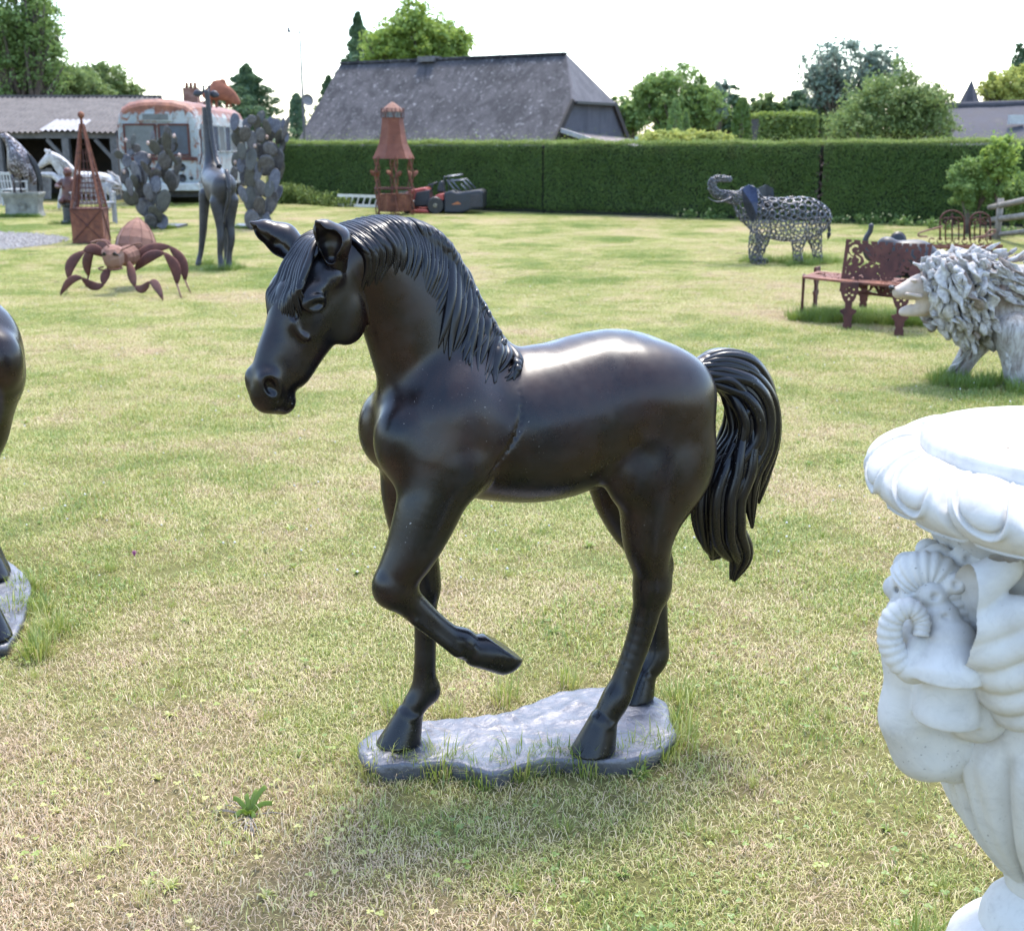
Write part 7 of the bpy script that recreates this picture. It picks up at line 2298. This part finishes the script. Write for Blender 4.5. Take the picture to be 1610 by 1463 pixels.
G = 'trees beyond the hedge'
ptree('broadleaf_tree', 'tall feathery green tree rising behind the shed at the left edge', 22, -120, 46, 78, L_MID, 0.085, 9000, 1, 175, 0.3, lobes=6, clumps=60)
ptree('broadleaf_tree', 'bushy green tree behind the shed, beside the tall left one', 85, 88, 49, 80, L_OLIVE, 0.085, 5000, 2, 178, 0.15, lobes=4)
ptree('broadleaf_tree', 'lower olive green tree behind the shed, next to the bus roof', 152, 92, 52, 72, L_OLIVE, 0.09, 6500, 3, 178, 0.15, lobes=4)
ptree('broadleaf_tree', 'green tree crown just above the left end of the shed roof', 20, 105, 50, 60, L_MID, 0.09, 4000, 44, 178, 0.15, lobes=3)
ptree('round_tree', 'small dark round tree behind the giraffe head', 343, 133, 85, 15, L_DARK, 0.16, 1500, 4, 165, 0.2)
conifer('conifer_tree', 'dark spreading conifer tree behind the bus roof', 387, 100, 80, 105, L_DARK, 0.17, 9000, 5, 200, ragged=0.5)
conifer('conifer_tree', 'narrow dark poplar shaped tree left of the antenna mast', 466, 146, 95, 13, L_DARK, 0.18, 1800, 6, 195, tight=True)
conifer('conifer_tree', 'dark ragged pine at the lower left of the slate roof', 516, 118, 72, 46, L_DARK, 0.17, 2600, 7, 175, ragged=0.4)
conifer('conifer_tree', 'dark tall conifer behind the slate roof, left of the big green tree', 562, 18, 78, 62, L_DARK, 0.18, 5200, 8, 160, ragged=0.45)
ptree('broadleaf_tree', 'big bright green tree rising behind the slate roof', 655, 2, 68, 86, L_BRIGHT, 0.16, 6500, 9, 140, 0.3, lobes=6, clumps=50)
ptree('broadleaf_tree', 'dense green tree right of the slate roofed house', 1062, 92, 46, 76, L_MID, 0.085, 7500, 10, 232, 0.16, lobes=5, clumps=50)
conifer('cypress_tree', 'clipped dark green cone tree in front of the dense round tree', 1063, 150, 37, 14, L_MID, 0.05, 2600, 11, 226, tight=True)
conifer('cypress_tree', 'small clipped cone tree leaning against its taller neighbour', 1079, 168, 37.5, 9, L_MID, 0.05, 1500, 12, 226, tight=True)
conifer('cypress_tree', 'tall dark clipped cypress standing alone right of the dense tree', 1168, 148, 36, 18, L_HEDGE, 0.05, 3600, 13, 226, tight=True)
ptree('broadleaf_tree', 'thin pale tree top between the dense tree and the cypress', 1132, 122, 62, 16, L_BLUE, 0.11, 900, 14, 190, 0.1, clumps=14)
for k, (px, pt, hp, mt) in enumerate(((1150, 138, 22, L_DARK), (1205, 140, 28, L_OLIVE), (1252, 140, 34, L_DARK), (1290, 150, 30, L_DARK), (1230, 155, 26, L_MID))):
    ptree('broadleaf_tree', ('dark tree in the far row directly behind the cypress', 'brownish olive tree in the far row right of the cypress', 'dark tree in the far row left of the feathery tree', 'dark tree in the far row below the feathery tree', 'green tree in the far row above the clipped shrub')[k], px, pt, 66, hp, mt, 0.13, 1700, 15 + k, 215, 0.14, G, lobes=3, clumps=24)
ptree('broadleaf_tree', 'tall feathery grey green tree behind the large shrub at right', 1335, 40, 58, 92, L_BLUE, 0.115, 3600, 21, 190, 0.2, lobes=7, clumps=30, spread=0.22)
ptree('large_shrub', 'very large leafy olive green shrub rising above the hedge at right', 1398, 106, 33, 100, L_OLIVE, 0.055, 13000, 22, 245, 0.12, cat='shrub', lobes=6, clumps=70)
ptree('broadleaf_tree', 'dark ragged tree top in the upper right corner', 1612, 60, 75, 28, L_DARK, 0.16, 1800, 23, 150, 0.2, lobes=2)
ptree('broadleaf_tree', 'pale yellowish tree at the right edge above the grey roof', 1592, 98, 62, 50, L_YELLOW, 0.12, 3800, 24, 185, 0.2, lobes=4)
for k, (px, pt, hp, pb) in enumerate(((1030, 204, 30, 235), (1075, 203, 30, 235), (1122, 206, 34, 235))):
    ptree('shrub', ('yellow green shrub peeping over the hedge, nearest the slate house', 'yellow green shrub peeping over the hedge below the cone trees', 'yellow green shrub peeping over the hedge left of the cypress')[k], px, pt, 33.5, hp, L_YELLOW, 0.05, 1500, 30 + k, pb, 0.05, cat='shrub', clumps=20)
def clipped_block(label, p0, p1, depth, z1, mat, n, seed):
    r = np.random.default_rng(seed)
    c = Vector(((p0[0] + p1[0]) / 2, (p0[1] + p1[1]) / 2, 0))
    t = thing('clipped_shrub', label, 'shrub', tuple(c))
    hx = abs(p1[0] - p0[0]) / 2
    P = np.stack([c.x + (r.random(n) * 2 - 1) * hx, c.y + (r.random(n) - 0.5) * depth, z1 * r.random(n) ** 0.6], 1)
    side = r.random(n) < 0.6
    P[side, 1] = c.y - depth / 2 + r.normal(0, 0.04, side.sum())
    P[~side, 2] = z1 + r.normal(0, 0.05, (~side).sum())
    D = np.where(side[:, None], np.array([0, -1, 0.2]), np.array([0, 0, 1.0]))
    V, F, T = leaf_cloud(P, D, 0.05, r)
    mesh_obj('foliage', V, F, mat, t, attr={'tone': T}, world=True)
    mb = MB(); mb.box((c.x, c.y, z1 * 0.48), (hx * 1.9, depth * 0.9, z1 * 0.96)); mb.build('shade_core', M_DARKWOOD, t, world=True)  # added box filling the shrub, dark colour in place of shade between leaves
a, b = at(1186, 182, 38), at(1278, 182, 38)
clipped_block('square clipped green shrub behind the hedge right of the cypress', (a.x, a.y), (b.x, b.y), 1.5, a.z, L_HEDGE_TOP, 6000, 40)

for k, (px, pt, hp, mt, Y) in enumerate(((985, 148, 40, L_MID, 60), (1110, 150, 40, L_MID, 64), (1180, 150, 40, L_DARK, 72), (1310, 160, 50, L_MID, 62), (1470, 150, 40, L_OLIVE, 60), (1270, 165, 40, L_OLIVE, 58))):
    ptree('broadleaf_tree', ('green tree just right of the slate house gable', 'green tree filling the gap right of the dense round tree', 'dark tree behind the tall cypress', 'green tree in the far row behind the large shrub', 'olive tree between the large shrub and the spire', 'olive tree above the square clipped shrub')[k], px, pt, Y, hp, mt, 0.12, 2600, 100 + k, 225, 0.14, G, lobes=3, clumps=26)
def far_wood():
    r = np.random.default_rng(31)
    n = 26000
    x = (r.random(n) - 0.5) * 150
    h = 3.0 + 1.1 * np.sin(x * 0.35) + 0.9 * np.sin(x * 0.83 + 2) + 0.6 * np.sin(x * 1.9)
    z = h * r.random(n) ** 0.7
    P = np.stack([x, 112 + r.normal(0, 1.5, n), z], 1)
    V, F, T = leaf_cloud(P, np.tile(np.array([0, -0.6, 0.6]), (n, 1)), 0.36, r)
    tag(mesh_obj('distant_wood', V, F, L_BLUE, attr={'tone': T}), 'hazy band of distant trees along the horizon', 'trees', kind='stuff')
far_wood()

# ------------------------------------------------------------------ the long clipped hedge
def hedge(label, pts, h, thick, n, seed):
    r = np.random.default_rng(seed)
    pts = [np.array(p, float) for p in pts]
    L = [np.linalg.norm(b - a) for a, b in zip(pts[:-1], pts[1:])]
    tot = sum(L)
    c = sum(pts) / len(pts)
    t = thing('hedge', label, 'hedge', (c[0], c[1], 0))
    core = MB()
    VV, FF, TT, off = [], [], [], 0
    topV, topF, topT, toff = [], [], [], 0
    for (a, b), ln in zip(zip(pts[:-1], pts[1:]), L):
        d = (b - a) / ln; nrm = np.array([d[1], -d[0]])
        if nrm[1] > 0: nrm = -nrm
        m = int(n * ln / tot)
        # trimmed face (front and back) and ends
        u = r.random(m) * ln; z = h * r.random(m) ** 0.85
        fr = r.random(m) < 0.86
        bulge = np.array([0.05 * mnoise.noise(Vector((float(x) * 1.1, float(q) * 1.6, seed))) for x, q in zip(u, z)])
        under = np.where(z < 0.16, (0.16 - z) * 0.9, 0)
        w = np.where(fr, thick / 2 + bulge - under + r.normal(0, 0.018, m), -thick / 2 + r.normal(0, 0.02, m))
        keep = (z > 0.06) | (r.random(m) < 0.5)
        P = np.stack([a[0] + d[0] * u + nrm[0] * w, a[1] + d[1] * u + nrm[1] * w, z], 1)[keep]
        D = (np.where(fr[:, None], 1, -1) * np.array([nrm[0], nrm[1], 0.35]))[keep]
        V, F, T = leaf_cloud(P, D, 0.018, r, 0.4, 0.5)
        VV.append(V); FF.append(F + off); TT.append(T); off += len(V)
        m2 = int(m * 0.42)
        u = r.random(m2) * ln; w = (r.random(m2) - 0.5) * thick * 1.02
        zt = h + np.array([0.05 * mnoise.noise(Vector((float(x) * 2.3, float(y) * 2, seed + 3))) + 0.03 * mnoise.noise(Vector((float(x) * 0.5, 0, seed))) for x, y in zip(u, w)]) + np.abs(r.normal(0, 0.035, m2)) * (1 + 2.5 * (r.random(m2) < 0.04))
        P = np.stack([a[0] + d[0] * u + nrm[0] * w, a[1] + d[1] * u + nrm[1] * w, zt], 1)
        V, F, T = leaf_cloud(P, np.tile(np.array([0, 0, 1.0]), (m2, 1)) + np.array([nrm[0], nrm[1], 0]) * 0.3, 0.021, r, 0.4, 0.2)
        topV.append(V); topF.append(F + toff); topT.append(T); toff += len(V)
        mid = (a + b) / 2
        core.box((mid[0], mid[1], h * 0.485), (ln, thick * 0.86, h * 0.97), (0, 0, math.atan2(d[1], d[0])))
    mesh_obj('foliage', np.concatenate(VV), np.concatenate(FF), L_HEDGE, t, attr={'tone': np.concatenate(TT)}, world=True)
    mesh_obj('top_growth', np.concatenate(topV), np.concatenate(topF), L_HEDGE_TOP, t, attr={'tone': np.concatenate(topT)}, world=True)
    core.build('shade_core', mat_simple('hedge_inside', (0.022, 0.026, 0.012), (0.012, 0.012, 0.008), 12, 1.0), t, world=True)  # solid inner box, coloured dark to stand in for the shaded interior
def hp(px, py):
    g = ground(px, py); return (g.x, g.y + 0.45)
hedge('long clipped dark green hedge running behind the mower and the ring elephant', [hp(436, 316), hp(640, 326.5), hp(870, 336), hp(1300, 349.3)], 1.58, 0.9, 150000, 3)
hedge('shorter clipped hedge section continuing at the right edge beyond the gap', [hp(1303, 349.5), hp(1640, 358), hp(1800, 362)], 1.60, 0.9, 62000, 4)
# dead stretch in the gap
g0 = ground(1302, 349)
t = thing('dead_hedge_plant', 'brown dead patch of twigs where the two hedges meet', 'shrub', (g0.x, g0.y, 0))
_r = np.random.default_rng(9)
_P = np.stack([g0.x + _r.normal(0, 0.10, 1500), g0.y - 0.04 + _r.normal(0, 0.03, 1500), 0.1 + 1.30 * _r.random(1500)], 1)
_V, _F, _T = leaf_cloud(_P, np.tile(np.array([0, -1.0, 0.3]), (1500, 1)), 0.035, _r)
mesh_obj('twigs', _V, _F, mat_leaf('leaf_dead', (0.035, 0.022, 0.016), (0.10, 0.065, 0.05), 0.05), t, attr={'tone': _T}, world=True)
mb = MB(); mb.tube([(g0.x, g0.y, -0.05), (g0.x, g0.y, 1.35)], [0.05, 0.02], 6); mb.build('stem', M_BARK, t, True, world=True)

# ------------------------------------------------------------------ shrubs and weeds in front of the hedge
ptree('climbing_shrub', 'leafy green climbing shrub by the rail fence at the right', 1528, 240, 22.3, 46, L_MID, 0.030, 9000, 50, 338, 0.05, cat='shrub', lobes=3, clumps=40)
ptree('young_tree', 'slender young tree with light leaves beside the climbing shrub', 1572, 206, 22.0, 30, L_BRIGHT, 0.055, 1300, 51, 300, 0.03, cat='tree', clumps=26, spread=0.24)
ptree('shrub', 'dark low shrub at the right edge behind the rail fence', 1612, 270, 22.5, 40, L_MID, 0.045, 2500, 52, 350, 0.04, cat='shrub', clumps=26)
def weed(label, px, py, hpx, n, seed, mat, spread=0.25, flower=None):
    rs = random.Random(seed)
    g = ground(px, py)
    ppm = 1900 / (g.y * 0.97)
    t = thing('weed_clump', label, 'plant', tuple(g), group='tall weeds along the hedge')
    st = MB(); P = []
    for k in range(n):
        x, y = rs.uniform(-spread, spread), rs.uniform(-0.15, 0.15)
        h = hpx / ppm * rs.uniform(0.55, 1.1); lx = rs.uniform(-0.1, 0.1)
        st.tube([(x, y, 0), (x + lx * 0.5, y, h * 0.5), (x + lx, y, h)], [0.008, 0.006, 0.003], 4)
        for q in range(12):
            f = 0.1 + 0.9 * q / 12
            P.append((x + lx * f + rs.uniform(-0.06, 0.06), y + rs.uniform(-0.06, 0.06), h * f))
    P = np.array(P); r = np.random.default_rng(seed)
    V, F, T = leaf_cloud(P, r.normal(0, 1, P.shape), 0.05, r, 0.3, 0.8)
    mesh_obj('leaves', V, F, mat, t, attr={'tone': T})['kind'] = 'stuff'
    st.build('stalks', mat, t, True)['kind'] = 'stuff'
    if flower:
        mb = MB()
        for k in range(flower): mb.ball((rs.uniform(-spread, spread), rs.uniform(-0.2, 0), hpx / ppm * rs.uniform(0.4, 1.0)), 0.018, 6)
        mb.build('blossoms', M_YELLOWF, t, True)['kind'] = 'stuff'
M_YELLOWF = mat_simple('pale_yellow_petals', (0.6, 0.55, 0.25), rough=0.8)
L_WEED = mat_leaf('leaf_weed', (0.07, 0.11, 0.02), (0.24, 0.30, 0.08), 0.4)
_wl = ['tall light green weeds beside the right cactus sculpture, nearest it', 'tall light green weeds between the cactus sculpture and the hedge end', 'light green weeds at the left end of the hedge', 'low weeds left of the ladder', 'low weeds at the foot of the ladder', 'sparse weeds just left of the pavilion']
for k, (px, py, h, n) in enumerate(((450, 321, 34, 40), (466, 321, 32, 40), (484, 322, 28, 34), (500, 323, 22, 26), (520, 325, 26, 18), (540, 326, 16, 14))):
    weed(_wl[k], px, py, h, n, 60 + k, L_WEED)
_wr = ['yellow flowering weeds at the hedge foot left of the ring elephant trunk', 'weeds at the hedge foot below the raised trunk', 'weeds at the hedge foot right of the ring elephant', 'yellow flowering weeds at the hedge foot behind the baby elephant', 'pale weeds at the hedge foot left of the wire bench', 'weeds at the hedge foot behind the wire bench', 'weeds under the lowest fence rail']
for k, (px, py, h, n, fl) in enumerate(((1100, 344, 16, 10, 6), (1140, 345, 12, 12, 0), (1330, 352, 14, 16, 5), (1385, 353, 18, 16, 10), (1440, 356, 16, 14, 6), (1500, 361, 16, 16, 5), (1590, 372, 18, 14, 3))):
    weed(_wr[k], px, py, h, n, 80 + k, L_MID, 0.5, fl)

# ------------------------------------------------------------------ small flowers in the lawn
def lawn_specks():
    r = np.random.default_rng(77)
    n = 420
    y = 4.2 + 12 * r.random(n) ** 1.2; x = (r.random(n) - 0.5) * (0.86 * y + 0.6)
    V, F = [], []
    for i in range(n):
        s = 0.003 + 0.0035 * r.random(); z = 0.035 + 0.02 * r.random(); b = len(V)
        for q in ((s, 0, 0), (0, s, 0), (-s, 0, 0), (0, -s, 0), (0, 0, s), (0, 0, -s)): V.append((x[i] + q[0], y[i] + q[1], z + q[2]))
        F += [(b, b + 1, b + 4), (b + 1, b + 2, b + 4), (b + 2, b + 3, b + 4), (b + 3, b, b + 4), (b + 1, b, b + 5), (b + 2, b + 1, b + 5), (b + 3, b + 2, b + 5), (b, b + 3, b + 5)]
    tag(mesh_obj('clover_blossoms', np.array(V), np.array(F), mat_simple('clover_white', (0.62, 0.60, 0.55), rough=0.9)), 'tiny white clover blossoms scattered through the lawn', 'flowers', kind='stuff')
lawn_specks()
def red_clover():
    g = ground(213, 893)
    t = thing('red_clover', 'single pink clover flower standing in the lawn at left', 'flower', tuple(g))
    mb = MB(); mb.tube([(0, 0, 0), (0.003, 0, 0.03), (0.0, 0, 0.055)], 0.0016, 5); mb.build('stem', M_BLADE, t, True)
    mb = MB()
    for k in range(16):
        a = k * 2.4; z = 0.055 + 0.014 * (k / 16); r_ = 0.009 * math.sin(math.pi * (0.15 + 0.8 * k / 16))
        mb.tube([(0, 0, z - 0.004), (r_ * math.cos(a), r_ * math.sin(a), z + 0.006)], [0.003, 0.0012], 5)
    mb.build('petals', mat_simple('clover_pink', (0.36, 0.10, 0.24), rough=0.8), t, True)
red_clover()
def plantain():
    g = ground(392, 1283)
    t = thing('plantain_weed', 'broad leaved plantain weed in the dry patch at lower left', 'plant', tuple(g))
    ml = mat_leaf('leaf_plantain', (0.22, 0.30, 0.06), (0.34, 0.42, 0.10), 0.6)
    rs = random.Random(6)
    for k, (az, ln, el) in enumerate(((0.6, 0.15, 55), (1.0, 0.12, 60), (2.0, 0.10, 65), (2.7, 0.11, 40), (0.1, 0.12, 30), (4.0, 0.08, 25), (5.2, 0.09, 25))):
        d = Vector((math.cos(az) * math.cos(R(el)), math.sin(az) * math.cos(R(el)), math.sin(R(el))))
        mb = MB(); leaf_limb(mb, (0, 0, 0), d * ln * 0.55, 0.006, (0, 0, 0.014), 8, 0.06); o = mb.build('leaf', ml, t, True)
    mb = MB()
    for k in range(14):
        a = rs.uniform(0, 6.28); mb.tube([(0, 0, 0.004), (0.06 * math.cos(a), 0.06 * math.sin(a), 0.012), (0.10 * math.cos(a), 0.10 * math.sin(a), 0.004)], [0.002, 0.0015, 0.001], 4)
    mb.build('dead_stalks', M_OLDWOOD, t, True)
plantain()
build_grass()
